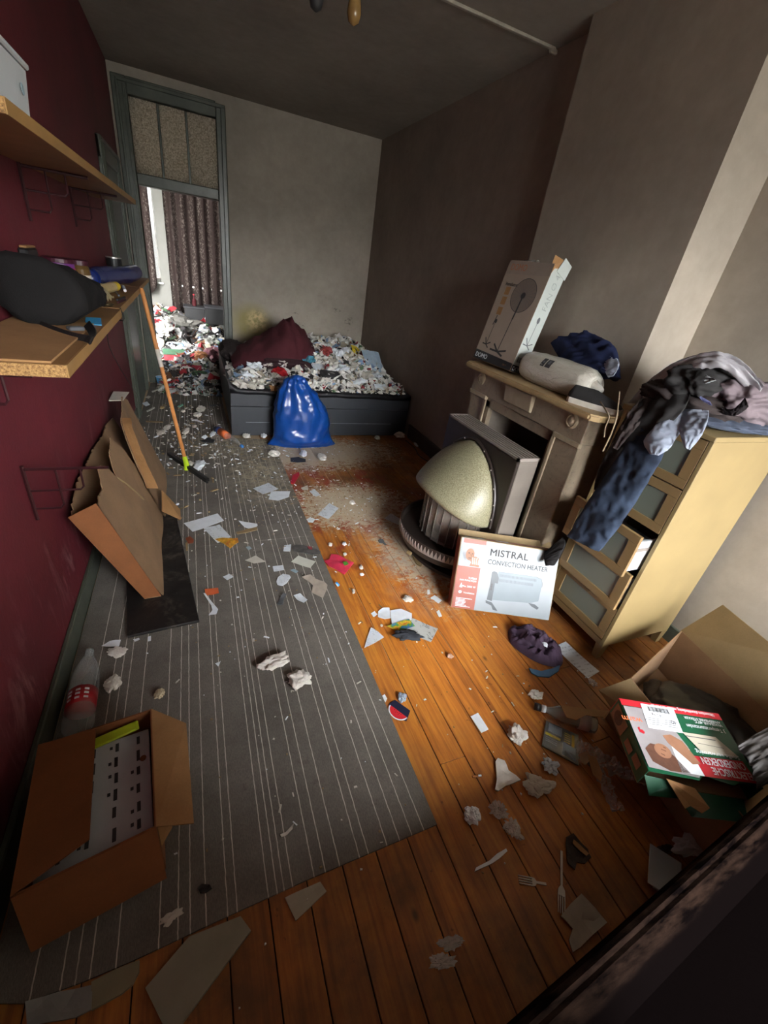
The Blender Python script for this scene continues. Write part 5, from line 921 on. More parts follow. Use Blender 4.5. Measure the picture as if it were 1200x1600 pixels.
dec('flame_emblem', M_RBX, lambda b: gf.poly(b, [(0.90, 0.50), (0.935, 0.52), (0.94, 0.58), (0.915, 0.60), (0.92, 0.56), (0.90, 0.56), (0.885, 0.53)], 0.0041, 0.0003), t)
addtext(t, gtext('warm', 0.86, 0.645, 0.022, d0=0.0041, ext=0.0002), M_ORANGEP)
sdf = Face(C(0, 1, 1), -ey, ez, hy, TH_); sdf.n = -ex
dec('photo_print', M_SKIN, lambda b: (sdf.poly(b, [(0.60, 0.1), (0.95, 0.1), (0.95, 0.9), (0.60, 0.9)], 0.0035, 0.0004), sdf.rect(b, 0.12, 0.3, 0.28, 0.75, 0.0035, 0.0004), sdf.rect(b, 0.33, 0.2, 0.5, 0.6, 0.0035, 0.0004)), t); dec('hair_print', M_HAIR, lambda b: sdf.ell(b, 0.8, 0.5, 0.1, 0.35, 0.004, 0.0003), t)
cb = (A0 + A1 + A2 + A3) / 4; blob('black_lump', 'black lump added for the dark shade inside the open brown carton', 'bag', (cb.x + 0.04, cb.y, 0.105), (0.21, 0.19, 0.10), mat('black_shade_fill', '#0b0b0c', 0.45, 0.2, 10), 61, amp=0.16)  # black lump put in for the shaded inside of the carton
nr = (A3 - A2); n_ = Vector((-nr.y, nr.x, 0)).normalized(); n_ = n_ if n_.y < 0 else -n_
obj('flap', slab(BM(), [A2, A2.lerp(A3, 0.62), A2.lerp(A3, 0.60) + Vector((0, 0, 0.17)) + n_ * 0.03, A2 + Vector((0, 0, 0.19)) + n_ * 0.03], 0.004), M_CARDD, t_carton, world=True)
# dark sheet of plastic over the carton's near corner
b = drape([F(1150, 1168, 0.42), F(1168, 1195, 0.41), F(1180, 1235, 0.38)], [F(1225, 1125, 0.42), F(1235, 1160, 0.41), F(1240, 1205, 0.38)], (0, 0, 1), 0.012, 0.012, 2, 31, True, 30); o = obj('dark_plastic_sheet', b, mat('dark_grey_sheet', '#201c1a', 0.65, 0.2, 10), smooth=True, origin=F(1190, 1170, 0.40)); tag(o, 'dark grey plastic sheet lying over the right end of the green box', 'sheet')
# dark sofa that the photographer looks over: its back rail crosses the near right corner
t = thing('sofa', 'black brown worn sofa whose back crosses the near right corner of the picture', 'sofa', (1.4, 0.0, 0.0))
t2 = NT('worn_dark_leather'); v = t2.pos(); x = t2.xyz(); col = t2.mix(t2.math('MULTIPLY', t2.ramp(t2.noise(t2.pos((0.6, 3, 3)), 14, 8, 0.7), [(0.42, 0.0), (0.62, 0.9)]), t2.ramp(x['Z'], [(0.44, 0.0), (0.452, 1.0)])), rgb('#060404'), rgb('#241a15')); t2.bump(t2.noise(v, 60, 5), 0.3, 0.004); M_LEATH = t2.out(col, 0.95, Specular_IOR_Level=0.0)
e0, e1 = F(770, 1618, 0.46), F(1215, 1228, 0.46); dv = (e1 - e0).normalized(); nv = Vector((dv.y, -dv.x, 0))
e0 = e0 - dv * 0.72; e1 = e1 + dv * 0.80
b = BM(); sec = [(0.0, 0.36), (0.0, 0.442), (-0.008, 0.456), (-0.018, 0.461), (-0.026, 0.456), (-0.034, 0.459), (-0.060, 0.448), (-0.10, 0.41), (-0.10, 0.36)]; rows = []
for i in range(60):
    p = e0.lerp(e1, i / 59); rows.append([b.verts.new(Vector((p.x, p.y, 0)) - nv * s + Vector((0, 0, z + 0.003 * MN.noise(Vector((i * 0.3, z * 9, 0)))))) for s, z in sec])
for i in range(59):
    for k in range(len(sec)): b.faces.new((rows[i][k], rows[i][(k + 1) % len(sec)], rows[i + 1][(k + 1) % len(sec)], rows[i + 1][k]))
b.faces.new(rows[0]); b.faces.new(list(reversed(rows[-1]))); bmesh.ops.recalc_face_normals(b, faces=b.faces); obj('back_roll', b, M_LEATH, t, smooth=False, world=True)
q = [e0 + nv * 0.10, e1 + nv * 0.10, e1 + nv * 0.72, e0 + nv * 0.72]; obj('seat', hexa(BM(), [Vector((p.x, p.y, 0.12)) for p in q], [Vector((p.x, p.y, 0.26)) for p in q]), M_LEATH, t, world=True)
obj('shade_block', box2(BM(), (0.25, -0.62, 0.26), (1.28, -0.24, 1.26), 0.06), M_LEATH, t, world=True)  # tall block added out of view to shade the near left floor
q = [e0, e1, e1 + nv * 0.10, e0 + nv * 0.10]; obj('backrest', hexa(BM(), [Vector((p.x, p.y, 0.12)) for p in q], [Vector((p.x, p.y, 0.365)) for p in q]), M_LEATH, t, world=True)
for p in (e0.lerp(e1, 0.05), e0.lerp(e1, 0.93)):
    obj('leg', lathe(BM(), [(0.018, 0.0006), (0.026, 0.125)], 12, Matrix.Translation((p.x + nv.x * 0.05, p.y + nv.y * 0.05, 0))), M_BLACK, t, world=True)
# ------------------------------------------------------------------ bed with its heap of rubbish
M_BED = mat('dark_slate_bed_panel', '#2b2f34', 0.5, 0.12, 5, 0.03, space='world'); M_BEDTOP = mat('dark_bed_cover', '#26262a', 0.45, 0.2, 8)
M_WEAR = mat('pale_scuff_line', '#70757a', 0.7, 0.2, 20)
t = thing('bed', 'low dark slate grey bed against the back wall, piled with rubbish', 'bed', (1.79, 5.1, 0))
BX0, BX1, BY0, BY1 = 0.855, 2.735, 4.20, 6.055
obj('front_panel', box2(BM(), (BX0, BY0, 0.302), (BX1, BY0 + 0.03, 0.455), 0.003), M_BED, t, world=True); obj('front_panel', box2(BM(), (BX0, BY0 + 0.002, 0.0075), (BX1, BY0 + 0.03, 0.298), 0.003), M_BED, t, world=True)
for a, c in ((0.99, 1.22), (1.82, 2.55)): obj('scuff_line', box2(BM(), (a, BY0 + 0.0005, 0.140), (c, BY0 + 0.003, 0.145)), M_WEAR, t, world=True)
obj('side_panel', box2(BM(), (BX0, BY0 + 0.03, 0.06), (BX0 + 0.03, BY1, 0.455), 0.003), M_BED, t, world=True); obj('side_panel', box2(BM(), (BX1 - 0.03, BY0 + 0.03, 0.06), (BX1, BY1, 0.455), 0.003), M_BED, t, world=True)
for x in (BX0 + 0.01, BX1 - 0.07):
    for y in (BY0 + 0.04, BY1 - 0.07): obj('leg', box2(BM(), (x, y, 0.0075), (x + 0.06, y + 0.06, 0.38)), M_BED, t, world=True)
obj('mattress', box2(BM(), (BX0 + 0.032, BY0 + 0.032, 0.20), (BX1 - 0.032, BY1 - 0.01, 0.44), 0.02), M_BEDTOP, t, world=True)
bm = BM(); g = 24; vs = {}
for i in range(g + 1):
    for j in range(5):
        x = BX0 - 0.004 + (BX1 - BX0 + 0.008) * i / g; y = [BY0 - 0.006, BY0 - 0.004, BY0 + 0.05, BY0 + 0.15, BY0 + 0.3][j]; z = [0.415, 0.462, 0.470, 0.474, 0.478][j] + 0.010 * MN.noise(Vector((x * 5, y * 6, 2))) * (1 if j else 2)
        vs[i, j] = bm.verts.new((x, y, z))
for i in range(g):
    for j in range(4): bm.faces.new((vs[i, j], vs[i + 1, j], vs[i + 1, j + 1], vs[i, j + 1]))
bmesh.ops.solidify(bm, geom=list(bm.faces), thickness=0.004); obj('cover', bm, M_BEDTOP, t, smooth=True, world=True)
# heap: an underlying mound and thousands of scraps -> stuff
SCR = [mat('scrap_white', '#dedcd6', 0.85, 0.1, 20), mat('scrap_cream', '#bdb4a0', 0.85, 0.15, 20), mat('scrap_grey', '#7e7d7a', 0.8, 0.15, 20), mat('scrap_dark', '#2d2a2a', 0.7, 0.2, 20), mat('scrap_red', '#9a2830', 0.6, 0.2, 20), mat('scrap_blue', '#7f98b8', 0.6, 0.2, 20), mat('scrap_green', '#4f6b4c', 0.6, 0.2, 20), mat('scrap_brown', '#6b4a33', 0.8, 0.2, 20), mat('scrap_clear', '#a5aba9', 0.25, 0.1, 20)]
def scrap_verts(kind, r):
    if kind == 0:      # crumpled ball: jittered octahedron-ish
        V = [(0, 0, 1), (1, 0, 0), (0, 1, 0), (-1, 0, 0), (0, -1, 0), (0, 0, -1), (.6, .6, .5), (-.6, .5, .4)]; V = [Vector(v) * (0.6 + 0.7 * r.random()) for v in V]
        Fc = [(0, 1, 6), (0, 6, 2), (1, 2, 6), (0, 2, 7), (2, 3, 7), (0, 7, 3), (0, 3, 4), (0, 4, 1), (5, 2, 1), (5, 3, 2), (5, 4, 3), (5, 1, 4)]
    else:              # bent sheet
        n = 3; V = []; Fc = []
        for i in range(n + 1):
            for j in range(n): V.append(Vector((i / n * 2 - 1, j / (n - 1) * 2 - 1, 0.35 * (r.random() - 0.5) + 0.25 * (i / n * 2 - 1) ** 2 * (1 if kind == 1 else -1))) + Vector((r.random() - .5, r.random() - .5, 0)) * 0.4)
        for i in range(n):
            for j in range(n - 1): a = i * n + j; Fc.append((a, a + n, a + n + 1, a + 1))
        k = len(V); V = V + [v + Vector((0, 0, -0.05)) for v in V]; Fc = Fc + [tuple(reversed([q + k for q in f])) for f in Fc]
        ring = [j for j in range(n)] + [i * n + n - 1 for i in range(1, n + 1)] + [n * n + j for j in range(n - 2, -1, -1)] + [i * n for i in range(n - 1, 0, -1)]
        Fc += [(ring[(q + 1) % len(ring)], ring[q], ring[q] + k, ring[(q + 1) % len(ring)] + k) for q in range(len(ring))]
    return V, Fc
from mathutils import Euler
def heap(name, label, sample, N, wts, r, smin, smax):
    V, Fc, MI = [], [], []; tot = sum(wts)
    for _ in range(N):
        p, sc = sample(r); k = len(V); v, f = scrap_verts(r.choice((0, 0, 1, 2)), r); s = (smin + (smax - smin) * r.random() ** 2) * sc
        R = Euler((r.uniform(-.9, .9), r.uniform(-.9, .9), r.uniform(0, 6.28))).to_matrix(); A = Matrix.Diagonal((s, s * r.uniform(.5, 1), s * r.uniform(.4, .9)))
        V += [tuple(Vector(p) + R @ (A @ q)) for q in v]; Fc += [tuple(q + k for q in g) for g in f]; x = r.random() * tot; m = 0
        while x > wts[m] and m < len(wts) - 1: x -= wts[m]; m += 1
        MI += [m] * len(f)
    me = bpy.data.meshes.new(name); me.from_pydata(V, [], Fc); me.update()
    for m in SCR: me.materials.append(m)
    me.polygons.foreach_set('material_index', MI); o = bpy.data.objects.new(name, me); COL.objects.link(o); return tag(o, label, 'rubbish', None, 'stuff')
def sm(x): x = max(0, min(1, x)); return x * x * (3 - 2 * x)
def bedh(x, y):
    e = min(sm((x - 0.86) / 0.35), sm((2.73 - x) / 0.28), sm((y - 4.22) / 0.75)); side = 0.35 + 0.65 * sm((x - 1.25) / 0.7)
    return 0.462 + 0.29 * e * side * (0.85 + 0.4 * MN.noise(Vector((x * 2.2, y * 2.2, 1))))
def mound(name, label, hf, x0, x1, y0, y1, nx, ny, m, base):
    bm = BM(); g = [[bm.verts.new((x0 + (x1 - x0) * i / nx, y0 + (y1 - y0) * j / ny, hf(x0 + (x1 - x0) * i / nx, y0 + (y1 - y0) * j / ny) - 0.03)) for j in range(ny + 1)] for i in range(nx + 1)]
    for i in range(nx):
        for j in range(ny): bm.faces.new((g[i][j], g[i + 1][j], g[i + 1][j + 1], g[i][j + 1]))
    r = bmesh.ops.extrude_edge_only(bm, edges=[e for e in bm.edges if e.is_boundary])
    for v in r['geom']:
        if isinstance(v, bmesh.types.BMVert): v.co.z = base
    o = obj(name, bm, m, origin=(0, 0, 0)); return tag(o, label, 'rubbish', None, 'stuff')
M_MULCH = mat('rubbish_underlayer', '#5f5a53', 0.9, 0.45, 26, 0.5, 60, space='world')
mound('packed_rubbish', 'packed grey rubbish under the loose scraps on the bed', bedh, 0.90, 2.72, 4.28, 6.04, 34, 34, M_MULCH, 0.445)
def sb(r):
    x = r.uniform(0.90, 2.70); y = 4.235 + 1.8 * r.random() ** 1.35
    return (x, y, bedh(x, y) + r.uniform(-0.022, 0.022)), (0.75 if y < 4.4 else 1.0)
heap('paper_rubbish', 'heap of torn white paper scraps and wrappers covering the bed', sb, 3600, [66, 16, 6, 6, 2.5, 4, 1.2, 2, 3], random.Random(3), 0.014, 0.062)
# pieces one can tell apart in the heap
def onbed(u, v): # first hit of the view ray with the heap surface
    d = (PL(u, v, 1, 6.0) - CAM).normalized(); s = 4.0
    while s < 8.5:
        p = CAM + d * s
        if 4.2 < p.y < 6.08 and p.z < bedh(p.x, p.y): return p
        if p.y >= 6.07: return p
        s += 0.01
    return p
def heapthing(name, label, cat, u, v, size, m, kind='sheet', rot=(0.5, 0, 0), pos=None, group=None):
    c = (pos or onbed)(u, v); c = Vector(c)
    if kind == 'sheet':
        bm = BM(); bmesh.ops.create_grid(bm, x_segments=8, y_segments=8, size=0.5)
        for q in bm.verts: q.co = Vector((q.co.x * size[0] * (1 + 0.15 * MN.noise(q.co * 3 + c)), q.co.y * size[1] * (1 + 0.15 * MN.noise(q.co * 3 - c)), 0.05 * size[0] * ridge(q.co + c, 3, 3)))
        bmesh.ops.solidify(bm, geom=list(bm.faces), thickness=0.003)
    elif kind == 'box': bm = box(BM(), (0, 0, 0), size, None, 0.004)
    elif kind == 'ball': bm = crumple_bm(size, 0.42, 2.3, u * 0.01 + v, 3)
    bm.transform(Euler(rot).to_matrix().to_4x4()); o = obj(name, bm, m, origin=(0, 0, 0)); o.location = c + Vector((0, -0.01, 0.02)); return tag(o, label, cat, group)
heapthing('coffee_packet', 'bright yellow packet with a dark mark in the rubbish on the bed', 'packet', 556, 553, (0.16, 0.15, 0), M_YELP, 'sheet', (0.9, 0.3, 0.5))
c = onbed(556, 553); b = BM(); bmesh.ops.create_grid(b, x_segments=2, y_segments=2, size=0.03); b.transform(Matrix.Diagonal((0.8, 1.2, 1, 1))); bmesh.ops.solidify(b, geom=list(b.faces), thickness=0.002); b.transform(Euler((0.9, 0.3, 0.9)).to_matrix().to_4x4()); b.transform(Matrix.Translation(c + Vector((0.0, -0.03, 0.035))))
yp = [o for o in COL.objects if o.name.startswith('coffee_packet')][0]; b.transform(Matrix.Translation(-yp.location)); obj('dark_mark', b, M_DARK, yp)
heapthing('bread_wrapper', 'pale blue plastic wrapper lying on the right of the rubbish on the bed', 'wrapper', 584, 572, (0.26, 0.36, 0), mat('pale_blue_film', '#9fb3c4', 0.3, 0.12, 10), 'sheet', (0.7, 0.1, 0.3))
heapthing('noodle_pot', 'white and dark red pot standing at the back of the rubbish beside the duvet', 'pot', 509, 552, (0.085, 0.08, 0.07), mat('red_white_pot', '#8c3a38', 0.5, 0.5, 14), 'ball', (0, 0, 0))
heapthing('blue_tin', 'turquoise round packaging in front of the burgundy duvet', 'packaging', 482, 568, (0.10, 0.06, 0.06), mat('turquoise_print', '#3f7f95', 0.5, 0.2, 14), 'ball')
heapthing('food_tray', 'dark food tray with pale rim in the middle of the rubbish on the bed', 'tray', 517, 589, (0.22, 0.13, 0.05), M_DARK, 'box', (0.2, 0.1, 0.2))
heapthing('striped_carton', 'white carton with dark blue stripes in the middle of the bed rubbish', 'carton', 498, 578, (0.15, 0.12, 0.03), M_LETTER, 'box', (0.5, 0.2, 0.4))
heapthing('red_wrapper', 'red and white checked wrapper near the front of the bed rubbish', 'wrapper', 438, 586, (0.10, 0.08, 0.05), M_REDP, 'ball')
heapthing('red_wrapper', 'small red wrapper tucked below the burgundy duvet', 'wrapper', 416, 561, (0.07, 0.05, 0.03), M_REDP, 'ball')
heapthing('red_wrapper', 'deep red crumpled wrapper beside the bright yellow packet', 'wrapper', 567, 560, (0.07, 0.06, 0.05), mat('deep_red_print', '#5f1820', 0.5, 0.2, 14), 'ball')
heapthing('black_pouch', 'black pouch behind the yellow packet at the back of the bed', 'pouch', 575, 547, (0.16, 0.12, 0.05), M_BLACK, 'ball')
heapthing('white_bag', 'crumpled white plastic bag at the right edge of the bed', 'bag', 618, 588, (0.16, 0.10, 0.05), mat('dirty_white_film', '#b4b3a6', 0.35, 0.1, 12), 'ball')
heapthing('brown_paper', 'brown paper scrap hanging at the front edge of the bed', 'paper', 430, 610, (0.12, 0.06, 0), M_CARD, 'sheet', (0.9, 0.1, 0.4))
heapthing('white_paper', 'torn white paper hanging over the front right edge of the bed', 'paper', 594, 608, (0.15, 0.08, 0), M_WHITE, 'sheet', (0.6, 0, 0.1))
r = random.Random(12)
for u, v in [(360, 560), (372, 572), (385, 590), (398, 575), (405, 600), (420, 575), (428, 592), (447, 575), (455, 600), (465, 580), (470, 590), (506, 598), (520, 570), (530, 556), (535, 578), (545, 592), (552, 575), (560, 600), (570, 590), (590, 590), (600, 575), (600, 566), (540, 552), (525, 552), (378, 604), (395, 606)]:
    heapthing('paper_scrap', 'crumpled white paper scrap in the heap on the bed', 'paper', u, v, (r.uniform(0.05, 0.09), r.uniform(0.05, 0.09), r.uniform(0.03, 0.05)), r.choice((M_WHITE, M_OFFW, M_TISSUE)), 'ball', (r.uniform(-.5, .5), r.uniform(-.5, .5), r.uniform(0, 6)), group='crumpled papers in the heap on the bed')
# burgundy duvet
bm = BM(); nx, ny = 56, 36; X0, X1, Y0, Y1 = 0.93, 1.93, 4.78, 5.62
def dprof(s): 
    P = [(0, 0.03), (0.12, 0.13), (0.3, 0.22), (0.48, 0.33), (0.60, 0.44), (0.655, 0.46), (0.70, 0.40), (0.80, 0.34), (0.90, 0.24), (0.97, 0.10), (1, 0.0)]
    for (a, p), (c, q) in zip(P, P[1:]):
        if s <= c: f = (s - a) / (c - a); f = f * f * (3 - 2 * f); return p + (q - p) * f
    return 0
g = []
for i in range(nx + 1):
    row = []
    for j in range(ny + 1):
        s, q = i / nx, j / ny * 2 - 1; x = X0 + (X1 - X0) * s; e = max(0, 1 - abs(q) ** 2.2) ** 0.5; y = (Y0 + Y1) / 2 + q * (Y1 - Y0) / 2 * (0.5 + 0.5 * math.sin(math.pi * min(1, max(0, s * 0.96 + 0.04))) ** 0.5)
        z = 0.52 + dprof(s) * e * (1 + 0.10 * ridge(Vector((x * 1.6, y * 1.6, 3)), 2.2, 3)) - 0.07 * math.exp(-((s - 0.60 + 0.10 * q) / 0.035) ** 2) * e * (1 if q < 0 else 0.3) + 0.012 * ridge(Vector((x, y, 7)), 7, 3) * e
        row.append(bm.verts.new((x, y, z)))
    g.append(row)
for i in range(nx):
    for j in range(ny): bm.faces.new((g[i][j], g[i + 1][j], g[i + 1][j + 1], g[i][j + 1]))
rr = bmesh.ops.extrude_edge_only(bm, edges=[e for e in bm.edges if e.is_boundary])
for v in rr['geom']:
    if isinstance(v, bmesh.types.BMVert): v.co.z = 0.47; v.co.x = 1.43 + (v.co.x - 1.43) * 0.93
o = obj('duvet', bm, M_BURG, smooth=True, origin=(1.43, 5.2, 0.5)); tag(o, 'burgundy duvet bunched into a peak on the bed by the back wall', 'duvet')
blob('blanket_corner', 'dark brown blanket corner on the bed below the burgundy duvet', 'blanket', (1.52, 4.86, 0.565), (0.36, 0.13, 0.075), m_cloth('dark_brown_blanket', '#38262a', 0.2), 41, amp=0.15)
blob('dark_blanket', 'dark grey brown blanket at the left end of the bed by the door frame', 'blanket', (0.98, 5.5, 0.56), (0.12, 0.30, 0.10), M_DKBR, 42, amp=0.15)
# blue rubbish bag
t = thing('rubbish_bag', 'shiny blue plastic rubbish bag standing in front of the dark bed', 'bag', (1.51, 3.975, CZ))
bm = BM(); n, m_ = 44, 64; rows = []
for i in range(n):
    s = i / (n - 1); z = 0.64 * s; P = [(0, 0.285), (0.06, 0.275), (0.2, 0.25), (0.45, 0.245), (0.65, 0.21), (0.82, 0.15), (0.93, 0.10), (1, 0.055)]
    for (a, p), (c, q) in zip(P, P[1:]):
        if s <= c: f = (s - a) / (c - a); w = p + (q - p) * f; break
    cx = -0.035 + (-0.055 if s > 0.3 else 0) * sm((s - 0.3) / 0.7) + 0.03 * (1 - s); row = []
    for k in range(m_):
        a = 2 * math.pi * k / m_; c, sn = math.cos(a), math.sin(a); x = w * math.copysign(abs(c) ** 0.8, c); y = 0.62 * w * math.copysign(abs(sn) ** 0.9, sn) * (0.55 + 0.45 * sm(s / 0.15))
        cr = max(0, (abs(c) - 0.85) / 0.15) * max(0, 1 - s / 0.10); x *= 1 + 0.16 * cr; p = Vector((x + cx, y, z))
        f = 0.019 * ridge(Vector((p.x * 1.2, p.y * 1.2, p.z * 0.9)) + Vector((3, 5, 2)), 5.5, 4) + 0.010 * s * s * math.sin(a * 11 + 2 * s) ; nr = Vector((c, sn, 0.15)); q = p + nr * f
        row.append(bm.verts.new((q.x, min(q.y, 0.205), max(0.0005, q.z))))
    rows.append(row)
for i in range(n - 1):
    for k in range(m_): bm.faces.new((rows[i][k], rows[i][(k + 1) % m_], rows[i + 1][(k + 1) % m_], rows[i + 1][k]))
bm.faces.new(list(reversed(rows[0]))); bm.faces.new(rows[-1]); obj('bag_body', bm, M_BLUEBAG, t, smooth=True)
b = crumple_bm((0.07, 0.05, 0.035), 0.3, 2.2, 9, 4); b.transform(Matrix.Translation((-0.08, 0.0, 0.64))); obj('gathered_top', b, M_BLUEBAG, t, smooth=True)
# ------------------------------------------------------------------ rubbish in the doorway and the room behind
def corh(x, y):
    e = sm((y - 5.75) / 0.9); h = 0.05 * sm((y - 5.55) / 0.35) + 0.20 * e + 0.28 * sm((y - 6.6) / 1.4); side = 1.0
    if y < 6.15: side = sm((x - 0.02) / 0.14) * (0.4 + 0.6 * sm((0.86 - x) / 0.12))
    return max(0.008, h * side * (0.9 + 0.5 * MN.noise(Vector((x * 2.8, y * 2.2, 5)))))
mound('packed_rubbish', 'packed dark rubbish filling the floor beyond the back doorway', corh, -0.5, 1.9, 6.26, 8.45, 30, 30, mat('rubbish_underlayer_dark', '#3b3633', 0.9, 0.5, 22, 0.5, 60, space='world'), -0.0015)
mound('packed_rubbish', 'packed dark rubbish on the threshold of the back doorway', corh, 0.16, 0.80, 5.62, 6.26, 12, 12, MATS['rubbish_underlayer_dark'], CZ)
def sc_(r):
    y = 5.55 + 2.85 * r.random() ** 1.1; x = r.uniform(0.16, 0.82) if y < 6.25 else r.uniform(-0.45, 1.7)
    return (x, y, corh(x, y) + r.uniform(-0.02, 0.03)), (0.8 if y < 5.9 else 1.25)
heap('mixed_rubbish', 'deep mixed rubbish spilling through the back doorway', sc_, 3200, [14, 12, 18, 26, 8, 4, 6, 8, 10], random.Random(8), 0.018, 0.075)
def oncor(u, v):
    d = (PL(u, v, 1, 6.0) - CAM).normalized(); s = 4.0
    while s < 10:
        p = CAM + d * s
        if p.y > 5.3 and p.z < corh(p.x, p.y) + 0.02: return p
        if p.y > 8.4: return p
        s += 0.01
    return p
def cor(name, label, cat, u, v, size, m, kind, rot=(0.3, 0, 0)): return heapthing(name, label, cat, u, v, size, m, kind, rot, oncor)
o = cor('red_carton', 'flat red carton with a dark round emblem at the front of the doorway rubbish', 'carton', 299, 581, (0.24, 0.15, 0.03), mat('dull_red_carton', '#8e2436', 0.55, 0.1, 10), 'box', (0.75, 0.0, -0.12))
b = BM(); lathe(b, [(0.045, 0.016), (0.045, 0.0175)], 20); lathe(b, [(0.03, 0.0176), (0.03, 0.018)], 12, Matrix.Translation((0.03, 0, 0))); b.transform(Euler((0.75, 0, -0.12)).to_matrix().to_4x4()); obj('emblem', b, M_DARK, o)
cor('green_carton', 'flattened dark green carton in the doorway rubbish above the red carton', 'carton', 274, 553, (0.30, 0.12, 0.03), mat('dull_green_carton', '#3f6149', 0.55, 0.15, 10), 'box', (0.4, 0, 0.1))
cor('red_packet', 'red and white patterned packet under the green carton in the doorway', 'packet', 271, 562, (0.22, 0.10, 0.02), mat('red_white_packet', '#a03038', 0.55, 0.5, 30), 'box', (0.6, 0, 0.05))
cor('grey_bag', 'large grey plastic bag at the back of the doorway rubbish', 'bag', 285, 506, (0.26, 0.20, 0.10), mat('grey_film', '#5f5d57', 0.35, 0.2, 9), 'ball')
cor('pink_bag', 'pinkish striped bag at the right side of the doorway rubbish', 'bag', 335, 556, (0.14, 0.14, 0.12), mat('pink_stripe_film', '#8a5a62', 0.4, 0.35, 14), 'ball')
cor('white_bag', 'milky white plastic bag above the pinkish bag in the doorway', 'bag', 331, 535, (0.11, 0.10, 0.08), mat('milky_film', '#86877f', 0.35, 0.12, 10), 'ball')
cor('orange_wrap', 'orange brown paper wrapper in the middle of the doorway rubbish', 'wrapper', 312, 559, (0.08, 0.08, 0.06), mat('orange_brown_paper', '#9c6842', 0.7, 0.2, 10), 'ball')
cor('tall_wrapper', 'grey white wrapper at the left of the doorway rubbish by the post', 'wrapper', 257, 515, (0.14, 0.20, 0.05), mat('grey_white_wrap', '#9a9890', 0.5, 0.2, 10), 'ball')
def crate(label, u0, u1, vt, vb, Y, m):
    a = PL(u0, vb, 1, Y); c = PL(u1, vt, 1, Y); t = thing('bin_box', label, 'box', ((a.x + c.x) / 2, Y + 0.15, a.z)); obj('body', box2(BM(), (a.x, Y, a.z), (c.x, Y + 0.3, c.z), 0.01), m, t, world=True); obj('rim', box2(BM(), (a.x - 0.01, Y - 0.01, c.z - 0.02), (c.x + 0.01, Y + 0.31, c.z + 0.005), 0.006), M_DARK, t, world=True); return t
crate('left black box with pale litter at the back of the rear room', 289, 320, 482, 500, 7.9, M_BLACK)
crate('right black box in front of the brown curtain in the rear room', 322, 362, 484, 506, 7.4, M_BLACK)
cor('white_tray', 'long white tray lying in front of the black boxes in the rear room', 'tray', 312, 498, (0.45, 0.06, 0.03), M_WHITE, 'box', (0, 0, -0.08))
cor('black_lump', 'black rubbish bag in the rear room beside the right black box', 'bag', 337, 503, (0.17, 0.13, 0.12), M_BLACK, 'ball')
c = PL(304, 478, 1, 7.95); t = lathe_thing('wine_bottle', 'dark red bottle standing on the left black box in front of the curtain', 'bottle', (c.x, 8.05, PL(304, 482, 1, 7.9).z + 0.006), [('body', [(0.03, 0), (0.035, 0.005), (0.035, 0.09), (0.014, 0.13), (0.012, 0.17)], mat('dark_red_glass', '#3d1216', 0.2, 0.1, 8)), ('cap', [(0.014, 0.17), (0.014, 0.185)], M_REDP)])
# curtains of the rear room
t2 = NT('brown_lace_curtain'); v = t2.pos((1, 1, 1)); x = t2.xyz()
wv = t2.n('ShaderNodeTexWave', wave_type='BANDS', bands_direction='X'); wv.inputs['Scale'].default_value = 2.6; wv.inputs['Distortion'].default_value = 0.6; t2.l(v, wv.inputs['Vector'])
lace = t2.ramp(t2.noise(t2.pos((1, 1, 0.7)), 48, 4, 0.7), [(0.50, 0.0), (0.60, 1.0)]); col = t2.mix(t2.math('MULTIPLY', lace, wv.outputs['Fac']), rgb('#40322e'), rgb('#857a72'))
tr = t2.n('ShaderNodeBsdfTranslucent'); t2.l(col, tr.inputs[0]); t2.l(col, t2.b.inputs['Base Color']); t2.b.inputs['Roughness'].default_value = 0.9
mx = t2.n('ShaderNodeMixShader'); mx.inputs[0].default_value = 0.05; t2.l(t2.b.outputs[0], mx.inputs[1]); t2.l(tr.outputs[0], mx.inputs[2]); t2.l(mx.outputs[0], t2.t.nodes['Material Output'].inputs[0]); M_CURT = t2.m
def curtain(label, x0, x1, z0, z1, Y, nf, seed, rnd_bottom=0.0):
    bm = BM(); n = nf * 10; rows = []
    for i in range(n + 1):
        s = i / n; y = Y + 0.035 * math.sin(s * nf * 2 * math.pi + 0.8 * MN.noise(Vector((s * 5, seed, 0)))); zb = z0 + rnd_bottom * max(0, (0.4 - s)) + (0.22 * (1 - math.sqrt(max(0, 1 - ((s - 0.55) / 0.45) ** 2))) if rnd_bottom and s > 0.55 else 0)
        rows.append([bm.verts.new((x0 + (x1 - x0) * s, y + 0.01 * MN.noise(Vector((s * 9, k, seed))), zb + (z1 - zb) * k / 14)) for k in range(15)])
    for i in range(n):
        for k in range(14): bm.faces.new((rows[i][k], rows[i + 1][k], rows[i + 1][k + 1], rows[i][k + 1]))
    bmesh.ops.solidify(bm, geom=list(bm.faces), thickness=0.002); t = thing('curtain', label, 'curtain', ((x0 + x1) / 2, Y, z0)); obj('fabric', bm, M_CURT, t, smooth=True, world=True); obj('rod', tube(BM(), [(x0 - 0.05, Y, z1 + 0.012), (x1 + 0.05, Y, z1 + 0.012)], 0.012, 8), M_DARK, t, world=True); return t
curtain('brown lace curtain covering the right window of the rear room', 0.29, 1.60, 0.56, 2.62, 8.42, 9, 1)
curtain('brown curtain with a rounded end hanging at the left window of the rear room', -0.70, 0.105, 0.74, 2.62, 8.36, 5, 2, 0.001)
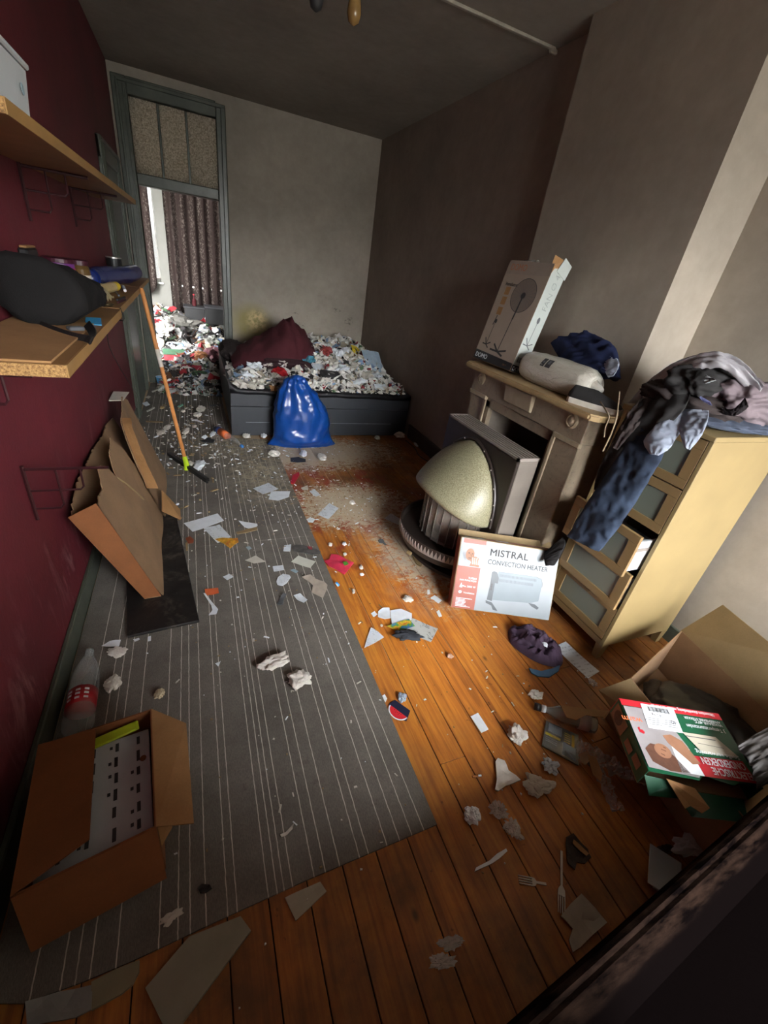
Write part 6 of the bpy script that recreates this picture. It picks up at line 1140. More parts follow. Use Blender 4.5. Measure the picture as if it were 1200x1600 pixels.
# ------------------------------------------------------------------ near left: opened carton with newspaper
t = thing('newspaper_carton', 'opened brown carton holding a printed newspaper in the near left corner', 'box', (0.23, 0.84, CZ + 0.001))
HB_ = 0.25; q = [Vector((0.072, 1.01)), Vector((0.365, 1.052)), Vector((0.397, 0.682)), Vector((0.105, 0.628))]   # far left, far right, near right, near left
zb = CZ + 0.001; P = lambda i, z: Vector((q[i].x, q[i].y, z))
for i, j in ((0, 1), (1, 2), (2, 3), (3, 0)):
    n = (P(j, 0) - P(i, 0)).cross(Vector((0, 0, 1))).normalized() * -0.004; k = (q[0] + q[1] + q[2] + q[3]) / 4
    if (Vector((k.x, k.y, 0)) - P(i, 0)).dot(n) < 0: n = -n
    obj('side_wall', hexa(BM(), [P(i, zb), P(j, zb), P(j, zb) + n, P(i, zb) + n], [P(i, HB_), P(j, HB_), P(j, HB_) + n, P(i, HB_) + n]), M_CARDO, t, world=True)
obj('bottom', slab(BM(), [P(i, zb) for i in (3, 2, 1, 0)], 0.003), M_CARDO, t, world=True)
l0, l1 = P(0, HB_ + 0.001), P(3, HB_ + 0.001); lf0 = F(150, 1140, HB_ + 0.006); lf1 = F(140, 1312, HB_ + 0.006)
obj('flap', slab(BM(), [l0, l1, lf1, lf0], 0.004), M_CARDO, t, world=True)
r0, r1 = P(1, HB_ + 0.001), P(2, HB_ + 0.001)
obj('flap', slab(BM(), [r0, F(291, 1130, 0.235), F(303, 1286, 0.225), r1], 0.004), M_CARD, t, world=True)
nf0, nf1 = P(3, HB_), P(2, HB_); w0 = (nf1 - nf0).normalized(); nn = Vector((w0.y, -w0.x, 0))
obj('flap', slab(BM(), [nf0 + nn * 0.002, nf1 + nn * 0.002, nf1 + nn * 0.05 + Vector((0, 0, -0.185)), nf0 + nn * 0.05 + Vector((0, 0, -0.185))], 0.004), M_CARDO, t, world=True)
obj('folded_corner', slab(BM(), [P(2, HB_ - 0.01) + Vector((0.002, 0.01, 0)), P(2, HB_ - 0.02) + Vector((0.03, 0.03, 0)), P(2, HB_ - 0.09) + Vector((0.03, 0.03, 0)), P(2, HB_ - 0.11) + Vector((0.002, 0.0, 0))], 0.003), M_CARD, t, world=True)
# newspaper inside: columns of short printed blocks on a curved sheet
zn = HB_ - 0.045; n0 = [Vector((0.105, 0.985)), Vector((0.352, 1.018)), Vector((0.384, 0.700)), Vector((0.125, 0.655))]
def npz(s): return zn - 0.012 * (2 * s - 1) ** 2 + 0.006 * math.sin(s * 7)
def npt(s, tt, d=0.0): a = n0[0].lerp(n0[1], s); b = n0[3].lerp(n0[2], s); c = a.lerp(b, tt); return Vector((c.x, c.y, npz(s) + d))
bm = BM(); ns = 24; gv = [[bm.verts.new(npt(i / ns, j / 6)) for j in range(7)] for i in range(ns + 1)]
for i in range(ns):
    for j in range(6): bm.faces.new((gv[i][j], gv[i][j + 1], gv[i + 1][j + 1], gv[i + 1][j]))
bmesh.ops.recalc_face_normals(bm, faces=bm.faces); rr = bmesh.ops.extrude_face_region(bm, geom=list(bm.faces)); bmesh.ops.translate(bm, verts=[v for v in rr['geom'] if isinstance(v, bmesh.types.BMVert)], vec=(0, 0, -0.02)); bmesh.ops.recalc_face_normals(bm, faces=bm.faces)
t2 = thing('newspaper', 'folded newspaper with columns of dark print blocks inside the near left carton', 'newspaper', (0.24, 0.84, zn - 0.02)); obj('sheets', bm, mat('newsprint', '#aaadb1', 0.8, 0.05, 14), t2, smooth=False, world=True)
rg = random.Random(4)
for c_, s0 in enumerate((0.17, 0.40, 0.63, 0.86)):
    bm = BM(); tt = 0.05
    while tt < 0.95:
        ln = rg.uniform(0.07, 0.11); s1 = s0 + rg.uniform(-0.005, 0.005)
        prism(bm, [npt(s1, tt, 0.0008), npt(s1, min(0.98, tt + ln), 0.0008), npt(s1 + 0.035, min(0.98, tt + ln), 0.0008), npt(s1 + 0.035, tt, 0.0008)], (0, 0, 0.0005))
        if rg.random() < 0.45: a = tt + rg.random() * 0.05; prism(bm, [npt(s1 - 0.06, a, 0.0008), npt(s1 - 0.06, a + 0.03, 0.0008), npt(s1 - 0.03, a + 0.03, 0.0008), npt(s1 - 0.03, a, 0.0008)], (0, 0, 0.0005))
        tt += ln + rg.uniform(0.05, 0.09)
    o = obj('print_column', bm, M_DARK, t2, world=True); o['kind'] = 'stuff'
obj('ring_stain', prism(BM(), [npt(0.93 + 0.035 * math.cos(a), 0.30 + 0.03 * math.sin(a), 0.0008) for a in [2 * math.pi * k / 12 for k in range(12)]], (0, 0, 0.0004)), M_CARDO, t2, world=True)
bm = box(BM(), (0, 0, 0), (0.14, 0.03, 0.012), Euler((0.2, -0.15, 0.16)).to_matrix(), 0.003); o = obj('lime_booklet', bm, mat('lime_cover', '#9fae1e', 0.5, 0.1, 12), origin=(0, 0, 0)); o.location = F(178, 1149, 0.222); tag(o, 'lime green booklet edge showing at the far side of the near left carton', 'booklet')
# empty cola bottle lying along the left skirting
def bottle(label, a, b, r, parts, cat='bottle', name='plastic_bottle'):
    a = Vector(a); b = Vector(b); L = (b - a).length; t = thing(name, label, cat, tuple(a)); A = axisM(a, b)
    for nm, prof, m, crush in parts:
        bm = lathe(BM(), [(rr * r, z * L) for rr, z in prof], 28, A, True)
        if crush:
            for v in bm.verts: v.co += Vector((1, 1, 0.5)) * crush * ridge(v.co, 22, 2)
        obj(nm, bm, m, t, smooth=True, world=True)
    return t
M_COLA = mat('red_cola_label', '#b01a26', 0.35, 0.12, 14)
ba, bb = F(120, 1142, 0.056), F(140, 1018, 0.040)
t = bottle('empty clear plastic bottle with a red and white label by the left skirting', ba, bb, 0.050, [('body', [(0.5, 0), (0.92, 0.02), (1.0, 0.08), (1.0, 0.20), (0.97, 0.22), (0.97, 0.42), (1.0, 0.44), (1.0, 0.60), (0.8, 0.76), (0.45, 0.90), (0.30, 0.94), (0.30, 1.0)], M_PET, 0.0015), ('label', [(0.985, 0.22), (0.985, 0.42)], M_COLA, 0.001), ('cap', [(0.34, 0.97), (0.34, 1.02)], M_PET, 0)])
A = axisM(ba, bb); LB = (bb - ba).length; wq = A.inverted().to_3x3() @ Vector((0, -0.3, 1)); ac = math.atan2(wq.y, wq.x)
for k in range(3):
    bm = BM(); R_ = 0.0510; a0 = ac - 0.75 + k * 0.55
    for z0, z1 in ((0.26, 0.285), (0.31, 0.335), (0.355, 0.38)):
        g = [[bm.verts.new(A @ Vector((R_ * math.cos(a0 + 0.3 * i / 4), R_ * math.sin(a0 + 0.3 * i / 4), z * LB))) for i in range(5)] for z in (z0, z1)]
        for i in range(4): bm.faces.new((g[0][i], g[0][i + 1], g[1][i + 1], g[1][i]))
    o = obj('label_print', bm, M_WHITE, t, world=True); o['kind'] = 'stuff'
# bottle with orange label by the bed corner
bottle('crushed clear bottle with an orange and blue label by the near left bed corner', F(338, 670, 0.035), F(378, 697, 0.03), 0.036, [('body', [(0.6, 0), (1, 0.05), (1, 0.55), (0.9, 0.75), (0.4, 0.92), (0.35, 1.0)], M_PET, 0.001), ('label', [(1.02, 0.18), (1.02, 0.45)], M_ORANGEP, 0.001), ('label', [(1.02, 0.02), (1.02, 0.18)], mat('navy_label', '#27345a', 0.4, 0.1, 12), 0.001), ('cap', [(0.4, 0.97), (0.4, 1.03)], M_BLUEP, 0)])
# clear spirits bottle on the right
M_GLS = NT('clear_bottle_glass'); M_GLS.out(rgb('#a3b0ad'), 0.06, Alpha=0.50, Specular_IOR_Level=1.0); M_GLS = M_GLS.m
va, vb = F(932, 1133, 0.038), F(838, 1104, 0.020)
t = bottle('clear glass spirits bottle with a white label lying near the green box', va, vb, 0.037, [('body', [(0.75, 0), (0.97, 0.02), (1, 0.05), (1, 0.55), (0.92, 0.62), (0.55, 0.74), (0.40, 0.80), (0.36, 0.98)], M_GLS, 0), ('label', [(1.012, 0.12), (1.012, 0.30)], M_OFFW, 0), ('neck_band', [(0.42, 0.84), (0.42, 0.91)], M_WHITE, 0), ('cap', [(0.44, 0.93), (0.44, 1.03)], M_BLACK, 0)], 'bottle', 'glass_bottle')
sheet('cardboard_scrap', 'torn brown cardboard piece lying across the clear glass bottle', 'cardboard', [(875, 1103), (915, 1108), (950, 1112), (942, 1122), (915, 1118), (900, 1126), (885, 1122)], M_CARD, z0=0.080, th=0.003, curl=0.004)
# ------------------------------------------------------------------ papers, cards and torn pieces on the floor
k3 = 340 / 1200
def c3(*p): return [(360 + x * k3, 680 + y * k3) for x, y in p]
sheet('window_envelope', 'grey white window envelope on the carpet, above the folded white sheet', 'envelope', c3((125, 295), (210, 265), (265, 298), (180, 328)), M_LETTER)
sheet('folded_sheet', 'folded white sheet tucked under the edge of the window envelope on the carpet', 'paper', c3((210, 355), (225, 310), (330, 312), (322, 342), (262, 363)), M_WHITE, lift=0.003)
sheet('reply_card', 'grey card with black print lying on the dusty boards beside the carpet', 'card', c3((480, 440), (545, 375), (597, 405), (540, 465)), M_LETTER)
sheet('envelope', 'white blue envelope whose corner touches the round foot plate of the stove', 'envelope', c3((848, 462), (885, 432), (962, 478), (942, 501)), M_LETTER, lift=0.002)
sheet('torn_paper', 'small white torn paper with grey print on the red stained boards', 'paper', c3((435, 310), (465, 300), (497, 330), (470, 342)), M_LETTER)
sheet('torn_paper', 'narrow white crumb of paper left of the printed scrap on the red stained boards', 'paper', c3((388, 292), (425, 280), (430, 300), (405, 306)), M_OFFW)
o = sheet('red_packet', 'small bright red cigarette lighter sized packet at the carpet edge', 'packet', c3((332, 268), (345, 225), (378, 207), (381, 222), (350, 272)), M_REDP, th=0.008)
sheet('torn_paper', 'white five sided paper scrap at the carpet edge beside the black printed card', 'paper', c3((420, 465), (445, 452), (468, 466), (455, 483), (430, 482)), M_WHITE)
sheet('torn_paper', 'white torn paper with a dog ear on the carpet above the cardboard strip', 'paper', c3((45, 475), (100, 482), (148, 490), (150, 500), (122, 522), (80, 510)), M_WHITE)
sheet('cardboard_strip', 'narrow tan cardboard strip on the carpet near the orange wrapper', 'cardboard', c3((30, 538), (90, 522), (146, 510), (149, 524), (95, 538), (38, 550)), M_CARDL, th=0.004, lift=0.001)
sheet('orange_wrapper', 'orange foil wrapper on the carpet at the end of the cardboard strip', 'wrapper', c3((-30, 600), (0, 578), (40, 570), (45, 590), (0, 622)), mat('orange_foil', '#c0782e', 0.4, 0.3, 24), th=0.003)
sheet('label_scrap', 'tiny blue and white label on the carpet left of the white ticket', 'label', c3((85, 620), (105, 612), (118, 628), (98, 634)), M_LBLUE)
sheet('ticket', 'upright white ticket on the carpet beside the grey shoe insole', 'ticket', c3((297, 610), (335, 603), (331, 643), (292, 640)), M_LETTER)
sheet('shoe_insole', 'dark grey shoe insole with a red patch at the carpet edge', 'insole', c3((340, 618), (362, 610), (400, 612), (432, 622), (465, 632), (497, 645), (485, 660), (450, 664), (415, 656), (380, 650), (350, 642)), mat('grey_insole', '#4c4a48', 0.85, 0.35, 30), th=0.006, curl=0.006)
sheet('insole_patch', 'small dark red patch lying on the grey shoe insole', 'patch', c3((425, 614), (450, 618), (452, 632), (432, 630)), mat('dull_red_patch', '#8a3b40', 0.7, 0.2, 20), lift=0.012)
sheet('torn_paper', 'flat white triangle of paper on the carpet left of the tan envelope', 'paper', c3((80, 692), (140, 664), (195, 700), (130, 708)), M_OFFW)
sheet('bank_card_letter', 'pale printed card with a dark corner on the carpet below the insole', 'card', c3((335, 700), (375, 667), (470, 698), (440, 735)), mat('cream_card', '#c5c6ba', 0.6, 0.06, 14))
sheet('photo_card', 'small white card with a blue emblem on the carpet, left of the cream card', 'card', c3((233, 726), (290, 718), (297, 745), (240, 755)), M_LETTER)
sheet('label_scrap', 'tiny blue striped label on the carpet below the cream card', 'label', c3((330, 745), (350, 738), (375, 752), (360, 763)), M_LBLUE)
sheet('sachet', 'rounded white sachet with grey print on the carpet below the small emblem card', 'sachet', c3((253, 812), (263, 785), (290, 768), (325, 776), (333, 788), (312, 815), (288, 832), (260, 830)), M_LETTER, th=0.004, curl=0.006)
sheet('torn_card', 'torn beige woven card with crossing creases at the carpet edge', 'card', c3((393, 792), (440, 773), (470, 795), (512, 808), (535, 830), (530, 860), (510, 903), (480, 885), (448, 868), (455, 835), (430, 810)), mat('beige_woven_card', '#a99e90', 0.8, 0.12, 30), th=0.003, curl=0.012)
sheet('ticket', 'white ticket with a blue mark on the carpet below the sachet', 'ticket', c3((348, 886), (385, 875), (425, 910), (405, 927), (372, 912)), M_LETTER)
sheet('foil_twist', 'thin black and white foil twist on the carpet below the sachet', 'wrapper', c3((255, 940), (272, 905), (290, 880), (310, 886), (296, 905), (290, 940), (268, 946)), M_GREYP, th=0.004, curl=0.01)
o = sheet('crisp_packet', 'shiny pink red crisp packet lying on the orange boards at the carpet edge', 'packet', c3((518, 702), (545, 690), (556, 660), (600, 670), (632, 690), (678, 715), (650, 745), (627, 773), (580, 745), (545, 730)), mat('pink_red_foil', '#d13a56', 0.3, 0.2, 18, Specular_IOR_Level=0.7), th=0.006, curl=0.012)
sheet('packet_logo', 'small green patch printed on the corner of the pink crisp packet', 'patch', c3((618, 702), (640, 696), (652, 712), (630, 720)), mat('leaf_green_foil', '#5d9a3c', 0.4, 0.1, 14), lift=0.020, curl=0.001)
c = F(524, 917); t = thing('bottle_cap', 'blue screw cap with a white rim at the carpet edge', 'cap', (c.x + 0.006, c.y, 0.0145), (0, 1.05, 0.3)); obj('cap', lathe(BM(), [(0.014, 0), (0.0145, 0.003), (0.0145, 0.011), (0.012, 0.013)], 18), mat('bright_blue_plastic', '#1f7fd0', 0.4, 0.05, 12), t); obj('rim', lathe(BM(), [(0.0152, -0.002), (0.0152, 0.002)], 18), M_WHITE, t)
sheet('torn_paper', 'small square white paper at the left end of the paper cluster on the boards', 'paper', c3((775, 985), (795, 973), (811, 990), (790, 1006)), M_WHITE)
sheet('torn_paper', 'roundish white torn paper in the paper cluster, left of the folded sheet', 'paper', c3((815, 972), (840, 955), (876, 955), (884, 1012), (850, 1018), (812, 1005)), M_WHITE, lift=0.001)
sheet('folded_sheet', 'folded white sheet in the middle of the paper cluster on the orange boards', 'paper', c3((880, 968), (940, 960), (1000, 985), (1000, 1020), (950, 1040), (890, 1047)), M_WHITE, lift=0.003)
sheet('printed_sheet', 'cream sheet of dense print at the right of the paper cluster', 'paper', c3((1005, 1010), (1143, 1072), (1105, 1143), (965, 1085)), M_LEAFLET, lift=0.001)
t2 = NT('colourful_leaflet'); v = t2.pos((1, 1, 1), 'object'); col = t2.ramp(t2.noise(v, 22, 2, 0.5), [(0.35, rgb('#c04a2c')), (0.45, rgb('#d8b53a')), (0.55, rgb('#4f9a3a')), (0.62, rgb('#3f62b0')), (0.7, rgb('#5fa84a'))]); M_COLR = t2.out(col, 0.4)
sheet('flyer', 'colourful green and red flyer on top of the paper cluster', 'flyer', c3((863, 1055), (930, 1030), (985, 1014), (1017, 1055), (965, 1070), (915, 1082)), M_COLR, lift=0.008)
sheet('triangle_sheet', 'white three cornered folded sheet on the boards left of the dark glove', 'paper', c3((738, 1176), (755, 1115), (775, 1063), (812, 1085), (847, 1115), (795, 1148)), M_LETTER, th=0.002)
crumple('glove', 'dark grey knitted glove lying over the paper cluster on the boards', 'glove', 633, 995, 48, 20, m_cloth('dark_knit', '#33363b', 0.25, 150), 51, z0=0.010, amp=0.34, freq=2.2, hz=0.5, smooth=True, rz=-0.1)
crumple('tissue', 'small crumpled tissue on the boards above the paper cluster', 'tissue', 637, 938, 16, 11, M_TISSUE, 52)
sheet('torn_paper', 'white rectangular paper by the left corner of the heater carton', 'paper', c3((1103, 897), (1125, 884), (1167, 912), (1146, 931)), M_WHITE)
sheet('torn_paper', 'narrow white paper slip on the boards left of the heater carton', 'paper', c3((1135, 975), (1150, 965), (1167, 1000), (1150, 1006)), M_WHITE)
sheet('torn_paper', 'tiny upright white slip on the boards above the rectangular paper', 'paper', c3((1085, 855), (1098, 852), (1101, 876), (1086, 881)), M_WHITE)
sheet('spoon', 'small clear plastic spoon lying on the pale dusty boards', 'spoon', c3((815, 585), (825, 576), (842, 578), (852, 596), (862, 608), (856, 610), (838, 598), (820, 594)), M_GREYP, th=0.003)
sheet('letter', 'plain white letter lying flat on the carpet beside the black hardboard', 'paper', [(287, 818), (340, 803), (350, 814), (301, 832)], M_WHITE, lift=0.003)
sheet('letter', 'creased white letter with printing sticking out from under the plain letter', 'paper', [(318, 826), (343, 820), (361, 840), (340, 849)], M_LETTER)
sheet('sweet_wrapper', 'yellow and red sweet wrapper on the carpet below the white letters', 'wrapper', [(336, 844), (348, 841), (370, 842), (372, 847), (360, 858), (350, 850)], mat('yellow_red_foil', '#c3902f', 0.4, 0.5, 40), th=0.003, curl=0.006)
sheet('cap_disc', 'rust brown disc on the carpet at the edge of the black hardboard', 'disc', [(290, 842), (297, 839), (303, 844), (302, 849), (294, 850)], mat('rust_brown', '#7a3c22', 0.6, 0.2, 20), th=0.005, curl=0.001)
sheet('wood_chip', 'short pale wood chip on the carpet beside the rust brown disc', 'wood', [(290, 850), (293, 848), (294, 861), (291, 862)], M_CARDL, th=0.005)
sheet('torn_paper', 'small white printed slip on the carpet right of the black hardboard', 'paper', [(348, 902), (358, 897), (365, 902), (355, 907)], M_LETTER)
sheet('tape_piece', 'orange rectangle of tape on the carpet right of the black hardboard', 'tape', [(320, 922), (341, 919), (342, 928), (321, 931)], M_ORANGEP, th=0.003)
sheet('paper_strip', 'curled white paper strip below the orange tape on the carpet', 'paper', [(318, 929), (321, 929), (333, 943), (341, 953), (338, 961), (326, 962), (332, 954), (330, 946)], M_WHITE, th=0.002, curl=0.006)
k6 = 1 / 2.5
def c2(*p): return [(x * k6, 960 + y * k6) for x, y in p]
sheet('torn_paper', 'white torn paper on the carpet below the black hardboard, the upper one', 'paper', c2((397, 127), (430, 105), (473, 103), (465, 126), (430, 130)), M_WHITE, curl=0.008)
crumple('tissue', 'crumpled white tissue on the carpet just below the torn paper under the hardboard', 'tissue', 184, 1021, 34, 17, M_TISSUE, 61)
crumple('tissue', 'crumpled printed tissue on the carpet above the red labelled bottle', 'tissue', 178, 1070, 27, 29, M_OFFW, 62, hz=0.6)
crumple('tissue', 'small yellowish crumpled tissue on the carpet above the near left carton', 'tissue', 249, 1087, 18, 18, mat('yellow_tissue', '#b9ad90', 0.9, 0.15, 30), 63, hz=0.6)
sheet('paper_scrap', 'tiny white paper triangle on the bare middle of the carpet', 'paper', [(336, 1037), (345, 1034), (341, 1042)], M_WHITE)
sheet('torn_paper', 'white sliver of paper touching the near edge of the black hardboard', 'paper', [(208, 1000), (217, 997), (219, 1000), (211, 1003)], M_WHITE)
sheet('torn_paper', 'small upright white sliver right of the near edge of the black hardboard', 'paper', [(231, 996), (236, 994), (236, 1002), (231, 1003)], M_WHITE)
crumple('dry_leaf', 'dry curled grey leaf like paper on the dark near part of the carpet', 'paper', 268, 1434, 38, 24, M_OFFW, 64, amp=0.4, hz=0.3, rz=0.5)
c = F(320, 1388); o = sheet('black_spot', 'small black burnt rubber scrap on the near part of the carpet', 'scrap', [(309, 1389), (315, 1382), (328, 1383), (331, 1389), (322, 1396), (312, 1395)], M_BLACK, th=0.003)
sheet('paper_curl', 'thin curled white paper shaving on the carpet near its front edge', 'paper', [(437, 1306), (446, 1301), (455, 1292), (459, 1289), (457, 1296), (449, 1305), (440, 1310)], M_OFFW, th=0.002, curl=0.008)
crumple('paper_bone', 'long twisted white paper napkin on the carpet in the middle of the room', 'napkin', 428, 1040, 62, 24, M_TISSUE, 65, amp=0.35, hz=0.55, rz=0.42)
crumple('tissue', 'white crumpled tissue on the carpet right of the twisted napkin', 'tissue', 467, 1065, 40, 36, M_TISSUE, 66, hz=0.45)
def c6(*p): return [(560 + x / 3, 960 + y / 3) for x, y in p]
crumple('tissue', 'small white tissue on the boards above the cap of the glass bottle', 'tissue', 836, 1089, 24, 16, M_TISSUE, 71, hz=0.6)
crumple('tissue', 'round crumpled cream tissue on the orange boards beside the magazine packet', 'tissue', 806, 1152, 30, 32, M_TISSUE, 72, hz=0.75)
sheet('napkin', 'three cornered white napkin on the boards below the round cream tissue', 'napkin', c6((635, 832), (645, 780), (640, 695), (652, 678), (682, 692), (700, 735), (728, 760), (756, 785), (720, 800), (690, 808), (652, 836)), M_TISSUE, th=0.006, curl=0.014)
crumple('tissue', 'large flat crumpled greyish tissue on the boards right of the white napkin', 'tissue', 838, 1230, 52, 38, mat('greyish_tissue', '#b7b0a2', 0.9, 0.12, 30), 73, hz=0.32, amp=0.34)
crumple('foil_wrapper', 'silver and white foil wrapper on the boards below the magazine packet', 'wrapper', 859, 1198, 26, 28, mat('silver_foil', '#b9bfc6', 0.25, 0.2, 30, Metallic=0.4), 74, hz=0.4, amp=0.4)
crumple('tissue', 'white angular tissue on the boards near the carpet corner', 'tissue', 737, 1277, 25, 35, M_WHITE, 75, hz=0.7)
crumple('film_scrap', 'clear crinkled plastic film on the boards, the upper of the two by the angular tissue', 'film', 778, 1270, 30, 33, M_FILM, 76, amp=0.4, freq=3, hz=0.5)
crumple('film_scrap', 'clear crinkled plastic film on the boards, just below the upper clear film', 'film', 800, 1299, 25, 34, M_FILM, 77, amp=0.4, freq=3, hz=0.5)
sheet('plastic_knife', 'white broken plastic strip lying on the boards near the carpet corner', 'cutlery', [(741, 1363), (743, 1357), (765, 1345), (776, 1335), (790, 1327), (792, 1331), (780, 1342), (768, 1350)], M_WHITE, th=0.004)
t = thing('plastic_fork', 'broken white plastic fork without its end, on the dark boards', 'fork', tuple(F(830, 1378, 0.001)))
def fork(t, base, tip, side, hl, m):
    P = lambda s, w: Vector(base).lerp(Vector(tip), s) + Vector(side) * w
    obj('handle', prism(BM(), [P(0, -0.0035), P(hl, -0.0030), P(hl + 0.06, -0.010), P(hl + 0.16, -0.0115), P(hl + 0.16, 0.0115), P(hl + 0.06, 0.010), P(hl, 0.0030), P(0, 0.0035)], (0, 0, 0.004)), m, t, world=True)
    for k in range(4):
        w = -0.0098 + k * 0.0065; obj('tine', prism(BM(), [P(hl + 0.155, w - 0.0017), P(1, w - 0.0010), P(1, w + 0.0010), P(hl + 0.155, w + 0.0017)], (0, 0, 0.0035)), m, t, world=True)
M_FORK = mat('white_cutlery', '#c5c1b6', 0.5, 0.08, 14)
a, b_ = F(853, 1382, 0.002), F(810, 1374, 0.002); d = (b_ - a).normalized(); fork(t, a, b_, (-d.y, d.x, 0), 0.35, M_FORK)
t = thing('plastic_fork', 'whole white plastic fork lying upright in view beside the burnt wrapper', 'fork', tuple(F(877, 1375, 0.004)))
a, b_ = F(877, 1330, 0.004), F(877, 1428, 0.004); d = (b_ - a).normalized(); fork(t, a, b_, (-d.y, d.x, 0), 0.58, M_FORK)
sheet('burnt_wrapper', 'burnt dark brown wrapper on the boards beside the whole fork', 'wrapper', [(882, 1312), (893, 1306), (905, 1316), (918, 1328), (922, 1342), (912, 1352), (900, 1348), (896, 1362), (886, 1350), (884, 1330)], mat('burnt_brown', '#2e2018', 0.6, 0.5, 30), th=0.004, curl=0.012)
sheet('tan_scrap', 'narrow tan paper scrap on the edge of the burnt wrapper', 'paper', [(896, 1312), (906, 1320), (920, 1334), (916, 1338), (904, 1328), (894, 1318)], M_CARD, lift=0.016, curl=0.002)
sheet('business_card', 'plain white business card on the orange boards', 'card', c6((525, 480), (560, 463), (610, 540), (575, 558)), M_WHITE)
t = thing('watermelon_tag', 'navy tag with a watermelon slice picture at the carpet edge', 'tag', tuple(F(622, 1109, 0.001)))
M_NV = mat('navy_card', '#20233c', 0.5, 0.1, 14); obj('tag_card', prism(BM(), [F(u, v, 0.001) for u, v in ((607, 1101), (617, 1094), (641, 1111), (635, 1127), (625, 1124))], (0, 0, 0.0025)), M_NV, t, world=True)
ctr, e1_, e2_ = F(622.5, 1104, 0.0037), F(637, 1122, 0.0037), F(609, 1101, 0.0037)
def slice_(r0, z, m, nm):
    a = Vector((e1_.x - e2_.x, e1_.y - e2_.y, 0)); w = a.length / 2 * r0; a.normalize(); pr = Vector((a.y, -a.x, 0)); 
    if (F(612, 1120) - F(622, 1109)).dot(pr) < 0: pr = -pr
    mid = (e1_ + e2_) / 2; return obj(nm, prism(BM(), [Vector((mid.x, mid.y, z)) + a * w * math.cos(q) + pr * w * 0.85 * math.sin(q) for q in [math.pi * k / 16 for k in range(17)]], (0, 0, 0.0006)), m, t, world=True)
slice_(0.98, 0.0036, M_WHITE, 'rind_print'); slice_(0.86, 0.0043, mat('melon_red', '#d22a35', 0.5, 0.08, 14), 'flesh_print')
mid = (e1_ + e2_) / 2
for k in range(7):
    q = math.pi * (k + 1) / 8; rr_ = 0.012 if k % 2 else 0.018; a = Vector((e1_.x - e2_.x, e1_.y - e2_.y, 0)).normalized(); pr = Vector((a.y, -a.x, 0)); pr = pr if (F(612, 1120) - F(622, 1109)).dot(pr) > 0 else -pr
    c = Vector((mid.x, mid.y, 0.0050)) + a * rr_ * math.cos(q) + pr * rr_ * 0.8 * math.sin(q); obj('seed_print', prism(BM(), [c + Vector((0.0018 * math.cos(w), 0.0018 * math.sin(w), 0)) for w in [2 * math.pi * i / 6 for i in range(6)]], (0, 0, 0.0004)), M_BLACK, t, world=True)
crumple('tissue', 'pale blue crumpled tissue on the boards above the watermelon tag', 'tissue', 628, 1091, 17, 19, mat('pale_blue_tissue', '#9fb0be', 0.8, 0.1, 20), 81)
sheet('torn_paper', 'small white scrap at the carpet edge left of the watermelon tag', 'paper', [(597, 1088), (601, 1085), (605, 1092), (602, 1098)], M_WHITE)
a, b_ = F(738, 1213.5, 0.0045), F(752, 1211.5, 0.0045); t = thing('cigarette_butt', 'cigarette butt on the boards above the angular white tissue', 'cigarette', tuple(a)); A = axisM(a, b_); L = (b_ - a).length
obj('filter', lathe(BM(), [(0.004, 0), (0.004, L * 0.65)], 10, A), mat('filter_tan', '#a4642f', 0.8, 0.1, 20), t, world=True); obj('paper_end', lathe(BM(), [(0.0039, L * 0.65), (0.0036, L)], 10, A), M_WHITE, t, world=True)
sheet('long_envelope', 'long white addressed envelope on the boards below the chest of drawers', 'envelope', c6((918, 155), (970, 130), (1128, 270), (1075, 303)), M_LETTER, th=0.002)
crumple('film_scrap', 'tiny clear plastic crumb at the lower end of the long envelope', 'film', 925, 1068, 13, 13, M_FILM, 83, amp=0.4)
crumple('cork', 'tiny pink cream crumb of paper alone on the boards left of the purple garment', 'paper', 703, 1027, 10, 9, mat('pink_cream', '#c9a893', 0.8, 0.15, 20), 84, hz=0.7)
# purple garment with a blue one under it
bm = BM(); bmesh.ops.create_grid(bm, x_segments=70, y_segments=70, size=1)
for v in bm.verts:
    p = v.co.copy(); r = p.length; a = math.atan2(p.y, p.x); 
    if r > 1e-6: s = max(abs(p.x), abs(p.y)) / r; p = p * s
    r = p.length; k = 1 + 0.12 * MN.noise(Vector((math.cos(a) * 1.3, math.sin(a) * 1.3, 4))); h = max(0, 1 - r ** 3) ** 0.6
    sw = math.sin(9 * r + 2.0 * a + 3 * MN.noise(p * 1.6)); v.co = Vector((p.x * 0.105 * k, p.y * 0.155 * k, h * (0.040 + 0.016 * sw + 0.026 * ridge(p * 1.0 + Vector((5, 1, 2)), 2.8, 4))))
    v.co.z = max(0.0012, v.co.z)
bmesh.ops.rotate(bm, verts=bm.verts, cent=(0, 0, 0), matrix=Matrix.Rotation(0.55, 3, 'Z')); o = obj('purple_garment', bm, M_PURPLE, smooth=True, origin=(0, 0, 0)); c = F(836, 1011); o.location = (c.x, c.y, 0.0025); tag(o, 'bundled purple garment dropped on the boards in front of the heater carton', 'clothing')
crumple('tissue', 'tiny white tissue crumb lying on top of the purple garment', 'tissue', 851, 1008, 8, 9, M_WHITE, 85, z0=0.058)
sheet('blue_cloth', 'light blue cloth edge sticking out below the purple garment', 'cloth', [(826, 1045), (845, 1050), (862, 1046), (875, 1040), (872, 1050), (858, 1059), (840, 1058), (830, 1053)], m_cloth('light_blue_cotton', '#5d82a8', 0.15), th=0.006, curl=0.006)
